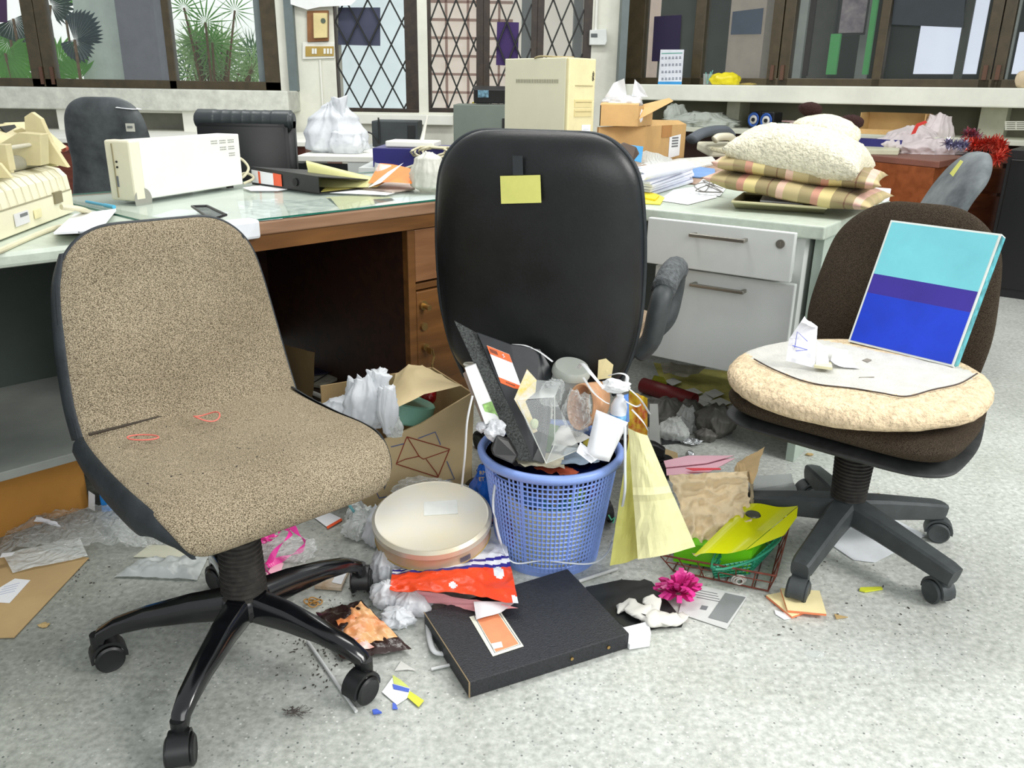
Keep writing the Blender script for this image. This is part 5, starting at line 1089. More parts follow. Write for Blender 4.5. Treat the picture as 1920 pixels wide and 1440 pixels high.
# ---- sill things ----------------------------------------------------------------------
SY = -.15   # in front of the right windows on the ledge
def rwp(px_, py_, d=-.2):
    q = (RP.x-RDy*d, RP.y+RDx*d); return atp(px_, py_, q, RA)
t = thing('desk_calendar', 'white desk calendar with blue foot standing on the right window ledge', 'calendar', rwp(1257, 160)); t.location.z = zt
def rq(P, d=-.2): return [rwp(x, y, d) for x, y in P]
nrw = Vector((RDy, -RDx, 0))
bm = BM(); card(bm, rq([(1234, 160), (1278, 160), (1283, 93), (1239, 93)]), .004, n=nrw); wpart(t, 'board', bm, mat('calendar white', (226, 230, 238), .5))
bm = BM(); card(bm, [p+nrw*.005 for p in rq([(1234, 160), (1278, 160), (1279, 153), (1234.6, 153)])], .001, n=nrw); wpart(t, 'blue_foot', bm, mat('calendar blue', (60, 150, 210), .5))
for r_ in range(4):
    bm = BM()
    for c_ in range(6):
        x0 = 1240.5+c_*6.6; y0 = 107+r_*13-.2*c_; 
        card(bm, [p+nrw*.005 for p in rq([(x0, y0+4), (x0+4.2, y0+4), (x0+4.2, y0+2.6), (x0, y0+2.6)])], .001, n=nrw); card(bm, [p+nrw*.005 for p in rq([(x0+.5, y0+1.5), (x0+4, y0+1.5), (x0+4, y0), (x0+.5, y0)])], .001, n=nrw)
    wpart(t, 'month_row', bm, mat('calendar print', (120, 126, 140), .6))
bm = BM(); card(bm, [p+nrw*.005 for p in rq([(1241, 101), (1280, 100), (1280, 98.5), (1241, 99.5)])], .001, n=nrw); wpart(t, 'heading', bm, mat('calendar teal', (90, 170, 150), .6))
bm = BM(); a = rwp(1256, 160, -.10); card(bm, [rwp(1238, 160, -.12), rwp(1276, 160, -.12), rwp(1282, 95, -.19), rwp(1240, 95, -.19)], .003, n=-nrw); wpart(t, 'rear_stand', bm, mat('calendar blue', (60, 150, 210), .5))
t = thing('plastic_cup', 'clear plastic cup of straws on the right window ledge', 'cup', rwp(1326, 158)); t.location.z = zt
bm = BM(); lathe(bm, [(.028, .001), (.034, .075), (.032, .075), (.026, .004), (.001, .003)], 20); obj('cup', bm, CLEARH, t, smooth='auto')
for k, (dx, hh) in enumerate(((.02, .10), (-.01, .085), (.012, .09))):
    bm = BM(); cyl(bm, (0, 0, .006), (dx*1.6, .005*k, hh), .003, n=8); obj('straw', bm, mat('aqua straw', (120, 196, 184), .4), t)
c = rwp(1362, 150); bm = BM(); blob(bm, (c.x, c.y, zt+.035), (.10, .05, .056), 5, .25, 1.6, floor=zt+.001); one('yellow_bag', bm, mat('shiny yellow foil', (238, 222, 40), .3, var=(6, .1)), 'crumpled bright yellow bag on the right window ledge', 'bag', smooth=True)
c = rwp(1402, 158); bm = BM(); blob(bm, (c.x, c.y, zt+.006), (.05, .03, .01), 9, .3, 3, floor=zt+.001); one('twig_scraps', bm, mat('straw scraps', (170, 150, 80), .8), 'small heap of dry scraps right of the yellow bag', 'scraps')
c = rwp(1922, 148, -.24); bm = BM(); blob(bm, (c.x, c.y, zt+.05), (.05, .04, .055), 5, .15, 1.5, floor=zt+.001); one('cloth_bundle', bm, mat('pale cloth', (214, 196, 164), .8), 'pale cloth bundle on the ledge at the right edge', 'cloth', smooth=True)
# ---- things on the right counter
zC = .8155
def rc(px_, d=-.25): p = rwp(px_, 200, d); return Vector((p.x, p.y, zC))
a = rc(1332); bm = BM(); sack(bm, a+Vector((-.04, .0, 0)), .10, .26, .08, ((0, .9), (.4, 1), (1, .5)), 5, .5, fq=1.6); sack(bm, a+Vector((-.22, .12, 0)), .15, .09, .05, ((0, .9), (.5, .9), (1, .6)), 8, .4, n=60, nz=24); one('plastic_bag', bm, mat('dull translucent bag', (196, 202, 192), .35, transl=.3, bump=(20, .6)), 'long translucent plastic bag on the right counter beside the cartons', 'bag', smooth=True)
for i, (x_, y_, d) in enumerate(((1413, 220, -.22), (1436, 226, -.34))):
    p = rwp(x_, y_, d); r_ = .054
    t = thing('speaker', ['small black speaker with blue ring, left one of the pair', 'small black speaker with blue ring, right one of the pair'][i], 'speaker', (p.x, p.y, zC), RA-18, group='small speakers on the right counter')
    bm = BM(); box(bm, (0, .06, .06), (.105, .10, .115)); obj('cabinet', bm, BLK, t, bevel=.008)
    bm = BM(); lathe(bm, [(.028, 0), (.046, .004), (.05, .010), (.044, .014), (.030, .006), (.028, 0)], 32); bmesh.ops.transform(bm, matrix=Matrix.Translation((0, .01, .06)) @ Matrix.Rotation(R_(90), 4, 'X'), verts=bm.verts[:]); obj('ring', bm, mat('metal blue ring', (54, 98, 184), .25, metal=.4), t, smooth=True)
    bm = BM(); lathe(bm, [(.012, .004), (.030, .008), (.030, .0), (.001, 0)], 24); bmesh.ops.transform(bm, matrix=Matrix.Translation((0, .006, .06)) @ Matrix.Rotation(R_(90), 4, 'X'), verts=bm.verts[:]); obj('cone', bm, mat('white cone', (214, 214, 210), .4), t, smooth=True)
    bm = BM(); cyl(bm, (0, .004, .06), (0, -.008, .06), .013); obj('dust_cap', bm, BLK, t)
def smallbox(px0, px1, h, d, m, name, label, cat, dp=.1, z=zC):
    a = rc(px0, d); b = rc(px1, d); v = b-a; bm = BM(); n = Vector((-v.y, v.x, 0)).normalized()
    card(bm, [Vector((q.x, q.y, z)) for q in (a, b, b+n*dp, a+n*dp)], h, n=(0, 0, 1)); return one(name, bm, m, label, cat, bevel=.003)
smallbox(1450, 1476, .05, -.3, mat('dark green card', (34, 60, 52), .5), 'dark_box', 'dark green box right of the speakers on the counter', 'box')
smallbox(1466, 1494, .06, -.15, mat('red white print', (190, 110, 110), .5, var=(30, .5), rgb2=(230, 220, 216)), 'printed_box', 'red and white printed box behind the fleece cushion', 'box')
smallbox(1585, 1610, .045, -.2, mat('black spine', (34, 32, 26), .5), 'book', 'dark book with yellow spine right of the fleece cushion', 'book')
smallbox(1587, 1608, .018, -.215, mat('yellow spine', (220, 200, 40), .5), 'yellow_book', 'thin yellow book in front of the dark one on the counter', 'book', .02, zC+.012)
bm = BM(); c = rc(1405, -.1); blob(bm, c+Vector((.1, .02, .06)), (.10, .05, .05), 2, .2, 2, sub=3, floor=zC+.001); one('grey_bag', bm, mat('grey green bag', (150, 156, 144), .5), 'grey green bag behind the two speakers', 'bag', smooth=True)
t = thing('carton_tray', 'open cardboard tray on the counter behind the far desk', 'box', rc(1680, -.30))
P0 = rq([(1612, 243), (1700, 243), (1745, 226)], -.30); a = rc(1616, -.34); b = rc(1738, -.34); n = Vector((RDy, -RDx, 0))*-1
hT = .13
for nm, q0, q1 in (('front_wall', a, b), ('back_wall', a+n*.22, b+n*.22), ('end_wall', a, a+n*.22), ('end_wall', b, b+n*.22)):
    hh = hT if nm != 'front_wall' else .03
    bm = BM(); card(bm, [q0, q1, q1+Vector((0, 0, hh)), q0+Vector((0, 0, hh))], .004, n=n if 'end' not in nm else (RDx, RDy, 0)); wpart(t, nm, bm, CARD if nm != 'front_wall' else CARD)
for k in range(4):
    a = rc(1872+k*1.0, -.25); b = rc(1925, -.25); 
t = thing('wire_tray', 'stacked wire letter tray at the far right of the counter', 'tray', rc(1900, -.3))
for k in range(5):
    a = rwp(1884, 243-k*3.6, -.3); b = rwp(1935, 243-k*3.6, -.3); bm = BM(); tube(bm, [a, b], .004, 6); wpart(t, 'wire', bm, mat('pale wire', (200, 200, 186), .4))
for x_ in (1886, 1905, 1925): bm = BM(); a = rwp(x_, 243, -.3); b = rwp(x_, 228, -.3); tube(bm, [a, b], .004, 6); wpart(t, 'wire', bm, _m['pale wire'])
# ---- things on the far desk
zD = .7205
def fd(P, th, m, name, label, cat, z=zD, **k): bm = BM(); card(bm, px(P, z), th); return one(name, bm, m, label, cat, **k)
a = rc(1612, -.56); b = rc(1702, -.56); v = b-a; n = Vector((-v.y, v.x, 0)).normalized()*.08; bm = BM(); card(bm, [Vector((q.x, q.y, zD)) for q in (a, b, b+n, a+n)], .075, n=(0, 0, 1)); one('navy_box', bm, NAVY, 'navy blue flat box behind the beige keyboard on the far desk', 'box')
fd([(1590, 289), (1684, 291), (1692, 280), (1600, 277)], .03, mat('keyboard beige', (208, 208, 180), .5), 'keyboard', 'beige keyboard tray at the left of the far desk', 'keyboard', bevel=.004)
fd([(1766, 288), (1836, 289), (1846, 281), (1782, 279)], .012, PAPER, 'white_tray', 'flat white box lid on the far desk under the tinsel', 'lid', bevel=.003)
c = atz(1730, 288, zD); bm = BM(); sack(bm, c+Vector((-.02, .12, 0)), .16, .21, .12, ((0, .9), (.3, 1), (.7, .7), (1, .2)), 4, .35); sack(bm, c+Vector((.14, .16, .0)), .22, .11, .08, ((0, 1), (.5, .8), (1, .5)), 6, .35); sack(bm, c+Vector((.04, -.02, 0)), .09, .18, .09, ((0, .9), (.4, 1), (1, .3)), 9, .4)
one('plastic_bag', bm, mat('pinkish white bag', (244, 234, 234), .35, transl=.3, var=(5, .1), bump=(22, .6)), 'pinkish white carrier bag with red print on the far desk', 'bag', smooth=True)
c = aty(1722, 240, c.y-.02); bm = BM(); P = [(1708, 252), (1716, 250), (1722, 237), (1738, 230), (1735, 226), (1718, 232)]; card(bm, [aty(x_, y_, c.y-.02) for x_, y_ in P], .004, n=(0, -1, 0)); one('bag_print', bm, mat('red print', (222, 60, 50), .4), 'red printed band across the pinkish white bag', 'print')
TINR = mat('red tinsel foil', (176, 26, 20), .2, metal=.6, rgb2=(240, 110, 90), var=(60, .5)); TINP = mat('violet silver tinsel', (70, 50, 120), .2, metal=.6, rgb2=(210, 210, 230), var=(60, .5))
def tinsel(pts, r, n, m, name, label, seed):
    random.seed(seed); bm = BM(); path = spline(pts, 8)
    for k in range(n):
        p = random.choice(path); d = Vector((random.gauss(0, 1), random.gauss(0, 1), random.gauss(0, 1))).normalized()*r*random.uniform(.5, 1); s = d.cross(Vector((random.random(), random.random(), 1))).normalized()*.004
        a = [bm.verts.new(q) for q in (p-s, p+s, p+d+s*.4, p+d-s*.4)]; bm.faces.new(a)
    tube(bm, path, .006, 5); o = one(name, bm, m, label, 'tinsel'); return o
zz_ = lambda x, y, dz=.03: atz(x, y, zD)+Vector((0, 0, dz))
tinsel([aty(1812, 268, 4.9), aty(1835, 272, 4.8), aty(1858, 268, 4.7), aty(1874, 272, 4.5), aty(1878, 288, 4.4), aty(1868, 300, 4.35)], .055, 1100, TINR, 'red_tinsel', 'red tinsel garland spilling over the corner of the far desk', 3)
tinsel([aty(1775, 268, 4.75), aty(1795, 272, 4.7), aty(1812, 272, 4.7)], .04, 350, TINP, 'violet_tinsel', 'dark violet tinsel lying under the pinkish white bag', 5)
tinsel([aty(1812, 250, 4.95), aty(1826, 252, 4.95), aty(1834, 262, 4.9)], .045, 350, mat('silver red tinsel', (170, 150, 170), .2, metal=.6, rgb2=(190, 40, 50), var=(40, .5)), 'silver_tinsel', 'silver and red tinsel behind the bag handle', 7)
# yellow note on the tilted grey chair and on the black chair
# ================================================================ notes on chairs, things on the right chair
fd2 = Vector((math.cos(R_(F2)), math.sin(R_(F2)), 0)); pb = Vector((T2[0], T2[1], 0)) - fd2*.397
bm = BM(); card(bm, [atp(x, y, pb, F2-90) for x, y in ((938, 330), (1013, 328), (1015, 380), (940, 382))], .0012, n=-fd2); one('sticky_note', bm, mat('yellow note', (222, 222, 122), .6, var=(12, .04)), 'yellow sticky note on the back of the black leather chair', 'note')
bm = BM(); card(bm, [atp(x, y, pb, F2-90) for x, y in ((961, 292), (980, 292), (981, 328), (962, 328))], .0008, n=-fd2); one('clear_tape', bm, mat('smoky tape', (46, 50, 52), .25), 'strip of clear tape above the yellow note on the black chair', 'tape')
fg = Vector((math.cos(R_(35)), math.sin(R_(35)), 0)); pg = Vector((1.32, 3.22, 0))
bm = BM(); card(bm, [atp(x, y, pg, -55) for x, y in ((1781, 325), (1801, 300), (1806, 303), (1787, 331))], .002, n=-fg); one('sticky_note', bm, _m['yellow note'], 'narrow yellow note on the back of the dusty grey chair', 'note')
# round cushion
cc = Vector((.758, 1.722, .458))
SAND = mat('sandy fleece', (226, 204, 170), .95, spec=.1, var=(60, .14), bump=(110, 1.0))
t = thing('round_cushion', 'round sandy fleece seat cushion with pale face patch on the right chair', 'cushion', cc, rot=(R_(1), R_(-2), 0))
bm = BM(); n = 120; rings = []
for k in range(26):
    a = math.pi*(k/25)-math.pi/2; r = .222+.044*max(0, math.cos(a))**.8; z = .025*math.sin(a)
    if k == 0: r = .01
    ring = []
    for i in range(n):
        th = 2*math.pi*i/n; q = Vector((math.cos(th)*r*1.03, math.sin(th)*r*.93, z)); q *= 1+.02*fbm(q, 6); q += Vector((math.cos(th), math.sin(th), 0))*.004*abs(noise.noise(q*55)); ring.append(bm.verts.new(q))
    rings.append(ring)
for r in [.22-.0075*q for q in range(1, 29)]:
    rings.append([bm.verts.new((math.cos(2*math.pi*i/n)*r*1.03, math.sin(2*math.pi*i/n)*r*.93, .0255+.006*(1-(r/.22)**2)+.0015*noise.noise(Vector((math.cos(2*math.pi*i/n)*r*30, math.sin(2*math.pi*i/n)*r*30, 0))))) for i in range(n)])
for A_, B_ in zip(rings, rings[1:]):
    for i in range(n): bm.faces.new((A_[i], A_[(i+1) % n], B_[(i+1) % n], B_[i]))
bm.faces.new(rings[0][::-1]); bm.faces.new(rings[-1]); CB = bm
PP = [(1397, 648), (1415, 632), (1450, 627), (1490, 628), (1560, 641), (1640, 662), (1720, 678), (1800, 692), (1832, 706), (1800, 722), (1750, 731), (1700, 741), (1650, 733), (1600, 724), (1540, 716), (1500, 706), (1450, 686), (1415, 668)]
zc = cc.z+.028; pg_ = [p-cc for p in px(PP, zc)]
def inside(x, y, P):
    r = False
    for i in range(len(P)):
        a, b = P[i], P[i-1]
        if (a.y > y) != (b.y > y) and x < (b.x-a.x)*(y-a.y)/(b.y-a.y)+a.x: r = not r
    return r
for f in CB.faces:
    c = f.calc_center_median()
    if c.z > .012 and inside(c.x, c.y, pg_): f.material_index = 1
obj('cushion_body', CB, [SAND, mat('pale patch cloth', (194, 193, 186), .9, var=(30, .05), bump=(200, .3))], t, smooth=True)
bm = BM(); tube(bm, spline([p-cc for p in px([PP[i] for i in (17, 16, 15, 14, 13, 12, 11, 10, 9, 8)], zc+.003)], 6), .0016, 5); obj('seam', bm, mat('dark seam thread', (70, 60, 54), .9), t)
bm = BM(); card(bm, [p-cc for p in px([(1617, 677), (1626, 674), (1635, 677), (1627, 681)], zc+.004)], .001, n=(0, 0, 1)); tube(bm, [p-cc for p in px([(1612, 706), (1640, 706)], zc+.004)], .001, 4); obj('stitched_mark', bm, mat('grey stitch', (130, 124, 114), .9), t)
# blue flat box leaning on the backrest
BL, BR = atz(1590, 640, .494), atz(1787, 688, .494); TL, TR = aty(1673, 405, BL.y+.07), aty(1875, 447, BR.y+.07)
TR = BR+(TL-BL)*1.0
TL = (TL+ (aty(1875, 447, BR.y+.07)-(BR-BL)))*.5; TR = TL+(BR-BL)
t = thing('flat_box', 'flat cyan and blue carton leaning against the dark brown backrest', 'box', BL)
nb = (BR-BL).cross(TL-BL).normalized(); nb = nb if nb.y < 0 else -nb
def fb(u, v, o=0): return BL+(BR-BL)*u+(TL-BL)*v+nb*o
bm = BM(); card(bm, [fb(0, 0, -.028), fb(1, 0, -.028), fb(1, 1, -.028), fb(0, 1, -.028)], .028, n=nb); wpart(t, 'box_body', bm, mat('white card edge', (228, 232, 226), .5))
for u0, u1, v0, v1, m_, nm in ((.02, .98, .565, .985, mat('cyan print', (122, 208, 218), .35, var=(6, .05)), 'cyan_panel'), (.02, .98, .41, .565, mat('violet print', (58, 44, 150), .35, var=(5, .08)), 'violet_band'), (.02, .98, .015, .41, mat('blue print', (26, 62, 200), .3, var=(5, .12)), 'blue_panel')):
    bm = BM(); card(bm, [fb(u0, v0, .0006), fb(u1, v0-.06*0, .0006), fb(u1, v1, .0006), fb(u0, v1, .0006)], .0006, n=nb); wpart(t, nm, bm, m_)
bm = BM(); du = (BR-BL).normalized(); card(bm, [fb(1, .01, -.002)+du*.0006, fb(1, .99, -.002)+du*.0006, fb(1, .99, -.026)+du*.0006, fb(1, .01, -.026)+du*.0006], .0005, n=du); wpart(t, 'side_print', bm, mat('teal side print', (80, 170, 180), .4, var=(40, .3)))
# crumpled paper on the cushion
PC = mat('crumpled paper', (240, 241, 246), .6, var=(12, .04))
bm = BM(); zq = .4915; by = atz(1500, 686, zq).y
for P in ([(1474, 676, by+.02), (1528, 690, by-.01), (1531, 640, by+.02), (1480, 634, by+.03)], [(1480, 634, by+.03), (1531, 640, by+.02), (1532, 614, by+.03), (1506, 596, by+.04)], [(1506, 596, by+.04), (1532, 614, by+.03), (1528, 618, by+.0), (1500, 606, by+.01)],
          [(1528, 690, by-.01), (1556, 694, by-.01), (1548, 652, by+.03), (1531, 640, by+.02)], [(1532, 660, by+.02), (1590, 672, by+.05), (1588, 660, by+.08), (1545, 650, by+.06)], [(1556, 680, by+.0), (1608, 702, by-.01), (1594, 668, by+.05), (1560, 664, by+.04)]):
    patch(bm, pxy(P), 6, 6, wrinkle(len(bm.verts) % 7, .006, 5))
for v in bm.verts:
    if v.co.z < zq: v.co.z = zq
one('crumpled_paper', bm, PC, 'crumpled white paper with blue pen marks on the round cushion', 'paper')
bm = BM(); tube(bm, pxy([(1490, 652, by+.005), (1495, 622, by+.010), (1514, 640, by+.005)]), .0009, 4); tube(bm, pxy([(1486, 648, by+.0), (1514, 656, by+.0), (1492, 658, by+.0)]), .0009, 4); one('pen_marks', bm, mat('blue ink', (60, 80, 200), .5), 'blue pen strokes on the crumpled paper', 'ink')
bm = BM(); card(bm, px([(1526, 690), (1560, 694), (1558, 684), (1530, 680)], zq+.001), .006); one('paper_stub', bm, mat('yellowed stub', (222, 216, 178), .7), 'yellowed paper stub at the foot of the crumpled paper', 'paper')
# ================================================================ blue wastepaper basket
BC = Vector((.092, 1.755, 0)); H_ = .262; RB_, RT_ = .120, .155
t = thing('waste_basket', 'blue perforated plastic wastepaper basket overflowing with rubbish', 'basket', BC)
BLU = mat('periwinkle plastic', (142, 170, 236), .38, var=(10, .06))
n, mrows = 84, 21; bm = BM(); G = []
for j in range(mrows+1):
    v = j/mrows; r = RB_+(RT_-RB_)*v; G.append([bm.verts.new((r*math.cos(2*math.pi*i/n), r*math.sin(2*math.pi*i/n), .012+(H_-.012)*v)) for i in range(n)])
for j in range(mrows):
    for i in range(n):
        ang = 360*i/n
        if j >= mrows-2 and 214 <= ang <= 228: continue
        bm.faces.new((G[j][i], G[j][(i+1) % n], G[j+1][(i+1) % n], G[j+1][i]))
o = obj('lattice_wall', bm, BLU, t); wf = o.modifiers.new('w', 'WIREFRAME'); wf.thickness = .0062; wf.use_even_offset = False
bm = BM(); lathe(bm, [(.001, .004), (RB_-.002, .004), (RB_+.002, .0), (RB_+.003, .022), (RB_-.001, .022), (RB_-.004, .008), (.001, .008)], 64); obj('bottom', bm, BLU, t, smooth='auto')
bm = BM(); lathe(bm, [(RT_-.002, H_-.008), (RT_+.002, H_-.010), (RT_+.012, H_-.006), (RT_+.015, H_+.006), (RT_+.008, H_+.014), (RT_-.001, H_+.012), (RT_-.003, H_+.0), (RT_-.002, H_-.008)], 88); obj('rim', bm, BLU, t, smooth=True)
for k in range(8):
    a = 2*math.pi*(k+.4)/8; bm = BM(); cyl(bm, (RB_*math.cos(a), RB_*math.sin(a), .01), (RT_*math.cos(a), RT_*math.sin(a), H_), .0028, n=6); obj('rib', bm, BLU, t)
# rubbish within the basket
def inb(name, label, cat, m, z0, z1, a0, a1, r=.92, seed=1, amp=.006):
    bm = BM(); nx, ny = 30, 12; G = []
    for j in range(ny+1):
        z = z0+(z1-z0)*j/ny; rr = (RB_+(RT_-RB_)*z/H_)*r
        G.append([bm.verts.new(BC+Vector(((rr-amp*abs(noise.noise(Vector((i*.3, j*.4, seed)))))*math.cos(R_(a0+(a1-a0)*i/nx)), (rr-amp*abs(noise.noise(Vector((i*.3, j*.4, seed)))))*math.sin(R_(a0+(a1-a0)*i/nx)), z+.008*math.sin(i*.5+seed)*(j/ny)))) for i in range(nx+1)])
    for j in range(ny):
        for i in range(nx): bm.faces.new((G[j][i], G[j][i+1], G[j+1][i+1], G[j+1][i]))
    return one(name, bm, m, label, cat, smooth=True)
inb('plastic_liner', 'pale yellow paper seen through the lattice of the blue basket', 'paper', mat('pale yellow liner', (255, 250, 196), .6, var=(10, .1), emis=0), .014, .185, 225, 330, .95)
inb('plastic_liner', 'dark rubbish bag seen through the upper lattice of the basket', 'bag', mat('dark liner', (50, 54, 52), .4, var=(24, .6), rgb2=(176, 170, 150)), .02, .215, 90, 400, .86, 5, .02)
for k, (a0, a1, z0, z1, c_, l_) in enumerate(((200, 228, .06, .14, (170, 50, 60), 'dark red wrapper seen through the left side of the basket'), (285, 300, .19, .225, (150, 190, 60), 'lime green scrap seen under the rim of the basket'), (240, 262, .185, .215, (70, 120, 170), 'blue scrap seen through the middle lattice of the basket'), (305, 325, .195, .23, (170, 120, 150), 'pink violet scrap seen through the right lattice of the basket'), (262, 300, .18, .20, (60, 130, 140), 'teal scrap above the yellow paper inside the basket'))):
    inb('wrapper', l_, 'wrapper', mat('scrap %d' % k, c_, .4, var=(30, .3)), z0, z1, a0, a1, .965, k+3, .004)
random.seed(44)
fl = [((210, 196, 90), 'mustard paper scrap lying in the front of the basket opening'), ((230, 230, 226), 'white paper scrap deep in the basket opening'), ((90, 130, 70), 'green scrap near the front rim inside the basket'), ((206, 170, 120), 'tan card scrap in the middle of the basket opening'), ((60, 60, 62), 'charcoal scrap at the right inside the basket'), ((220, 214, 190), 'cream scrap at the left inside the basket'), ((190, 90, 60), 'rust coloured scrap under the clear box in the basket'), ((160, 180, 200), 'pale blue scrap at the back inside the basket')]
for k, (c_, l_) in enumerate(fl):
    a = k*.785+.4; q = BC+Vector((math.cos(a)*.075, math.sin(a)*.078, .232+.010*(k % 3))); bm = BM()
    patch(bm, [q+rz(k*37) @ Vector(v_) for v_ in ((-.06, -.045, 0), (.06, -.04, .015), (.05, .045, .02), (-.05, .04, .0))], 8, 8, wrinkle(k+2, .02, 5)); one('paper_scrap', bm, mat('basket scrap %d' % k, c_, .6, var=(20, .15)), l_, 'scrap', smooth=True)
# things sticking out of the basket
def cardy(name, label, cat, P, m, th=.0015, **k): bm = BM(); card(bm, pxy(P), th, n=k.pop('n', (0, -1, .15))); return one(name, bm, m, label, cat, **k)
cardy('grainy_board', 'dark grainy file board leaning left out of the blue basket', 'board', [(852, 601, 1.80), (896, 625, 1.80), (1000, 864, 1.655), (972, 862, 1.645)], mat('grainy black board', (64, 68, 66), .7, var=(260, .45, 2), bump=(300, .5)), .006)
t = thing('black_folder', 'black card file with orange and white label standing in the basket', 'file', aty(1000, 860, 1.66))
FP = [(894, 622, 1.79), (958, 645, 1.79), (1012, 654, 1.80), (1034, 690, 1.79), (1032, 790, 1.73), (1020, 868, 1.665), (998, 862, 1.66)]
bm = BM(); card(bm, pxy(FP), .004, n=(0, -1, .1)); wpart(t, 'cover', bm, mat('black file card', (30, 34, 38), .4, var=(20, .2)), bevel=.001)
def tri(u, v, P, o=.006):
    a, b, c = (aty(*q) for q in P); return a+(b-a)*u+(c-a)*v+Vector((0, -o, 0))
LP_ = [(913, 645, 1.775), (955, 662, 1.775), (939, 715, 1.745)]
def lq(u0, u1, v0, v1, o): return [tri(u0, v0, LP_, o), tri(u1, v0, LP_, o), tri(u1, v1, LP_, o), tri(u0, v1, LP_, o)]
bm = BM(); card(bm, lq(0, 1, 0, 1, .0095), .0006, n=(0, -1, .1)); lb = wpart(t, 'label', bm, PAPER)
ORL = mat('label orange', (240, 104, 40), .5)
bm = BM(); card(bm, lq(0, 1, 0, .22, .0108), .0004, n=(0, -1, .1)); wpart(t, 'orange_header', bm, ORL, lb)
bm = BM(); card(bm, lq(0, 1, .84, 1, .0108), .0004, n=(0, -1, .1)); wpart(t, 'orange_footer', bm, ORL, lb)
bm = BM()
for k in range(7): u = .08+k*.05; card(bm, lq(u, u+.025, .05, .16, .0118), .0003, n=(0, -1, .1))
for k in range(6): u = .3+k*.07; card(bm, lq(u, u+.04, .89, .92, .0118), .0003, n=(0, -1, .1))
wpart(t, 'print_marks', bm, mat('dark print', (60, 54, 50), .6), lb)
bm = BM(); tube(bm, [tri(.72, .06, LP_, .0122), tri(.62, .09, LP_, .0122), tri(.72, .13, LP_, .0122), tri(.62, .17, LP_, .0122)], .0009, 4); wpart(t, 'logo_mark', bm, PAPER, lb)
cardy('grey_book', 'grey book with green lower corner standing at the basket rim', 'book', [(872, 688, 1.72), (892, 681, 1.74), (937, 787, 1.68), (910, 793, 1.665)], mat('pale grey cover', (206, 208, 206), .5, var=(6, .05)), .012)
cardy('green_patch', 'torn green paper on the lower end of the grey book', 'paper', [(905, 758, 1.675), (922, 752, 1.685), (936, 786, 1.672), (916, 795, 1.66)], mat('moss green print', (134, 176, 96), .6, var=(60, .3)), .001)
cardy('brown_board', 'thin taupe board just left of the grey book', 'board', [(868, 700, 1.75), (876, 694, 1.75), (914, 792, 1.68), (906, 796, 1.68)], mat('taupe card', (150, 134, 122), .7), .004)
bm = BM(); c = aty(882, 683, 1.78); tube(bm, [c+Vector((math.cos(a)*.014, math.sin(a)*.01, 0)) for a in [k*.4 for k in range(16)]], .003, 6, closed=True); one('paper_ring', bm, mat('cream ring', (204, 202, 186), .6), 'cream paper ring behind the grey book', 'ring')
bm = BM(); blob(bm, aty(928, 808, 1.655), (.022, .02, .024), 8, .35, 2.2, sub=3); blob(bm, aty(905, 800, 1.67), (.014, .014, .012), 9, .3, 2.2, sub=3); one('tissue', bm, mat('patterned tissue', (214, 216, 220), .7, var=(90, .15)), 'crumpled patterned tissue at the left rim of the basket', 'tissue')
cardy('black_case', 'black plastic case sunk in the left of the basket', 'case', [(920, 838, 1.64), (932, 812, 1.65), (955, 820, 1.66), (972, 850, 1.65), (962, 866, 1.635), (925, 850, 1.635)], mat('matte black pvc', (28, 28, 28), .4), .02, bevel=.004)
cardy('snack_packet', 'yellow and pink patterned packet leaning on the black folder', 'packet', [(964, 748, 1.66), (988, 692, 1.70), (1006, 712, 1.68), (1004, 735, 1.67), (985, 752, 1.66), (1008, 808, 1.64), (1000, 812, 1.64)], mat('packet yellow pink', (226, 206, 96), .4, var=(45, .6), rgb2=(238, 226, 214)), .002)
CLEARB = clear_mat('clear box film', (222, 228, 226), .24, .08, (12, 0))
t = thing('clear_box', 'clear folded plastic box in the front of the basket', 'box', aty(1020, 868, 1.62))
for nm, P in (('front_panel', [(970, 752, 1.64), (1040, 745, 1.64), (1088, 842, 1.60), (1024, 869, 1.60), (990, 800, 1.62)]), ('top_panel', [(970, 750, 1.64), (1004, 712, 1.68), (1052, 716, 1.68), (1040, 745, 1.64)]), ('bottom_panel', [(1024, 869, 1.60), (1040, 832, 1.64), (1088, 842, 1.60)])):
    bm = BM(); bm.faces.new([bm.verts.new(v) for v in pxy(P)]); wpart(t, nm, bm, CLEARB)
bm = BM(); tube(bm, pxy([(970, 750, 1.64), (1024, 869, 1.60), (1088, 842, 1.60)]), .0012, 5); tube(bm, pxy([(1040, 745, 1.64), (1040, 832, 1.64), (1024, 869, 1.60)]), .0010, 5); wpart(t, 'crease', bm, mat('pale crease', (210, 214, 206), .3))
bm = BM(); blob(bm, aty(1002, 795, 1.635), (.009, .006, .012), 2, .1, 1, sub=3); one('green_stub', bm, mat('pale green stub', (206, 216, 170), .5), 'pale green stub inside the clear folded box', 'scrap', smooth=True)
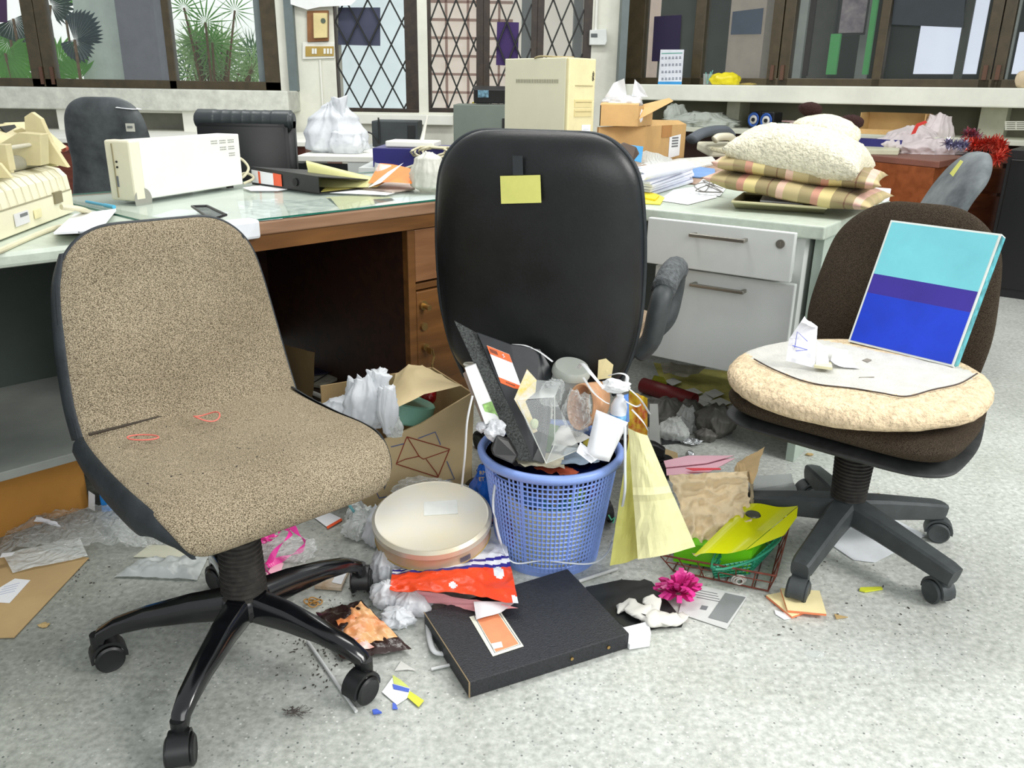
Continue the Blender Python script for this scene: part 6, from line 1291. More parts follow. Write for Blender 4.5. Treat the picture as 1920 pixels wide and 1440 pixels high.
# jar
j0 = aty(1066, 722, 1.78); t = thing('plastic_jar', 'empty clear plastic jar with screw lid at the back of the basket', 'jar', j0, rot=(R_(14), R_(6), 0))
bm = BM(); lathe(bm, [(.036, -.045), (.040, .0), (.041, .028), (.038, .036), (.038, .05), (.036, .05), (.036, .034), (.038, .02), (.034, -.042), (.001, -.042)], 36); obj('jar_body', bm, CLEARB, t, smooth='auto')
bm = BM(); lathe(bm, [(.001, .052), (.038, .052), (.043, .044), (.044, .034), (.041, .034), (.041, .044), (.001, .048)], 36); obj('lid', bm, mat('milky lid', (214, 218, 210), .25, transl=.4, alpha=.8), t, smooth='auto')
for k, (P, l) in enumerate((([(1100, 668, 1.82), (1112, 664, 1.82), (1122, 672, 1.82), (1118, 700, 1.81), (1098, 690, 1.81)], 'beige card tag with barcode behind the jar'), ([(1122, 675, 1.80), (1136, 672, 1.80), (1150, 684, 1.80), (1146, 708, 1.79), (1120, 712, 1.79)], 'plain beige card tag right of the jar'))):
    cardy('card_tag', l, 'tag', P, mat('beige tag card', (214, 200, 150), .6), .0015)
bm = BM(); blob(bm, aty(1082, 775, 1.655), (.028, .018, .050), 7, .4, 2.4); one('clear_wrapping', bm, CLEAR, 'shiny crumpled clear film stuffed into the brown tube', 'wrapping')
bm = BM(); blob(bm, aty(1036, 735, 1.68), (.026, .014, .030), 11, .4, 2.2); one('clear_wrapping', bm, CLEAR, 'crumpled clear film in front of the jar', 'wrapping')
a, b = aty(1082, 765, 1.68), aty(1128, 750, 1.78); bm = BM(); d = (b-a).normalized()
g_ = bmesh.ops.create_cone(bm, cap_ends=False, segments=40, radius1=.046, radius2=.040, depth=.09)['verts']; bmesh.ops.transform(bm, matrix=Matrix.Translation((a+b)/2) @ d.to_track_quat('Z', 'Y').to_matrix().to_4x4() @ Matrix.Diagonal((.72, 1.15, 1, 1)), verts=g_)
o = one('paper_tube', bm, wood('wood grain paper', (206, 150, 108), (226, 178, 136), .5, 4), 'wood grain printed paper tube open towards the room', 'tube', smooth=True); s_ = o.modifiers.new('s', 'SOLIDIFY'); s_.thickness = .003
bm = BM(); G = patch(bm, pxy([(1096, 858, 1.59), (1142, 866, 1.60), (1178, 792, 1.64), (1118, 768, 1.64)]), 14, 14, lambda u, v: .026*(max(0, 1-abs(2*u-1)**2.5)*max(0, 1-abs(2*v-1)**4))**.5, nrm=(0, -1, .3)); patch(bm, pxy([(1096, 858, 1.592), (1142, 866, 1.602), (1178, 792, 1.642), (1118, 768, 1.642)]), 14, 14, lambda u, v: -.012*(max(0, 1-abs(2*u-1)**2.5)*max(0, 1-abs(2*v-1)**4))**.5, nrm=(0, -1, .3)); one('white_pouch', bm, mat('white pouch', (234, 236, 240), .4, var=(10, .03), bump=(16, .4)), 'puffy white pouch hanging over the front right rim of the basket', 'pouch', smooth=True)
bm = BM(); G = patch(bm, pxy([(1080, 846, 1.60), (1108, 868, 1.585), (1124, 858, 1.59), (1088, 828, 1.61)]), 8, 8, wrinkle(6, .016, 6), nrm=(0, -1, .3)); one('pouch_flap', bm, _m['white pouch'], 'folded flap of white plastic at the lower left of the pouch', 'flap', smooth=True)
t = thing('plastic_bottle', 'small white bottle with blue striped label between straps and pouch', 'bottle', aty(1158, 785, 1.68), rot=(0, R_(3), 0))
bm = BM(); lathe(bm, [(.001, -.02), (.017, -.02), (.018, .03), (.012, .045), (.008, .05), (.008, .055), (.001, .055)], 24); obj('bottle_body', bm, mat('milky bottle', (226, 230, 236), .3), t, smooth='auto')
bm = BM(); lathe(bm, [(.0184, -.012), (.0186, .012)], 24); obj('label', bm, mat('blue striped label', (40, 70, 170), .4, var=(60, .7), rgb2=(120, 190, 220)), t, smooth=True)
bm = BM(); card(bm, pxy([(1165, 742, 1.70), (1178, 738, 1.70), (1180, 790, 1.68), (1172, 792, 1.68)]), .002, n=(0, -1, 0)); one('blue_strip', bm, mat('clear blue strip', (70, 130, 210), .3), 'translucent blue strip beside the small white bottle', 'strip')
STR = mat('white strap', (236, 238, 238), .4, transl=.2)
straps = [
 ([(960, 646, 1.82), (985, 648, 1.80), (1012, 660, 1.79), (1036, 678, 1.77)], 'white strap curving over the black folder towards the jar', .0035),
 ([(1085, 690, 1.72), (1092, 682, 1.70), (1110, 702, 1.66), (1132, 728, 1.64)], 'broad white strap slanting down beside the jar lid', .005),
 ([(1142, 704, 1.70), (1162, 700, 1.68), (1176, 706, 1.67), (1172, 726, 1.66)], 'white strap arched above the small bottle', .004),
 ([(1094, 708, 1.70), (1112, 735, 1.66), (1132, 752, 1.65), (1142, 757, 1.65)], 'thin white strap crossing the brown paper tube', .003),
 ([(1176, 726, 1.66), (1200, 748, 1.66), (1218, 776, 1.68)], 'white strap slanting right past the yellow snack bag', .004),
 ([(1185, 768, 1.68), (1205, 790, 1.66), (1214, 806, 1.66)], 'short white strap low across the yellow snack bag', .003),
 ([(1172, 752, 1.66), (1192, 762, 1.66), (1202, 758, 1.66)], 'bent white strap end right of the bottle', .004)]
for P, l, r in straps:
    bm = BM(); tube(bm, spline(pxy(P), 6), r, 6, flat=.35); one('strap', bm, STR, l, 'strap')
bm = BM(); blob(bm, aty(1152, 724, 1.66), (.030, .015, .014), 14, .5, 2.6, sub=3); one('strap_bundle', bm, STR, 'snarl of white plastic above the small bottle', 'strap')
bm = BM(); tube(bm, spline(pxy([(886, 742, 1.66), (876, 790, 1.64), (872, 850, 1.64), (866, 912, 1.68)]), 6), .0025, 6); one('string', bm, STR, 'white string hanging left of the blue basket', 'string')
bm = BM(); tube(bm, spline([Vector((BC.x-.125, BC.y-.07, .22))]+pxy([(926, 960, 1.64)])+[atz(955, 1050, .045), atz(1020, 1051, .045), atz(1104, 1057, .045), atz(1140, 1036, .05), atz(1152, 1000, .09)]+pxy([(1170, 935, 1.60), (1172, 870, 1.585), (1172, 800, 1.60)]), 7), .003, 6, flat=.5); one('string', bm, mat('pale string', (216, 222, 226), .4), 'pale string tied around the lower part of the blue basket', 'string', smooth=True)
bm = BM(); tube(bm, [BC+Vector((.135, -.06, .13)), BC+Vector((.142, -.066, .12)), BC+Vector((.150, -.06, .124)), BC+Vector((.146, -.066, .112))], .0018, 5); one('green_twine', bm, mat('sea green twine', (90, 190, 150), .5), 'scrap of sea green twine caught on the basket side', 'string')
# ================================================================ around the basket
# yellow papers
YP = mat('pale yellow paper', (250, 244, 160), .6, var=(5, .04), transl=.15)
bm = BM(); patch(bm, pxy([(1140, 1056, 1.60), (1232, 1040, 1.62), (1205, 850, 1.66), (1176, 815, 1.66)]), 12, 16, lambda u, v: .012*math.sin(u*4+1)+.004*ridge((u*3, v*5, 1))); one('yellow_paper', bm, mat('olive yellow paper', (206, 204, 112), .6, var=(5, .06)), 'rear folded yellow paper leaning on the basket', 'paper')
bm = BM(); patch(bm, pxy([(1196, 1048, 1.56), (1304, 1024, 1.58), (1214, 816, 1.62), (1178, 802, 1.62)]), 14, 18, lambda u, v: .014*math.sin(u*3.1)+.006*(abs(v-.52) < .03)+.003*ridge((u*3, v*4, 2)), nrm=(-.2, -1, .3)); one('yellow_paper', bm, YP, 'front folded yellow paper sheet beside the basket', 'paper')
# snack bag, grey ruler, scraps behind
SNK = mat('snack print', (214, 190, 30), .35, var=(38, .6, 3), rgb2=(190, 70, 30))
bm = BM(); patch(bm, pxy([(1172, 925, 1.95), (1214, 935, 1.95), (1212, 742, 2.0), (1180, 730, 2.0)]), 12, 16, wrinkle(4, .02, 6), nrm=(0, -1, 0)); one('snack_bag', bm, SNK, 'yellow and red printed snack bag behind the basket', 'bag', smooth=True)
bm = BM(); card(bm, pxy([(1217, 838, 2.27), (1238, 838, 2.27), (1233, 757, 2.32), (1218, 757, 2.32)]), .003, n=(0, -1, 0)); one('plank', bm, mat('pale grey slat', (176, 178, 172), .6), 'pale grey slat standing behind the yellow papers', 'slat')
# carton with drawn envelope
L_, R2_ = atz(690, 950, .0), atz(882, 902, .0); ac = math.degrees(math.atan2(R2_.y-L_.y, R2_.x-L_.x)); u_ = (R2_-L_).normalized(); v_ = Vector((-u_.y, u_.x, 0))
L_ = L_-u_*.03; Lc = (R2_-L_).length; HC = .27
def cb(u, z, d=0): return L_+u_*u+v_*d+Vector((0, 0, z))
t = thing('cardboard_box', 'kraft carton with a red envelope drawing standing left of the basket', 'box', L_)
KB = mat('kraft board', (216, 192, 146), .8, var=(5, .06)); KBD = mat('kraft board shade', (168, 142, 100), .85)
DC = .24
bm = BM(); card(bm, [cb(0, 0), cb(Lc, 0), cb(Lc+.01, HC), cb(Lc*.55, HC-.062), cb(Lc*.2, HC-.088), cb(0, HC-.09)], .005, n=-v_); wpart(t, 'front_wall', bm, KB)
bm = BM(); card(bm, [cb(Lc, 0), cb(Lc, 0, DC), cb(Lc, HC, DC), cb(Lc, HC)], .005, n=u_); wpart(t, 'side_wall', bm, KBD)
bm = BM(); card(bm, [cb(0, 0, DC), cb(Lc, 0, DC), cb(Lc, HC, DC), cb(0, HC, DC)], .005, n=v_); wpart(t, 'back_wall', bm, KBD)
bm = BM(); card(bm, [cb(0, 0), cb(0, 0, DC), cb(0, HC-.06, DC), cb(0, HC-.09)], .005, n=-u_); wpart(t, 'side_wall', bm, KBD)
bm = BM(); card(bm, [cb(0, .002), cb(Lc, .002), cb(Lc, .002, DC), cb(0, .002, DC)], .005, n=(0, 0, 1)); wpart(t, 'bottom', bm, KBD)
def onbox(x, y): p = atp(x, y, L_-v_*.0068, ac); return p
RI = mat('red brown ink', (150, 56, 36), .7); BI = mat('blue ink line', (86, 108, 166), .7)
EV = {'a': (763, 819), 'b': (843, 842), 'c': (821, 895), 'd': (743, 870), 'm': (790, 860)}
bm = BM()
for s in (('a', 'b'), ('b', 'c'), ('c', 'd'), ('d', 'a')): tube(bm, [onbox(*EV[s[0]]), onbox(*EV[s[1]])], .0014, 5)
for s in (((764, 820), (786, 856), (794, 861), (802, 858), (842, 844)), ((744, 868), (760, 861), (787, 855)), ((799, 861), (818, 886), (821, 893))): tube(bm, [onbox(*q) for q in s], .0013, 5)
wpart(t, 'envelope_drawing', bm, RI)
bm = BM(); tube(bm, [onbox(733, 838), onbox(757, 832)], .0013, 5); tube(bm, [onbox(784, 822), onbox(816, 810), onbox(826, 834)], .0013, 5); tube(bm, [onbox(838, 865), onbox(852, 898), onbox(835, 901)], .0013, 5); tube(bm, [onbox(702, 914), onbox(711, 934), onbox(752, 926)], .0013, 5); wpart(t, 'blue_outline', bm, BI)
# teal round tin in the carton and kraft paper above, red film
tc0 = cb(Lc*.50, .188, .118); bm = BM(); lathe(bm, [(.001, 0), (.094, 0), (.098, .004), (.098, .052), (.094, .056), (.001, .056)], 48); g_ = bm.verts[:]; bmesh.ops.transform(bm, matrix=Matrix.Translation(tc0) @ Matrix.Rotation(R_(14), 4, 'Y') @ Matrix.Rotation(R_(-12), 4, 'X'), verts=g_); one('round_tin', bm, mat('sea green tin', (124, 176, 156), .4, var=(4, .06)), 'sea green round tin inside the kraft carton', 'tin', smooth='auto')
bm = BM(); patch(bm, pxy([(722, 776, 1.93), (868, 726, 2.03), (792, 688, 2.22), (742, 704, 2.18)]), 18, 14, lambda u, v: .006*crease(Vector((u*2, v*2, 3)))+.035*math.sin(u*3.1)*math.sin(v*2.2+.4), nrm=(0, -.4, 1)); one('kraft_sheet', bm, mat('tan kraft sheet', (206, 186, 142), .75, var=(4, .05)), 'tan wrapping paper draped over the kraft carton', 'paper', smooth=True)
bm = BM(); blob(bm, cb(Lc*.86, .22, .16), (.02, .02, .03), 3, .4, 2.2, sub=3); one('red_wrapper', bm, mat('red film', (160, 20, 30), .25), 'red shiny wrapper inside the kraft carton', 'wrapper')
# white plastic bag over the carton's left
bm = BM()
for x, y, Y, h_, rx_, ry_, s, pf in ((690, 800, 1.95, .13, .055, .04, 3, ((0, .6), (.2, 1), (.6, .95), (1, .5))), (712, 770, 1.96, .105, .030, .026, 6, ((0, 1.2), (.4, .85), (.75, .75), (1, .95))), (674, 778, 1.98, .095, .032, .028, 7, ((0, 1.2), (.5, .9), (1, .7))), (645, 790, 1.96, .06, .06, .04, 9, ((0, 1), (.5, .9), (1, .5))), (728, 812, 1.90, .12, .024, .02, 12, ((0, .5), (.5, 1), (1, .8)))): sack(bm, aty(x, y, Y), h_, rx_, ry_, pf, s, .5, n=70, nz=34)
one('plastic_bag', bm, WBAG, 'bunched white plastic bag between the beige chair and kraft carton', 'bag', smooth=True)
bm = BM(); sack(bm, aty(738, 818, 1.90), .05, .024, .012, ((0, .8), (.5, 1), (1, .6)), 5, .4, n=40, nz=18); one('clear_bag', bm, FOG, 'pale film hanging beside the kraft carton drawing', 'film')
# blue bag left of basket
BLB = mat('cobalt blue bag', (16, 92, 190), .3, var=(5, .08), bump=(20, .6))
bm = BM(); patch(bm, pxy([(872, 935, 1.90), (928, 985, 1.78), (924, 862, 1.86), (902, 868, 1.92)]), 12, 16, wrinkle(8, .03, 5), nrm=(-.5, -1, 0))
BB = one('blue_bag', bm, BLB, 'cobalt blue plastic bag squeezed between carton and basket', 'bag', smooth=True)
def text(name, s, size, M_, m, parent_loc=None):
    cu = bpy.data.curves.new(name, 'FONT'); cu.body = s; cu.size = size; cu.extrude = .0003; o = bpy.data.objects.new(name, cu); COL.objects.link(o)
    dg = bpy.context.evaluated_depsgraph_get(); me = bpy.data.meshes.new_from_object(o.evaluated_get(dg)); bpy.data.objects.remove(o); me.materials.append(m); q = bpy.data.objects.new(name, me); COL.objects.link(q); q.matrix_world = M_; return q
for s_, x_, y_ in (('RMA', 899, 890), ('ET', 898, 902)):
    q = text('bag_lettering', s_, .013, Matrix.Translation(aty(x_, y_, 1.80)) @ Matrix.Rotation(R_(-8), 4, 'Z') @ Matrix.Rotation(R_(72), 4, 'X') @ Matrix.Rotation(R_(8), 4, 'Z'), mat('ochre lettering', (206, 170, 90), .5))
    q.matrix_world = Matrix.Translation(-BB.location) @ q.matrix_world; q.parent = BB
# clear crumpled film + white blue packet behind the round tin
bm = BM(); blob(bm, aty(790, 918, 1.90), (.065, .03, .03), 6, .4, 2.6); blob(bm, aty(838, 918, 1.91), (.05, .03, .02), 9, .4, 2.6); one('clear_wrapping', bm, CLEAR, 'crumpled clear film behind the round biscuit tin', 'wrapping')
bm = BM(); card(bm, pxy([(752, 932, 1.86), (782, 926, 1.86), (788, 908, 1.87), (758, 916, 1.87)]), .01, n=(0, -1, .3)); one('small_packet', bm, mat('white navy packet', (200, 206, 226), .4, var=(40, .4), rgb2=(50, 50, 120)), 'small white and navy packet behind the round biscuit tin', 'packet')
# white bag, orange bag, biscuit tin
bm = BM()
for x, y, h_, rx_, ry_, s in ((712, 1012, .09, .034, .04, 3), (722, 1080, .07, .036, .05, 5), (726, 1130, .05, .036, .04, 6), (748, 1165, .03, .034, .03, 8), (770, 1140, .045, .04, .04, 12)): sack(bm, atz(x, y, .003), h_, rx_, ry_, ((0, .9), (.3, 1), (.7, .8), (1, .3)), s, .5, n=60, nz=26)
one('plastic_bag', bm, WBAG, 'white plastic bag crushed under the round tin by the chair caster', 'bag', smooth=True)
bm = BM(); sack(bm, atz(682, 1000, .003), .07, .045, .04, ((0, .9), (.4, 1), (1, .4)), 3, .5, n=60, nz=26); sack(bm, atz(668, 982, .003), .06, .03, .03, ((0, .9), (.5, .9), (1, .4)), 5, .5, n=50, nz=20); one('clear_bag', bm, FOG, 'hazy crumpled plastic left of the round biscuit tin', 'bag')
OB = [mat('orange red film', (240, 74, 30), .3, var=(8, .06), bump=(26, .5)), mat('navy stripe film', (48, 44, 140), .3), mat('white film', (232, 236, 242), .3, bump=(26, .4)), mat('pink inner film', (232, 160, 164), .4)]
bm = BM(); V = [atz(730, 1112, .050), atz(972, 1138, .060), atz(938, 965, .04), atz(742, 1040, .035)]
G = patch(bm, V, 72, 96, lambda u, v: .006*ridge((u*4, v*4, 3))+.010*math.sin(u*3.1), nrm=(0, 0, 1))
bm.faces.ensure_lookup_table()
for k, f in enumerate(bm.faces):
    v = (k//72)/96; u = (k % 72)/72; vb = v+.06*math.sin(u*3)
    f.material_index = 0 if vb < .38 else 1 if vb < .42 else 2 if vb < .46 else 1 if vb < .49 else 2 if vb < .90 else 1 if vb < .93 else 0
    if math.hypot((u-.50)*1.6, (v-.12)*1) < .05 or math.hypot((u-.88)*1.6, (v-.30)) < .07 or math.hypot((u-.97)*1.6, (v-.03)) < .04: f.material_index = 2
t = thing('packaging_bag', 'orange and white packaging bag with navy stripes lying under the tin', 'bag', V[0]*.5+V[1]*.5); t.location.z = 0
wpart(t, 'printed_side', bm, OB, smooth=True)
bm = BM(); patch(bm, [atz(728, 1112, .020), atz(890, 1142, .038), atz(972, 1136, .058), atz(730, 1095, .050)], 16, 6, lambda u, v: .006*ridge((u*4, v*2, 7)), nrm=(0, -1, 0)); wpart(t, 'inner_side', bm, OB[3], smooth=True)
bm = BM(); patch(bm, [atz(893, 1162, .042), atz(940, 1148, .05), atz(968, 1128, .062), atz(888, 1128, .058)], 8, 6, lambda u, v: .004*math.sin(u*6), nrm=(0, -.6, .6)); wpart(t, 'torn_flap', bm, mat('pale grey film', (220, 214, 216), .4), smooth=True)
tc1 = (atz(698, 985, .112)+atz(920, 965, .112))/2; rT = .134
tc1 = Vector((-.178, 1.695, .072))
t = thing('biscuit_tin', 'round cream metal tin with blank white label on its stained lid', 'tin', tc1, rot=(R_(9), R_(-1), 0))
TM = mat('tin lid cream', (198, 196, 188), .36, metal=.3, var=(4, .12), rgb2=(208, 198, 170)); TS = mat('tin side rust cream', (186, 172, 130), .45, metal=.2, var=(9, .2), rgb2=(198, 160, 140))
bm = BM(); lathe(bm, [(.001, 0), (rT-.004, 0), (rT-.001, .004), (rT-.004, .040), (.001, .040)], 72); obj('tin_body', bm, TS, t, smooth='auto')
bm = BM(); lathe(bm, [(rT-.003, .037), (rT+.003, .038), (rT+.0035, .052), (rT-.004, .058), (rT-.009, .0565), (.001, .0575)], 72); obj('lid', bm, TM, t, smooth='auto')
bm = BM(); box(bm, (.018, .025, .0578), (.078, .052, .0012), rot=rz(6)); o = obj('lid_label', bm, mat('blank label', (240, 242, 234), .5), t)
bm = BM(); lathe(bm, [(rT-.002, .0355), (rT+.0012, .0360), (rT+.0012, .0378), (rT-.002, .0380)], 72); obj('lid_rim_line', bm, mat('rim line brown', (96, 74, 56), .7), t)  # dark brown ring just below the lid rim
bm = BM()
for k in range(9): a = R_(-58+k*1.3); card(bm, [Vector((math.cos(a+q)*(rT+.0004), math.sin(a+q)*(rT+.0004), z)) for q, z in ((0, .012), (.012, .012), (.012, .026), (0, .026))], .0004, n=(math.cos(a), math.sin(a), 0))
obj('barcode', bm, mat('barcode ink', (60, 64, 100), .6), t)
bm = BM(); lathe(bm, [(rT-.0004, .0065), (rT+.0004, .007), (rT-.0004, .0075)], 72); obj('gold_line', bm, mat('gold line', (176, 150, 70), .4), t)
# black box file
A_, B_ = atz(880, 1310, 0), atz(1178, 1216, 0); uf = (B_-A_).normalized(); vf = Vector((-uf.y, uf.x, 0)); Lf = (B_-A_).length
t = thing('box_file', 'flat black box file with orange bordered label on the floor', 'file', A_)
Hf = .036
D1, C1 = atz(795, 1148, Hf), atz(1064, 1066, Hf)
A2, B2 = A_+Vector((0, 0, Hf)), B_+Vector((0, 0, Hf))
bm = BM(); lo = [A_, B_, Vector((C1.x, C1.y, 0)), Vector((D1.x, D1.y, 0))]
for q in lo: q.z = .001
card(bm, lo, Hf-.001, n=(0, 0, 1)); wpart(t, 'case', bm, mat('black grained card', (38, 40, 44), .5, var=(240, .2, 2), bump=(300, .3)), bevel=.002)
bm = BM(); tube(bm, [A2+Vector((0, 0, -.001)), A_+Vector((0, 0, .002))], .0016, 6); tube(bm, [A2, D1], .0012, 6); wpart(t, 'worn_edge', bm, mat('worn board edge', (150, 130, 100), .8))
for q in (.62, .86):
    bm = BM(); c = A_+uf*Lf*q-vf*.0005+Vector((0, 0, .018)); cyl(bm, c, c-vf*.002, .0035, n=12); wpart(t, 'rivet', bm, BRASS)
LBP = [(880, 1157), (936, 1143), (982, 1212), (924, 1231)]
bm = BM(); card(bm, px(LBP, Hf+.001), .0006); lb = wpart(t, 'label', bm, mat('label cream', (226, 226, 208), .6))
bm = BM(); card(bm, px([(892, 1157), (932, 1148), (972, 1207), (930, 1222)], Hf+.0018), .0004); wpart(t, 'label_orange', bm, mat('label salmon', (238, 148, 104), .6, var=(30, .05)), lb)
bm = BM(); tube(bm, px([(889, 1155), (934, 1146), (976, 1208), (928, 1224)], Hf+.0018), .0007, 4, closed=True); wpart(t, 'label_border', bm, mat('border grey', (120, 124, 140), .6), lb)
bm = BM(); card(bm, px([(921, 1207), (940, 1203), (943, 1213), (925, 1217)], Hf+.0024), .0003); wpart(t, 'label_stamp', bm, PAPER, lb)
# black vinyl sheet, cloth, bow, printed sleeve, pads
def lay(name, label, cat, P, m, z=.002, th=.001, **k): bm = BM(); card(bm, px(P, z), th); return one(name, bm, m, label, cat, **k)
bm = BM(); card(bm, px([(1098, 1102), (1165, 1088), (1200, 1090), (1208, 1087), (1222, 1092), (1245, 1120), (1282, 1166), (1278, 1176), (1235, 1178), (1190, 1190), (1150, 1160)], .002), .002); one('vinyl_sheet', bm, mat('black vinyl sheet', (30, 33, 33), .45, var=(10, .25)), 'cut sheet of black vinyl right of the black box file', 'sheet')
bm = BM()
S = [atz(1158, 1140, .012), atz(1185, 1130, .022), atz(1205, 1150, .020), atz(1232, 1158, .020), atz(1262, 1160, .018), atz(1282, 1155, .010)]; tube(bm, spline(S, 6), [.010+.014*math.sin(math.pi*q/30)*(1+.2*math.sin(q*1.3)) for q in range(31)], 14, flat=.6)
S = [atz(1222, 1165, .012), atz(1226, 1135, .026), atz(1216, 1112, .034)]; tube(bm, spline(S, 7), [.022-.0008*q for q in range(15)], 12, flat=.6)
for v in bm.verts: q = v.co.copy(); v.co += Vector((1, .9, .3))*(.014*noise.noise(q*38))+Vector((.2, 1, .3))*(.008*crease(q*45)); v.co.z = max(.0045+(v.co.z-.0045)*.62, .0045)
one('cloth_rag', bm, mat('dirty white cloth', (214, 212, 204), .85, var=(8, .06)), 'small dirty white rag lying on the black vinyl sheet', 'rag', smooth=True)
PNK = mat('magenta ribbon', (232, 66, 160), .25, spec=.7, transl=.2, var=(20, .15)); PN2 = mat('hot pink ribbon', (244, 70, 170), .25, transl=.25, var=(14, .12))
random.seed(21); bm = BM(); c = atz(1272, 1112, .015)
for k in range(46):
    a = random.random()*6.28; el = random.uniform(.05, 1.3); r = random.uniform(.034, .052); d = Vector((math.cos(a)*math.cos(el), math.sin(a)*math.cos(el), math.sin(el))); s = d.cross(Vector((0, 0, 1))).normalized()*.0055; cc_ = c+d*.006
    loop = [cc_, cc_+d*r*.6+Vector((0, 0, .010)), cc_+d*r, cc_+d*r*.7-Vector((0, 0, .004)), cc_+d*.004]
    A1_ = [bm.verts.new(p-s) for p in loop]; B1_ = [bm.verts.new(p+s) for p in loop]
    for i in range(4): bm.faces.new((A1_[i], A1_[i+1], B1_[i+1], B1_[i]))
one('gift_bow', bm, PNK, 'shiny magenta gift bow on the floor before the rusty basket', 'bow')
t = thing('plastic_sleeve', 'clear printed plastic sleeve with grey panel on the floor', 'sleeve', atz(1330, 1140, 0))
bm = BM(); card(bm, px([(1288, 1092), (1402, 1118), (1362, 1180), (1272, 1150)], .002), .0008); wpart(t, 'sleeve', bm, mat('milky sleeve', (206, 208, 206), .3, var=(20, .04)))
bm = BM(); card(bm, px([(1360, 1112), (1398, 1120), (1364, 1168), (1328, 1158)], .0032), .0006); wpart(t, 'grey_panel', bm, mat('grey panel print', (128, 132, 132), .5, var=(8, .08)))
bm = BM(); card(bm, px([(1316, 1135), (1328, 1137), (1324, 1144), (1312, 1142)], .0032), .0004)
for k in range(4): card(bm, px([(1300+k*2, 1104+k*5), (1345+k*2, 1113+k*5), (1345+k*2, 1114+k*5), (1300+k*2, 1105+k*5)], .0032), .0003)
wpart(t, 'print_marks', bm, BARC)
NP = mat('aged note pad', (234, 220, 168), .7, var=(8, .05)); NE = mat('orange pad edge', (232, 132, 88), .6)
for P, z, l in (([(1436, 1120), (1478, 1112), (1512, 1150), (1484, 1160)], .002, 'lower worn yellow note pad with orange edge on the floor'), ([(1463, 1107), (1536, 1112), (1549, 1155), (1476, 1148)], .009, 'upper square yellow note pad with orange edge on the floor')):
    V = px(P, z); c = sum(V, Vector((0, 0, 0)))/4; t = thing('note_pad', l, 'notepad', (c.x, c.y, z)); bm = BM(); card(bm, V, .005, n=(0, 0, 1)); wpart(t, 'edge', bm, NE); bm = BM(); card(bm, [v+Vector((0, 0, .005)) for v in V], .0012, n=(0, 0, 1)); wpart(t, 'top_sheet', bm, NP)
lay('paper_scrap', 'white scrap peeping out under the yellow note pads', 'paper', [(1452, 1144), (1480, 1152), (1484, 1160), (1470, 1162), (1454, 1152)], PAPER, .0015)
lay('white_carton', 'small crushed white carton behind the corner of the black box file', 'carton', [(1150, 1190), (1215, 1174), (1220, 1196), (1218, 1212), (1180, 1218)], PAPER, .002, .012)
# brown paper bag
BPB = mat('brown paper bag', (222, 202, 164), .8, var=(6, .06), bump=(14, .8))
random.seed(5)
def crump(seed, a=.02, s=7): return lambda u, v: a*(.55*crease(Vector((u*s*.35, v*s*.45, seed)))+.35*crease(Vector((v*s*.8, u*s*.7, seed+5)))+.5*noise.noise(Vector((u*2, v*2, seed))))
bm = BM()
P = pxy([(1266, 1000, 1.68), (1300, 1044, 1.66), (1408, 985, 1.74), (1252, 895, 1.86)])
patch(bm, pxy([(1300, 1046, 1.67), (1405, 990, 1.72), (1400, 884, 1.88), (1252, 893, 1.84)]), 40, 40, crump(2, .032, 10), nrm=(0, -.8, .6))
patch(bm, pxy([(1405, 990, 1.722), (1412, 970, 1.84), (1405, 880, 1.95), (1400, 884, 1.882)]), 8, 16, crump(4, .014), nrm=(1, 0, 0))
one('paper_bag', bm, BPB, 'crumpled brown paper bag lying behind the yellow papers', 'bag', smooth=True)
bm = BM(); patch(bm, pxy([(1372, 892, 1.92), (1410, 905, 1.86), (1434, 836, 1.98), (1380, 866, 1.99)]), 14, 14, crump(7, .016, 6), nrm=(0, -1, 0)); patch(bm, pxy([(1384, 915, 1.85), (1402, 912, 1.85), (1396, 868, 1.92), (1380, 866, 1.92)]), 8, 10, crump(9, .012, 6), nrm=(0, -1, 0))
one('torn_flap', bm, mat('shaded brown paper', (186, 160, 116), .8, var=(6, .1)), 'torn upright flap at the mouth of the brown paper bag', 'paper', smooth=True)
PKP = mat('pale pink paper', (238, 186, 200), .6, var=(5, .04))
for k, (P, z, l) in enumerate((([(1250, 892), (1330, 886), (1378, 860), (1300, 862), (1248, 870)], .235, 'upper pink sheet sticking out of the brown paper bag'), ([(1248, 880), (1325, 872), (1376, 858), (1290, 858), (1244, 868)], .243, 'pink sheet curling behind the upper one at the bag mouth'))):
    V = [aty(x, y, 1.85+(893-y)*.0042) for x, y in P]; V = [v+Vector((0, 0, (z-.235)*.6)) for v in V]; bm = BM(); card(bm, V, .0012, n=(0, 0, 1)); one('pink_paper', bm, PKP, l, 'paper')
bm = BM(); card(bm, pxy([(1285, 878, 1.885), (1350, 878, 1.885), (1352, 881, 1.875), (1300, 883, 1.865)]), .001); one('red_paper', bm, mat('coral red edge', (226, 70, 80), .6), 'thin coral red paper edge between the pink sheets', 'paper')
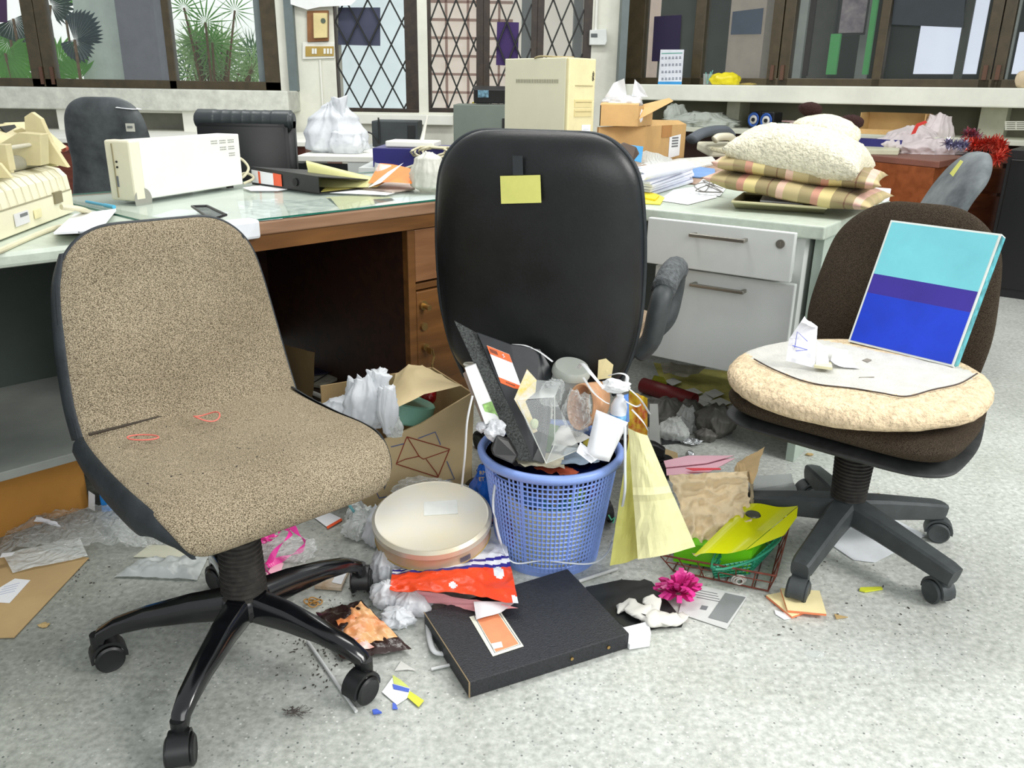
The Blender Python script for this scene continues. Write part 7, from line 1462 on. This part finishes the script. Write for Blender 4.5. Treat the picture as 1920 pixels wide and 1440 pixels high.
# rusty wire basket with green things
RST = mat('rusty wire', (120, 58, 44), .6, metal=.3, var=(60, .3))
t = thing('wire_basket', 'low rusty wire basket under the yellow and green folders', 'basket', atz(1360, 1090, 0))
T0 = [atz(1236, 1040, .055), atz(1455, 1080, .055), atz(1484, 972, .085), atz(1290, 960, .06)]; B0_ = [atz(1262, 1070, .004), atz(1440, 1108, .004), atz(1462, 1020, .004), atz(1300, 1000, .004)]
M0 = [a.lerp(b, .45) for a, b in zip(T0, B0_)]
bm = BM(); tube(bm, T0, .0025, 6, closed=True); tube(bm, B0_, .0022, 6, closed=True); tube(bm, M0, .0015, 5, closed=True); wpart(t, 'rim_wires', bm, RST)
bm = BM()
for i in range(4):
    j = (i+1) % 4; n_ = 6 if i % 2 == 0 else 4
    for k in range(n_): u = k/n_; tube(bm, [T0[i].lerp(T0[j], u), B0_[i].lerp(B0_[j], u)], .0015, 5)
for k in range(1, 7): u = k/7; tube(bm, [B0_[0].lerp(B0_[1], u), B0_[3].lerp(B0_[2], u)], .0012, 5)
wpart(t, 'upright_wires', bm, RST)
bm = BM(); c = atz(1385, 1088, .02)
for k in range(3): tube(bm, [c+Vector((math.cos(a)*(.016-.004*k), -.004*k, math.sin(a)*(.011-.002*k)+.002)) for a in [q*.4 for q in range(16)]], .0018, 5, closed=True)
one('wire_coil', bm, mat('grey white cord', (190, 186, 178), .6), 'small coil of grey cord hooked on the rusty basket', 'cord')
LIM = mat('lime green plastic', (120, 220, 24), .3, transl=.25, var=(4, .06)); TEA = mat('teal green plastic', (40, 142, 110), .35); YLW = mat('fluorescent yellow plastic', (222, 226, 20), .3, transl=.2, var=(4, .05))
bm = BM(); q1, q2, q3 = atz(1262, 1052, .012), atz(1404, 1076, .012), atz(1442, 1018, .012); zv = Vector((0, 0, .060)); card(bm, [q1, q2, q2+zv, q1+zv*.8], .001, n=(0, -1, .2)); card(bm, [q2, q3, q3+zv, q2+zv], .001, n=(1, -.4, 0)); card(bm, [q1+zv*.8, q2+zv, q3+zv, q1+zv*.8+(q3-q2)], .001)
one('lime_folder', bm, LIM, 'lime green plastic folder lying in the rusty wire basket', 'folder')
t = thing('plastic_basket', 'small teal perforated plastic basket at the right in the rusty basket', 'basket', atz(1420, 1070, .006))
Qb = [atz(1340, 1082, .012), atz(1404, 1076, .012), atz(1448, 1030, .012), atz(1380, 1020, .012)]; Qt = [atz(1334, 1064, .055), atz(1412, 1050, .058), atz(1464, 1004, .062), atz(1380, 990, .06)]
bm = BM(); nseg = 9
for i in range(4):
    j = (i+1) % 4
    G = []
    for r_ in range(5): G.append([bm.verts.new(Qb[i].lerp(Qb[j], q/nseg).lerp(Qt[i].lerp(Qt[j], q/nseg), r_/4)) for q in range(nseg+1)])
    for r_ in range(4):
        for q in range(nseg): bm.faces.new((G[r_][q], G[r_][q+1], G[r_+1][q+1], G[r_+1][q]))
o = wpart(t, 'perforated_wall', bm, TEA); wf = o.modifiers.new('w', 'WIREFRAME'); wf.thickness = .0045; wf.use_even_offset = False
bm = BM(); tube(bm, spline(Qt, 5, closed=True), .003, 6, closed=True); wpart(t, 'rim', bm, TEA)
bm = BM(); card(bm, Qb, .001, n=(0, 0, 1)); wpart(t, 'bottom', bm, TEA)
V = pxy([(1300, 1046, 1.60), (1388, 1032, 1.58), (1470, 1006, 1.62), (1494, 960, 1.66), (1495, 946, 1.68), (1404, 944, 1.74), (1380, 990, 1.68)])
bm = BM(); patch(bm, [atz(1300, 1042, .075), atz(1398, 1032, .085), atz(1496, 950, .12), atz(1398, 945, .12)], 14, 12, lambda u, v: .004*math.sin(u*7)); patch(bm, [atz(1398, 1032, .084), atz(1470, 1004, .08), atz(1494, 970, .10), atz(1496, 950, .12)], 8, 6)
one('yellow_folder', bm, YLW, 'fluorescent yellow plastic folder on top of the rusty wire basket', 'folder', smooth=False)
bm = BM(); lathe(bm, [(.001, 0), (.018, 0), (.016, .003), (.001, .004)], 24, c=atz(1412, 965, .128)); one('dark_badge', bm, mat('dark glossy badge', (70, 70, 56), .2, metal=.5), 'dark round badge on the yellow folder beside the paper bag', 'badge', smooth='auto')
# grey bin lying behind
bm = BM(); V0 = [atz(1402, 948, .0), atz(1490, 942, .0), atz(1486, 890, .07), atz(1404, 905, .07)]
patch(bm, [atz(1398, 950, .002), atz(1492, 945, .002), atz(1488, 905, .075), atz(1400, 920, .075)], 8, 10, lambda u, v: .02*math.sin(v*3.1), nrm=(0, -.7, .7)); patch(bm, [atz(1400, 920, .075), atz(1488, 905, .075), atz(1484, 888, .075), atz(1402, 893, .075)], 4, 4); one('grey_cover', bm, mat('mid grey plastic', (168, 172, 170), .45, var=(5, .05)), 'curved grey plastic cover lying behind the yellow folder', 'cover', smooth=True)
# under the white desk
lay('yellow_mat', 'dusty yellow plastic sheet under the white desk', 'sheet', [(1225, 680), (1300, 690), (1400, 700), (1395, 770), (1350, 765), (1298, 735), (1240, 715)], mat('dusty yellow', (200, 194, 110), .6, var=(8, .2)), .003)
bm = BM(); patch(bm, [atz(1245, 702, .02), atz(1292, 712, .02), atz(1330, 692, .05), atz(1240, 682, .05)], 12, 10, wrinkle(3, .03, 6)); one('grey_plastic', bm, mat('dusty grey film', (150, 146, 128), .5, var=(8, .15), bump=(20, .5)), 'dusty grey film lying on the yellow sheet under the desk', 'film', smooth=True)
a, b = atz(1205, 722, .03), atz(1302, 752, .03); bm = BM(); g_ = bmesh.ops.create_cone(bm, cap_ends=False, segments=24, radius1=.028, radius2=.028, depth=(b-a).length)['verts']; bmesh.ops.transform(bm, matrix=Matrix.Translation((a+b)/2) @ (b-a).to_track_quat('Z', 'Y').to_matrix().to_4x4(), verts=g_); o = one('red_tube', bm, mat('dark red card tube', (120, 28, 30), .5), 'dark red cardboard tube lying behind the basket', 'tube', smooth=True); s_ = o.modifiers.new('s', 'SOLIDIFY'); s_.thickness = .002
GB = mat('smoky grey bag', (120, 118, 112), .4, transl=.25, var=(5, .1), bump=(22, .6))
bm = BM(); sack(bm, atz(1240, 790, .003), .08, .12, .05, ((0, .9), (.4, 1), (1, .4)), 3, .45, fq=1.4); sack(bm, atz(1290, 790, .003), .07, .06, .05, ((0, .9), (.5, 1), (1, .4)), 5, .45, n=60, nz=24); one('grey_bag', bm, GB, 'long smoky grey plastic bag in front of the red tube', 'bag', smooth=True)
bm = BM(); sack(bm, atz(1340, 815, .003), .10, .06, .055, ((0, .6), (.3, .95), (.65, 1), (1, .35)), 9, .35); sack(bm, atz(1322, 824, .003), .04, .03, .03, ((0, .9), (.5, 1), (1, .4)), 6, .5, n=40, nz=16); tube(bm, spline([atz(1355, 800, .03), atz(1368, 812, .01), atz(1372, 806, .01)], 4), .005, 6); one('grey_bag', bm, GB, 'rounded smoky grey bag with handles under the white desk', 'bag', smooth=True)
bm = BM(); sack(bm, atz(1262, 822, .003), .07, .05, .04, ((0, .8), (.4, 1), (1, .4)), 4, .5, n=60, nz=26); sack(bm, atz(1288, 805, .003), .08, .035, .035, ((0, .9), (.5, .9), (1, .5)), 7, .45, n=50, nz=24); one('clear_bag', bm, FOG, 'pale translucent bag right of the grey slat', 'bag', smooth=True)
bm = BM(); patch(bm, [atz(1265, 830, .003), atz(1300, 838, .003), atz(1318, 830, .006), atz(1270, 815, .01)], 14, 8, wrinkle(6, .014, 7)); one('foil_strip', bm, mat('silver foil', (200, 204, 206), .2, metal=.7, bump=(60, .8)), 'crinkled silver strip on the floor behind the pink papers', 'foil')
lay('disc_case', 'flat black disc case on the floor behind the yellow papers', 'case', [(1240, 834), (1284, 830), (1268, 812), (1238, 815)], mat('black disc case', (36, 38, 40), .3), .002, .006)
bm = BM(); blob(bm, atz(1294, 852, .01), (.014, .011, .012), 4, .2, 2, floor=.003, sub=3); one('foil_ball', bm, _m['silver foil'], 'small silver foil ball on the floor behind the pink papers', 'foil', smooth=True)
lay('card_scrap', 'torn tan card scrap between yellow papers and pink sheets', 'card', [(1226, 858), (1246, 842), (1270, 850), (1272, 866), (1240, 870)], KRAFT, .004, .002)
random.seed(31)
scr = [((1262, 716), 'white sheet nearest the yellow mat under the desk'), ((1300, 735), 'white slip left among papers under the desk'), ((1325, 745), 'creased slip in the middle of the papers under the desk'), ((1350, 755), 'pale slip at the right of the papers under the desk'), ((1372, 765), 'torn slip nearest the right chair under the desk'), ((1340, 738), 'greyish page on the pile under the desk'), ((1312, 758), 'small white page by the end of the red tube')]
for (x, y), l in scr:
    w_, h_ = random.uniform(16, 28), random.uniform(7, 12); s_ = random.uniform(-6, 6)
    P = [(x-w_, y+s_), (x+s_, y+h_), (x+w_, y-s_*.5), (x-s_*.5, y-h_)]; bm = BM(); z = .004+random.random()*.012; card(bm, px(P, z), .0012); one('paper_scrap', bm, mat('dusty paper', (214, 214, 208), .7, var=(14, .08)), l, 'paper')
lay('red_scrap', 'red wrapper scrap by the yellow mat near the right chair', 'wrapper', [(1372, 738), (1386, 734), (1390, 752), (1376, 756)], mat('red scrap', (200, 40, 34), .5), .012, .003)
bm = BM(); random.seed(8); blob(bm, atz(1392, 778, .01), (.02, .012, .01), 3, .4, 3, floor=.003, sub=3); one('foil_scrap', bm, _m['silver foil'], 'silver foil scrap under the edge of the right chair', 'foil')
lay('green_packet', 'olive green packet by the grey film under the desk', 'packet', [(1222, 716), (1250, 722), (1244, 712), (1226, 708)], mat('olive packet', (150, 150, 30), .5), .006, .01)
# papers under right chair and scraps on the open floor
lay('paper_sheet', 'large white sheet on the floor beneath the right chair base', 'paper', [(1556, 1020), (1600, 1050), (1640, 1055), (1690, 1030), (1736, 1004), (1680, 975), (1600, 985)], mat('floor paper', (220, 224, 228), .6, var=(12, .05)), .002, .001)
lay('yellow_wrapper', 'thin yellow green wrapper strip on the open floor at the right', 'wrapper', [(1611, 1108), (1613, 1103), (1652, 1102), (1655, 1106), (1622, 1111)], mat('yellow green wrapper', (214, 220, 60), .5), .002, .003)
bm = BM(); blob(bm, atz(1528, 1226, .004), (.018, .010, .004), 3, .2, 2, sub=3, floor=.001); one('clear_blister', bm, CLEARH, 'small clear blister piece on the open floor below the note pads', 'scrap')
bm = BM(); blob(bm, atz(1646, 930, .004), (.009, .006, .008), 3, .3, 2, sub=2, floor=.001); one('brown_crumb', bm, mat('brown crumb', (140, 130, 100), .8), 'small brown crumb on the floor right of the chair column', 'crumb')
bm = BM(); blob(bm, atz(1518, 852, .004), (.012, .006, .004), 4, .4, 3, sub=3, floor=.001); one('tan_crumb', bm, mat('tan crumb', (186, 160, 110), .8), 'curled tan scrap beside the desk side panel', 'crumb')
lay('tan_chip', 'tan card chip on the floor right of the note pads', 'chip', [(1564, 1152), (1580, 1156), (1590, 1158), (1568, 1161)], mat('tan crumb', (186, 160, 110), .8), .002, .002)
# pouch, straw, bands, cards, scraps on the left floor
POU = mat('dark brown foil', (52, 36, 32), .25, spec=.7, var=(6, .2), bump=(24, .6)); FOOD = mat('orange food print', (226, 128, 70), .25, var=(16, .5, 6), rgb2=(244, 196, 140))
t = thing('snack_pouch', 'dark brown snack pouch with orange food picture on the floor', 'pouch', atz(680, 1190, 0))
V = [atz(640, 1240, .006), atz(772, 1222, .006), atz(678, 1130, .006), atz(592, 1152, .006)]
pf_ = lambda u, v: .016*(max(0, 1-abs(2*u-1)**3)*max(0, 1-abs(2*v-1)**3))**.5+.005*ridge((u*4, v*4, 8))
bm = BM(); patch(bm, V, 24, 24, pf_, nrm=(0, 0, 1)); wpart(t, 'pouch_body', bm, POU, smooth=True)
bm = BM(); 
def sub(V, u, v): return (V[0]*(1-u)+V[1]*u)*(1-v)+(V[3]*(1-u)+V[2]*u)*v
V2 = [sub(V, .16, .10), sub(V, .92, .16), sub(V, .90, .90), sub(V, .22, .66)]
patch(bm, V2, 24, 24, lambda u, v: pf_(.14+.74*u, .12+.76*v)+.0025, nrm=(0, 0, 1)); wpart(t, 'food_picture', bm, FOOD, smooth=True)
bm = BM(); V3 = [sub(V, .05, .04), sub(V, .5, .05), sub(V, .42, .2), sub(V, .05, .2)]; patch(bm, V3, 12, 6, lambda u, v: pf_(.05+.4*u, .05+.12*v)+.0045, nrm=(0, 0, 1)); wpart(t, 'red_badge', bm, mat('red badge print', (224, 70, 40), .3, var=(20, .4), rgb2=(240, 220, 210)), smooth=True)
for P, l, r, c_ in ((((577, 1202), (668, 1334)), 'long white drinking straw on the floor below the snack pouch', .0032, (206, 208, 206)),):
    bm = BM(); a, b = atz(*P[0], .004), atz(*P[1], .004); cyl(bm, a, b, r, n=12); one('drinking_straw', bm, mat('white straw', c_, .4), l, 'straw', smooth='auto')
bm = BM(); a, b = atz(1085, 1090, .005), atz(1157, 1066, .005); cyl(bm, a, b, .004, n=12); one('drinking_straw', bm, mat('white straw', (206, 208, 206), .4), 'white straw between the basket and the black box file', 'straw', smooth='auto')
bm = BM(); cyl(bm, atz(808, 1255, .004), atz(846, 1246, .004), .0032, n=10); one('drinking_straw', bm, _m['white straw'], 'short white straw end left of the black box file', 'straw')
bm = BM(); tube(bm, spline([atz(802, 1165, .01), atz(806, 1200, .01), atz(815, 1222, .01), atz(834, 1226, .004)], 6), .006, 8, flat=.6); one('plastic_loop', bm, STR, 'white plastic handle loop beside the black box file', 'loop', smooth=True)
for P, l, c_ in ((((664, 960, .06), (646, 935, .12)), 'pale blue straw poking out under the beige chair', (120, 190, 200)), (((684, 958, .06), (669, 925, .12)), 'grey straw beside the pale blue one by the carton', (176, 178, 176))):
    bm = BM(); cyl(bm, atz(*P[0]), atz(*P[1]), .0035, n=10); one('drinking_straw', bm, mat('straw %d' % c_[0], c_, .4), l, 'straw')
bm = BM(); random.seed(6); c = atz(588, 1132, .004)
for k in range(4): o_ = Vector((random.uniform(-.010, .010), random.uniform(-.010, .010), .002*k)); tube(bm, [c+o_+Vector((math.cos(a)*.011, math.sin(a)*.008, .002*math.sin(2*a+k))) for a in [q*.35 for q in range(18)]], .0016, 5, closed=True)
one('rubber_bands', bm, mat('ochre rubber', (172, 126, 58), .5), 'small knot of ochre rubber bands on the floor by the chair base', 'rubber bands')
lay('price_card', 'white card with orange red edge under the beige chair front', 'card', [(588, 970), (612, 988), (640, 972), (618, 962)], PAPER, .003); lay('red_strip', 'orange red strip at the edge of the white card', 'strip', [(612, 988), (640, 972), (642, 976), (614, 992)], mat('orange red print', (236, 92, 48), .5), .004)
lay('photo_card', 'clear packet with brown food photo near the chair caster', 'packet', [(590, 1104), (640, 1108), (660, 1062), (612, 1060)], mat('brown photo', (178, 150, 118), .3, var=(26, .4), rgb2=(214, 200, 180)), .002, .008)
lay('ticket', 'white ticket with barcode on the clear food packet', 'ticket', [(622, 1092), (640, 1096), (656, 1062), (640, 1060)], PAPER, .011, .001)
lay('paper_scrap', 'white scrap right of the snack pouch', 'paper', [(740, 1258), (764, 1256), (780, 1258), (752, 1240)], mat('dusty paper', (214, 214, 208), .7), .002)
lay('printed_leaflet', 'torn white leaflet with blue print by the chair caster', 'leaflet', [(716, 1298), (744, 1322), (770, 1305), (768, 1290), (738, 1268)], PAPER, .002); lay('blue_band', 'blue printed band on the torn leaflet', 'band', [(736, 1283), (768, 1292), (766, 1298), (738, 1292)], mat('blue band print', (70, 100, 200), .5), .0035)
lay('leaflet_corner', 'yellow green corner of the torn leaflet', 'leaflet', [(768, 1296), (795, 1314), (785, 1326), (764, 1308)], mat('yellow green wrapper', (214, 220, 60), .5), .003); lay('leaflet_corner', 'yellow green strip at the top of the torn leaflet', 'leaflet', [(736, 1266), (752, 1276), (768, 1290), (738, 1282)], mat('pale lime print', (206, 216, 110), .5), .0028)
lay('blue_scrap', 'tiny blue torn scrap nearest the leaflet', 'scrap', [(736, 1318), (742, 1320), (746, 1330), (736, 1330)], _m['blue band print'], .002); lay('blue_scrap', 'tiny blue curled scrap left of the other one', 'scrap', [(698, 1334), (706, 1332), (716, 1338), (700, 1340)], _m['blue band print'], .002, .004)
random.seed(15); bm = BM(); c = atz(556, 1336, .005)
for k in range(60): a = c+Vector((random.gauss(0, .010), random.gauss(0, .004), random.random()*.006)); b = a+Vector((random.gauss(0, .008), random.gauss(0, .004), random.gauss(0, .002))); b.z = max(.001, b.z); tube(bm, [a, b], .0006, 3)
one('hair_tuft', bm, mat('grey brown hair', (86, 80, 76), .9), 'tuft of grey dust and hair on the floor before the beige chair', 'dust')
bm = BM(); random.seed(77)
for k in range(330):
    cx, cy = random.choice([(620, 1180), (600, 1225), (590, 1270), (560, 1190), (640, 1130), (620, 1200), (600, 1180), (640, 1240), (1460, 1060), (1600, 1150), (500, 1000), (150, 1080)]); p = atz(cx+random.gauss(0, 36 if cx < 700 else 110), cy+random.gauss(0, 24 if cx < 700 else 50), .0015)
    r = random.uniform(.0006, .0018); a = random.random()*3.1; box(bm, p, (r*random.uniform(1, 4), r, .0014), rot=rz(math.degrees(a)))
o = one('floor_crumbs', bm, mat('dark crumbs', (62, 56, 50), .9), 'scattered dark crumbs and grit over the terrazzo floor', 'crumbs'); o['kind'] = 'stuff'
bm = BM(); random.seed(78)
for k in range(14): p = aty(0, 0, 1); q = random.choice([(360, 880), (410, 884), (430, 862), (448, 846), (320, 815), (540, 835), (300, 900), (265, 840)]); c = atz(q[0]+random.gauss(0, 18), q[1]+random.gauss(0, 8), .437); box(bm, c, (random.uniform(.002, .004), .0016, .0014), rot=rz(random.random()*180))
o = one('seat_crumbs', bm, _m['dark crumbs'], 'dark crumbs lying on the beige chair seat', 'crumbs'); o['kind'] = 'stuff'
# pink ribbon
t0 = atz(520, 1020, .02)
rb = [[(484, 1010, .05), (505, 1002, .06), (530, 990, .07), (545, 1000, .05), (520, 1030, .04), (505, 1052, .02), (490, 1060, .01)], [(545, 985, .07), (560, 1000, .05), (572, 1018, .03), (560, 1035, .02), (530, 1048, .01), (500, 1060, .01)], [(490, 1060, .01), (500, 1068, .03), (506, 1080, .02), (492, 1088, .005), (486, 1075, .01)], [(480, 1000, .05), (495, 990, .07), (515, 985, .08), (525, 995, .06)]]
bm = BM()
for P in rb:
    S = spline([atz(*q) for q in P], 8); A1_, B1_ = [], []
    for i, p in enumerate(S):
        w_ = Vector((.004*math.cos(i*.25), .003, .008*math.sin(i*.2+.8))); A1_.append(bm.verts.new(p-w_)); B1_.append(bm.verts.new(p+w_))
    for i in range(len(S)-1): bm.faces.new((A1_[i], A1_[i+1], B1_[i+1], B1_[i]))
random.seed(3)
for k in range(26):
    c = atz(498+random.gauss(0, 9), 1000+random.gauss(0, 8), .05+random.gauss(0, .01)); r = .009; pts = [c+Vector((math.cos(a)*r, 0, math.sin(a)*r)) for a in [q*.6 for q in range(11)]]; A1_ = [bm.verts.new(p) for p in pts]; B1_ = [bm.verts.new(p+Vector((.003, .006, .002))) for p in pts]
    for i in range(10): bm.faces.new((A1_[i], A1_[i+1], B1_[i+1], B1_[i]))
one('pink_ribbon', bm, PN2, 'tangled hot pink ribbon on the floor under the beige chair', 'ribbon')
bm = BM(); blob(bm, atz(535, 1030, .012), (.07, .05, .018), 7, .35, 2.5, floor=.003); one('clear_wrapping', bm, CLEAR, 'clear film under the hot pink ribbon', 'wrapping')
lay('pink_card', 'pale pink card corner under the pink ribbon', 'card', [(500, 1078), (524, 1080), (532, 1056), (512, 1056)], PKP, .002)
# left floor: cardboard, clear film, envelope, white bag
P0 = atz(165, 950, 0); P1 = atz(-10, 1010, 0); d = (P0-P1).normalized(); n_ = Vector((-d.y, d.x, 0)); P1 = P0-d*.42
t = thing('cardboard_box', 'long orange brown carton on the floor under the green desk', 'box', P1)
OC = mat('orange brown carton', (190, 134, 58), .75, var=(4, .08)); hbx = atp(165, 850, P0, math.degrees(math.atan2(d.y, d.x))).z
hbx = min(.16, max(.12, atp(60, 872, P0, math.degrees(math.atan2(d.y, d.x))).z))
bm = BM(); card(bm, [P1, P0, P0+Vector((0, 0, hbx)), P1+Vector((0, 0, hbx))], .004, n=-n_); wpart(t, 'front_wall', bm, OC)
bm = BM(); card(bm, [P0, P0+n_*.3, P0+n_*.3+Vector((0, 0, hbx)), P0+Vector((0, 0, hbx))], .004, n=d); wpart(t, 'end_wall', bm, OC)
bm = BM(); card(bm, [P1+Vector((0, 0, hbx)), P0+Vector((0, 0, hbx)), P0+n_*.3+Vector((0, 0, hbx)), P1+n_*.3+Vector((0, 0, hbx))], .004, n=(0, 0, 1)); wpart(t, 'top', bm, mat('carton top dark', (96, 66, 34), .8))
p = atz(186, 965, 0); bm = BM(); box(bm, (p.x+.02, p.y+.05, .045), (.06, .06, .09), rot=rz(20)); tb = thing('blue_carton', 'small blue carton right of the orange brown carton', 'box', (p.x+.02, p.y+.05, 0)); wpart(tb, 'carton_body', bm, mat('blue carton print', (30, 128, 206), .4, var=(12, .2)), bevel=.002); #'blue carton print', (30, 128, 206), .4, var=(12, .2)), 'small blue carton right of the orange brown carton', 'box', bevel=.002)
bm = BM(); card(bm, pxy([(166, 952, p.y+.012), (178, 958, p.y+.005), (178, 928, p.y+.005), (166, 920, p.y+.012)]), .001, n=(0, -1, 0)); wpart(tb, 'printed_panel', bm, PAPER)
bm = BM(); V = [atz(-10, 1045, .004), atz(280, 1030, .004), atz(250, 955, .004), atz(20, 985, .004)]
patch(bm, V, 46, 30, lambda u, v: .022*(.4+.6*ridge((u*6, v*4, 3)))*min(1, 6*u*(1-u)+.1)+.008*abs(noise.noise(Vector((u*22, v*14, 2)))), nrm=(0, 0, 1)); one('clear_film', bm, CLEAR, 'large sheet of crinkled clear film on the floor at the left', 'film', smooth=True)
bm = BM(); patch(bm, [atz(230, 1030, .004), atz(330, 1032, .004), atz(300, 980, .012), atz(200, 985, .006)], 24, 18, lambda u, v: .016*(.4+.6*ridge((u*5, v*4, 9))), nrm=(0, 0, 1)); one('clear_film', bm, CLEAR, 'crinkled clear film reaching under the beige chair seat', 'film', smooth=True)
bm = BM(); patch(bm, [atz(24, 1075, .006), atz(165, 1045, .006), atz(150, 1010, .01), atz(5, 1040, .01)], 18, 10, wrinkle(3, .006, 6)); one('film_sleeve', bm, FOG, 'hazy plastic sleeve lying across the kraft envelope', 'sleeve', smooth=True)
t = thing('kraft_envelope', 'large kraft envelope with white address label at the left edge', 'envelope', atz(60, 1120, 0))
bm = BM(); card(bm, px([(-40, 1198), (27, 1196), (167, 1047), (60, 1030), (-60, 1060)], .002), .002, n=(0, 0, 1)); wpart(t, 'envelope', bm, mat('kraft envelope', (186, 158, 112), .7, var=(5, .06)))
bm = BM(); card(bm, px([(-30, 1128), (18, 1131), (57, 1088), (28, 1085), (-10, 1108)], .0045), .0006, n=(0, 0, 1)); lb = wpart(t, 'address_label', bm, PAPER)
bm = BM()
for k in range(4): tube(bm, px([(-5+k*4, 1116-k*5), (28+k*3, 1108-k*5)], .0052), .0004, 3)
wpart(t, 'handwriting', bm, BI, lb)
bm = BM(); patch(bm, [atz(62, 978, .025), atz(112, 990, .025), atz(104, 980, .035), atz(66, 970, .04)], 10, 6, wrinkle(3, .008, 5)); one('tissue', bm, PC, 'torn white tissue on the clear film at the left', 'tissue', smooth=True)
bm = BM(); patch(bm, [atz(214, 1082, .003), atz(370, 1088, .003), atz(392, 1042, .006), atz(262, 1050, .008)], 26, 16, lambda u, v: .016*(.3+.7*ridge((u*4, v*3, 5)))*min(1, 8*u*(1-u)+.1)*min(1, 6*v*(1-v)+.2), nrm=(0, 0, 1)); one('plastic_bag', bm, mat('flat milky bag', (206, 212, 210), .35, transl=.3, bump=(20, .5)), 'flattened milky plastic bag behind the beige chair base', 'bag', smooth=True)
lay('paper_scrap', 'pale beige leaflet behind the flattened milky bag', 'paper', [(250, 1045), (400, 1048), (395, 1026), (280, 1022)], mat('beige leaflet', (200, 200, 180), .6), .002)
lay('price_tag', 'small white red tag at the left edge on the film', 'tag', [(0, 1046), (22, 1042), (28, 1036), (4, 1038)], PAPER, .03)
bm = BM(); blob(bm, atz(82, 1172, .003), (.010, .008, .003), 3, .4, 3, sub=3, floor=.001); one('tan_scrap', bm, _m['tan crumb'], 'tan curled scrap on the floor right of the kraft envelope', 'scrap')
# knee hole junk
kh = Vector((A_W.x, A_W.y, 0))
def kw(x, y, z): c, s = math.cos(R_(AW)), math.sin(R_(AW)); return kh+Vector((x*c-y*s, x*s+y*c, z))
bm = BM(); patch(bm, [kw(.20, .10, .01), kw(.26, .40, .01), kw(.26, .40, .26), kw(.21, .10, .30)], 8, 10, lambda u, v: .01*ridge((u*3, v*3, 2)), nrm=(1, 0, 0)); one('kraft_bag', bm, mat('dark kraft', (134, 110, 70), .8), 'dark kraft paper bag standing in the knee hole', 'bag', smooth=True)
P = [(555, 720), (600, 728), (648, 706), (640, 700), (590, 690), (552, 712)]
lay('newspaper', 'folded grey newspaper on the floor of the knee hole', 'newspaper', P, mat('grey newsprint', (150, 148, 132), .7, var=(30, .2)), .05, .01)
lay('dark_folder', 'dark navy torn folder lying in the knee hole', 'folder', [(552, 702), (575, 706), (620, 700), (600, 684), (575, 688), (560, 680)], mat('dark navy card', (24, 26, 48), .6), .065, .004)
bm = BM(); tube(bm, spline([atz(560, 728, .05), atz(590, 738, .05), atz(620, 752, .05), atz(645, 762, .05)], 6), .008, 8); tube(bm, spline([atz(575, 735, .05), atz(590, 752, .04), atz(608, 756, .04)], 5), .003, 6); one('cord_bundle', bm, mat('white cord', (214, 214, 206), .5), 'bundled white cord in front of the knee hole', 'cord', smooth=True)
bm = BM(); tube(bm, [atz(572, 727, .06), atz(622, 696, .075)], .002, 5); one('black_lead', bm, BLK, 'thin black lead lying across the newspaper in the knee hole', 'cable')
lay('paper_box', 'dark flattened carton under the newspaper in the knee hole', 'box', [(545, 745), (650, 760), (690, 720), (590, 700)], mat('dark brown card', (60, 46, 32), .8), .004, .04)
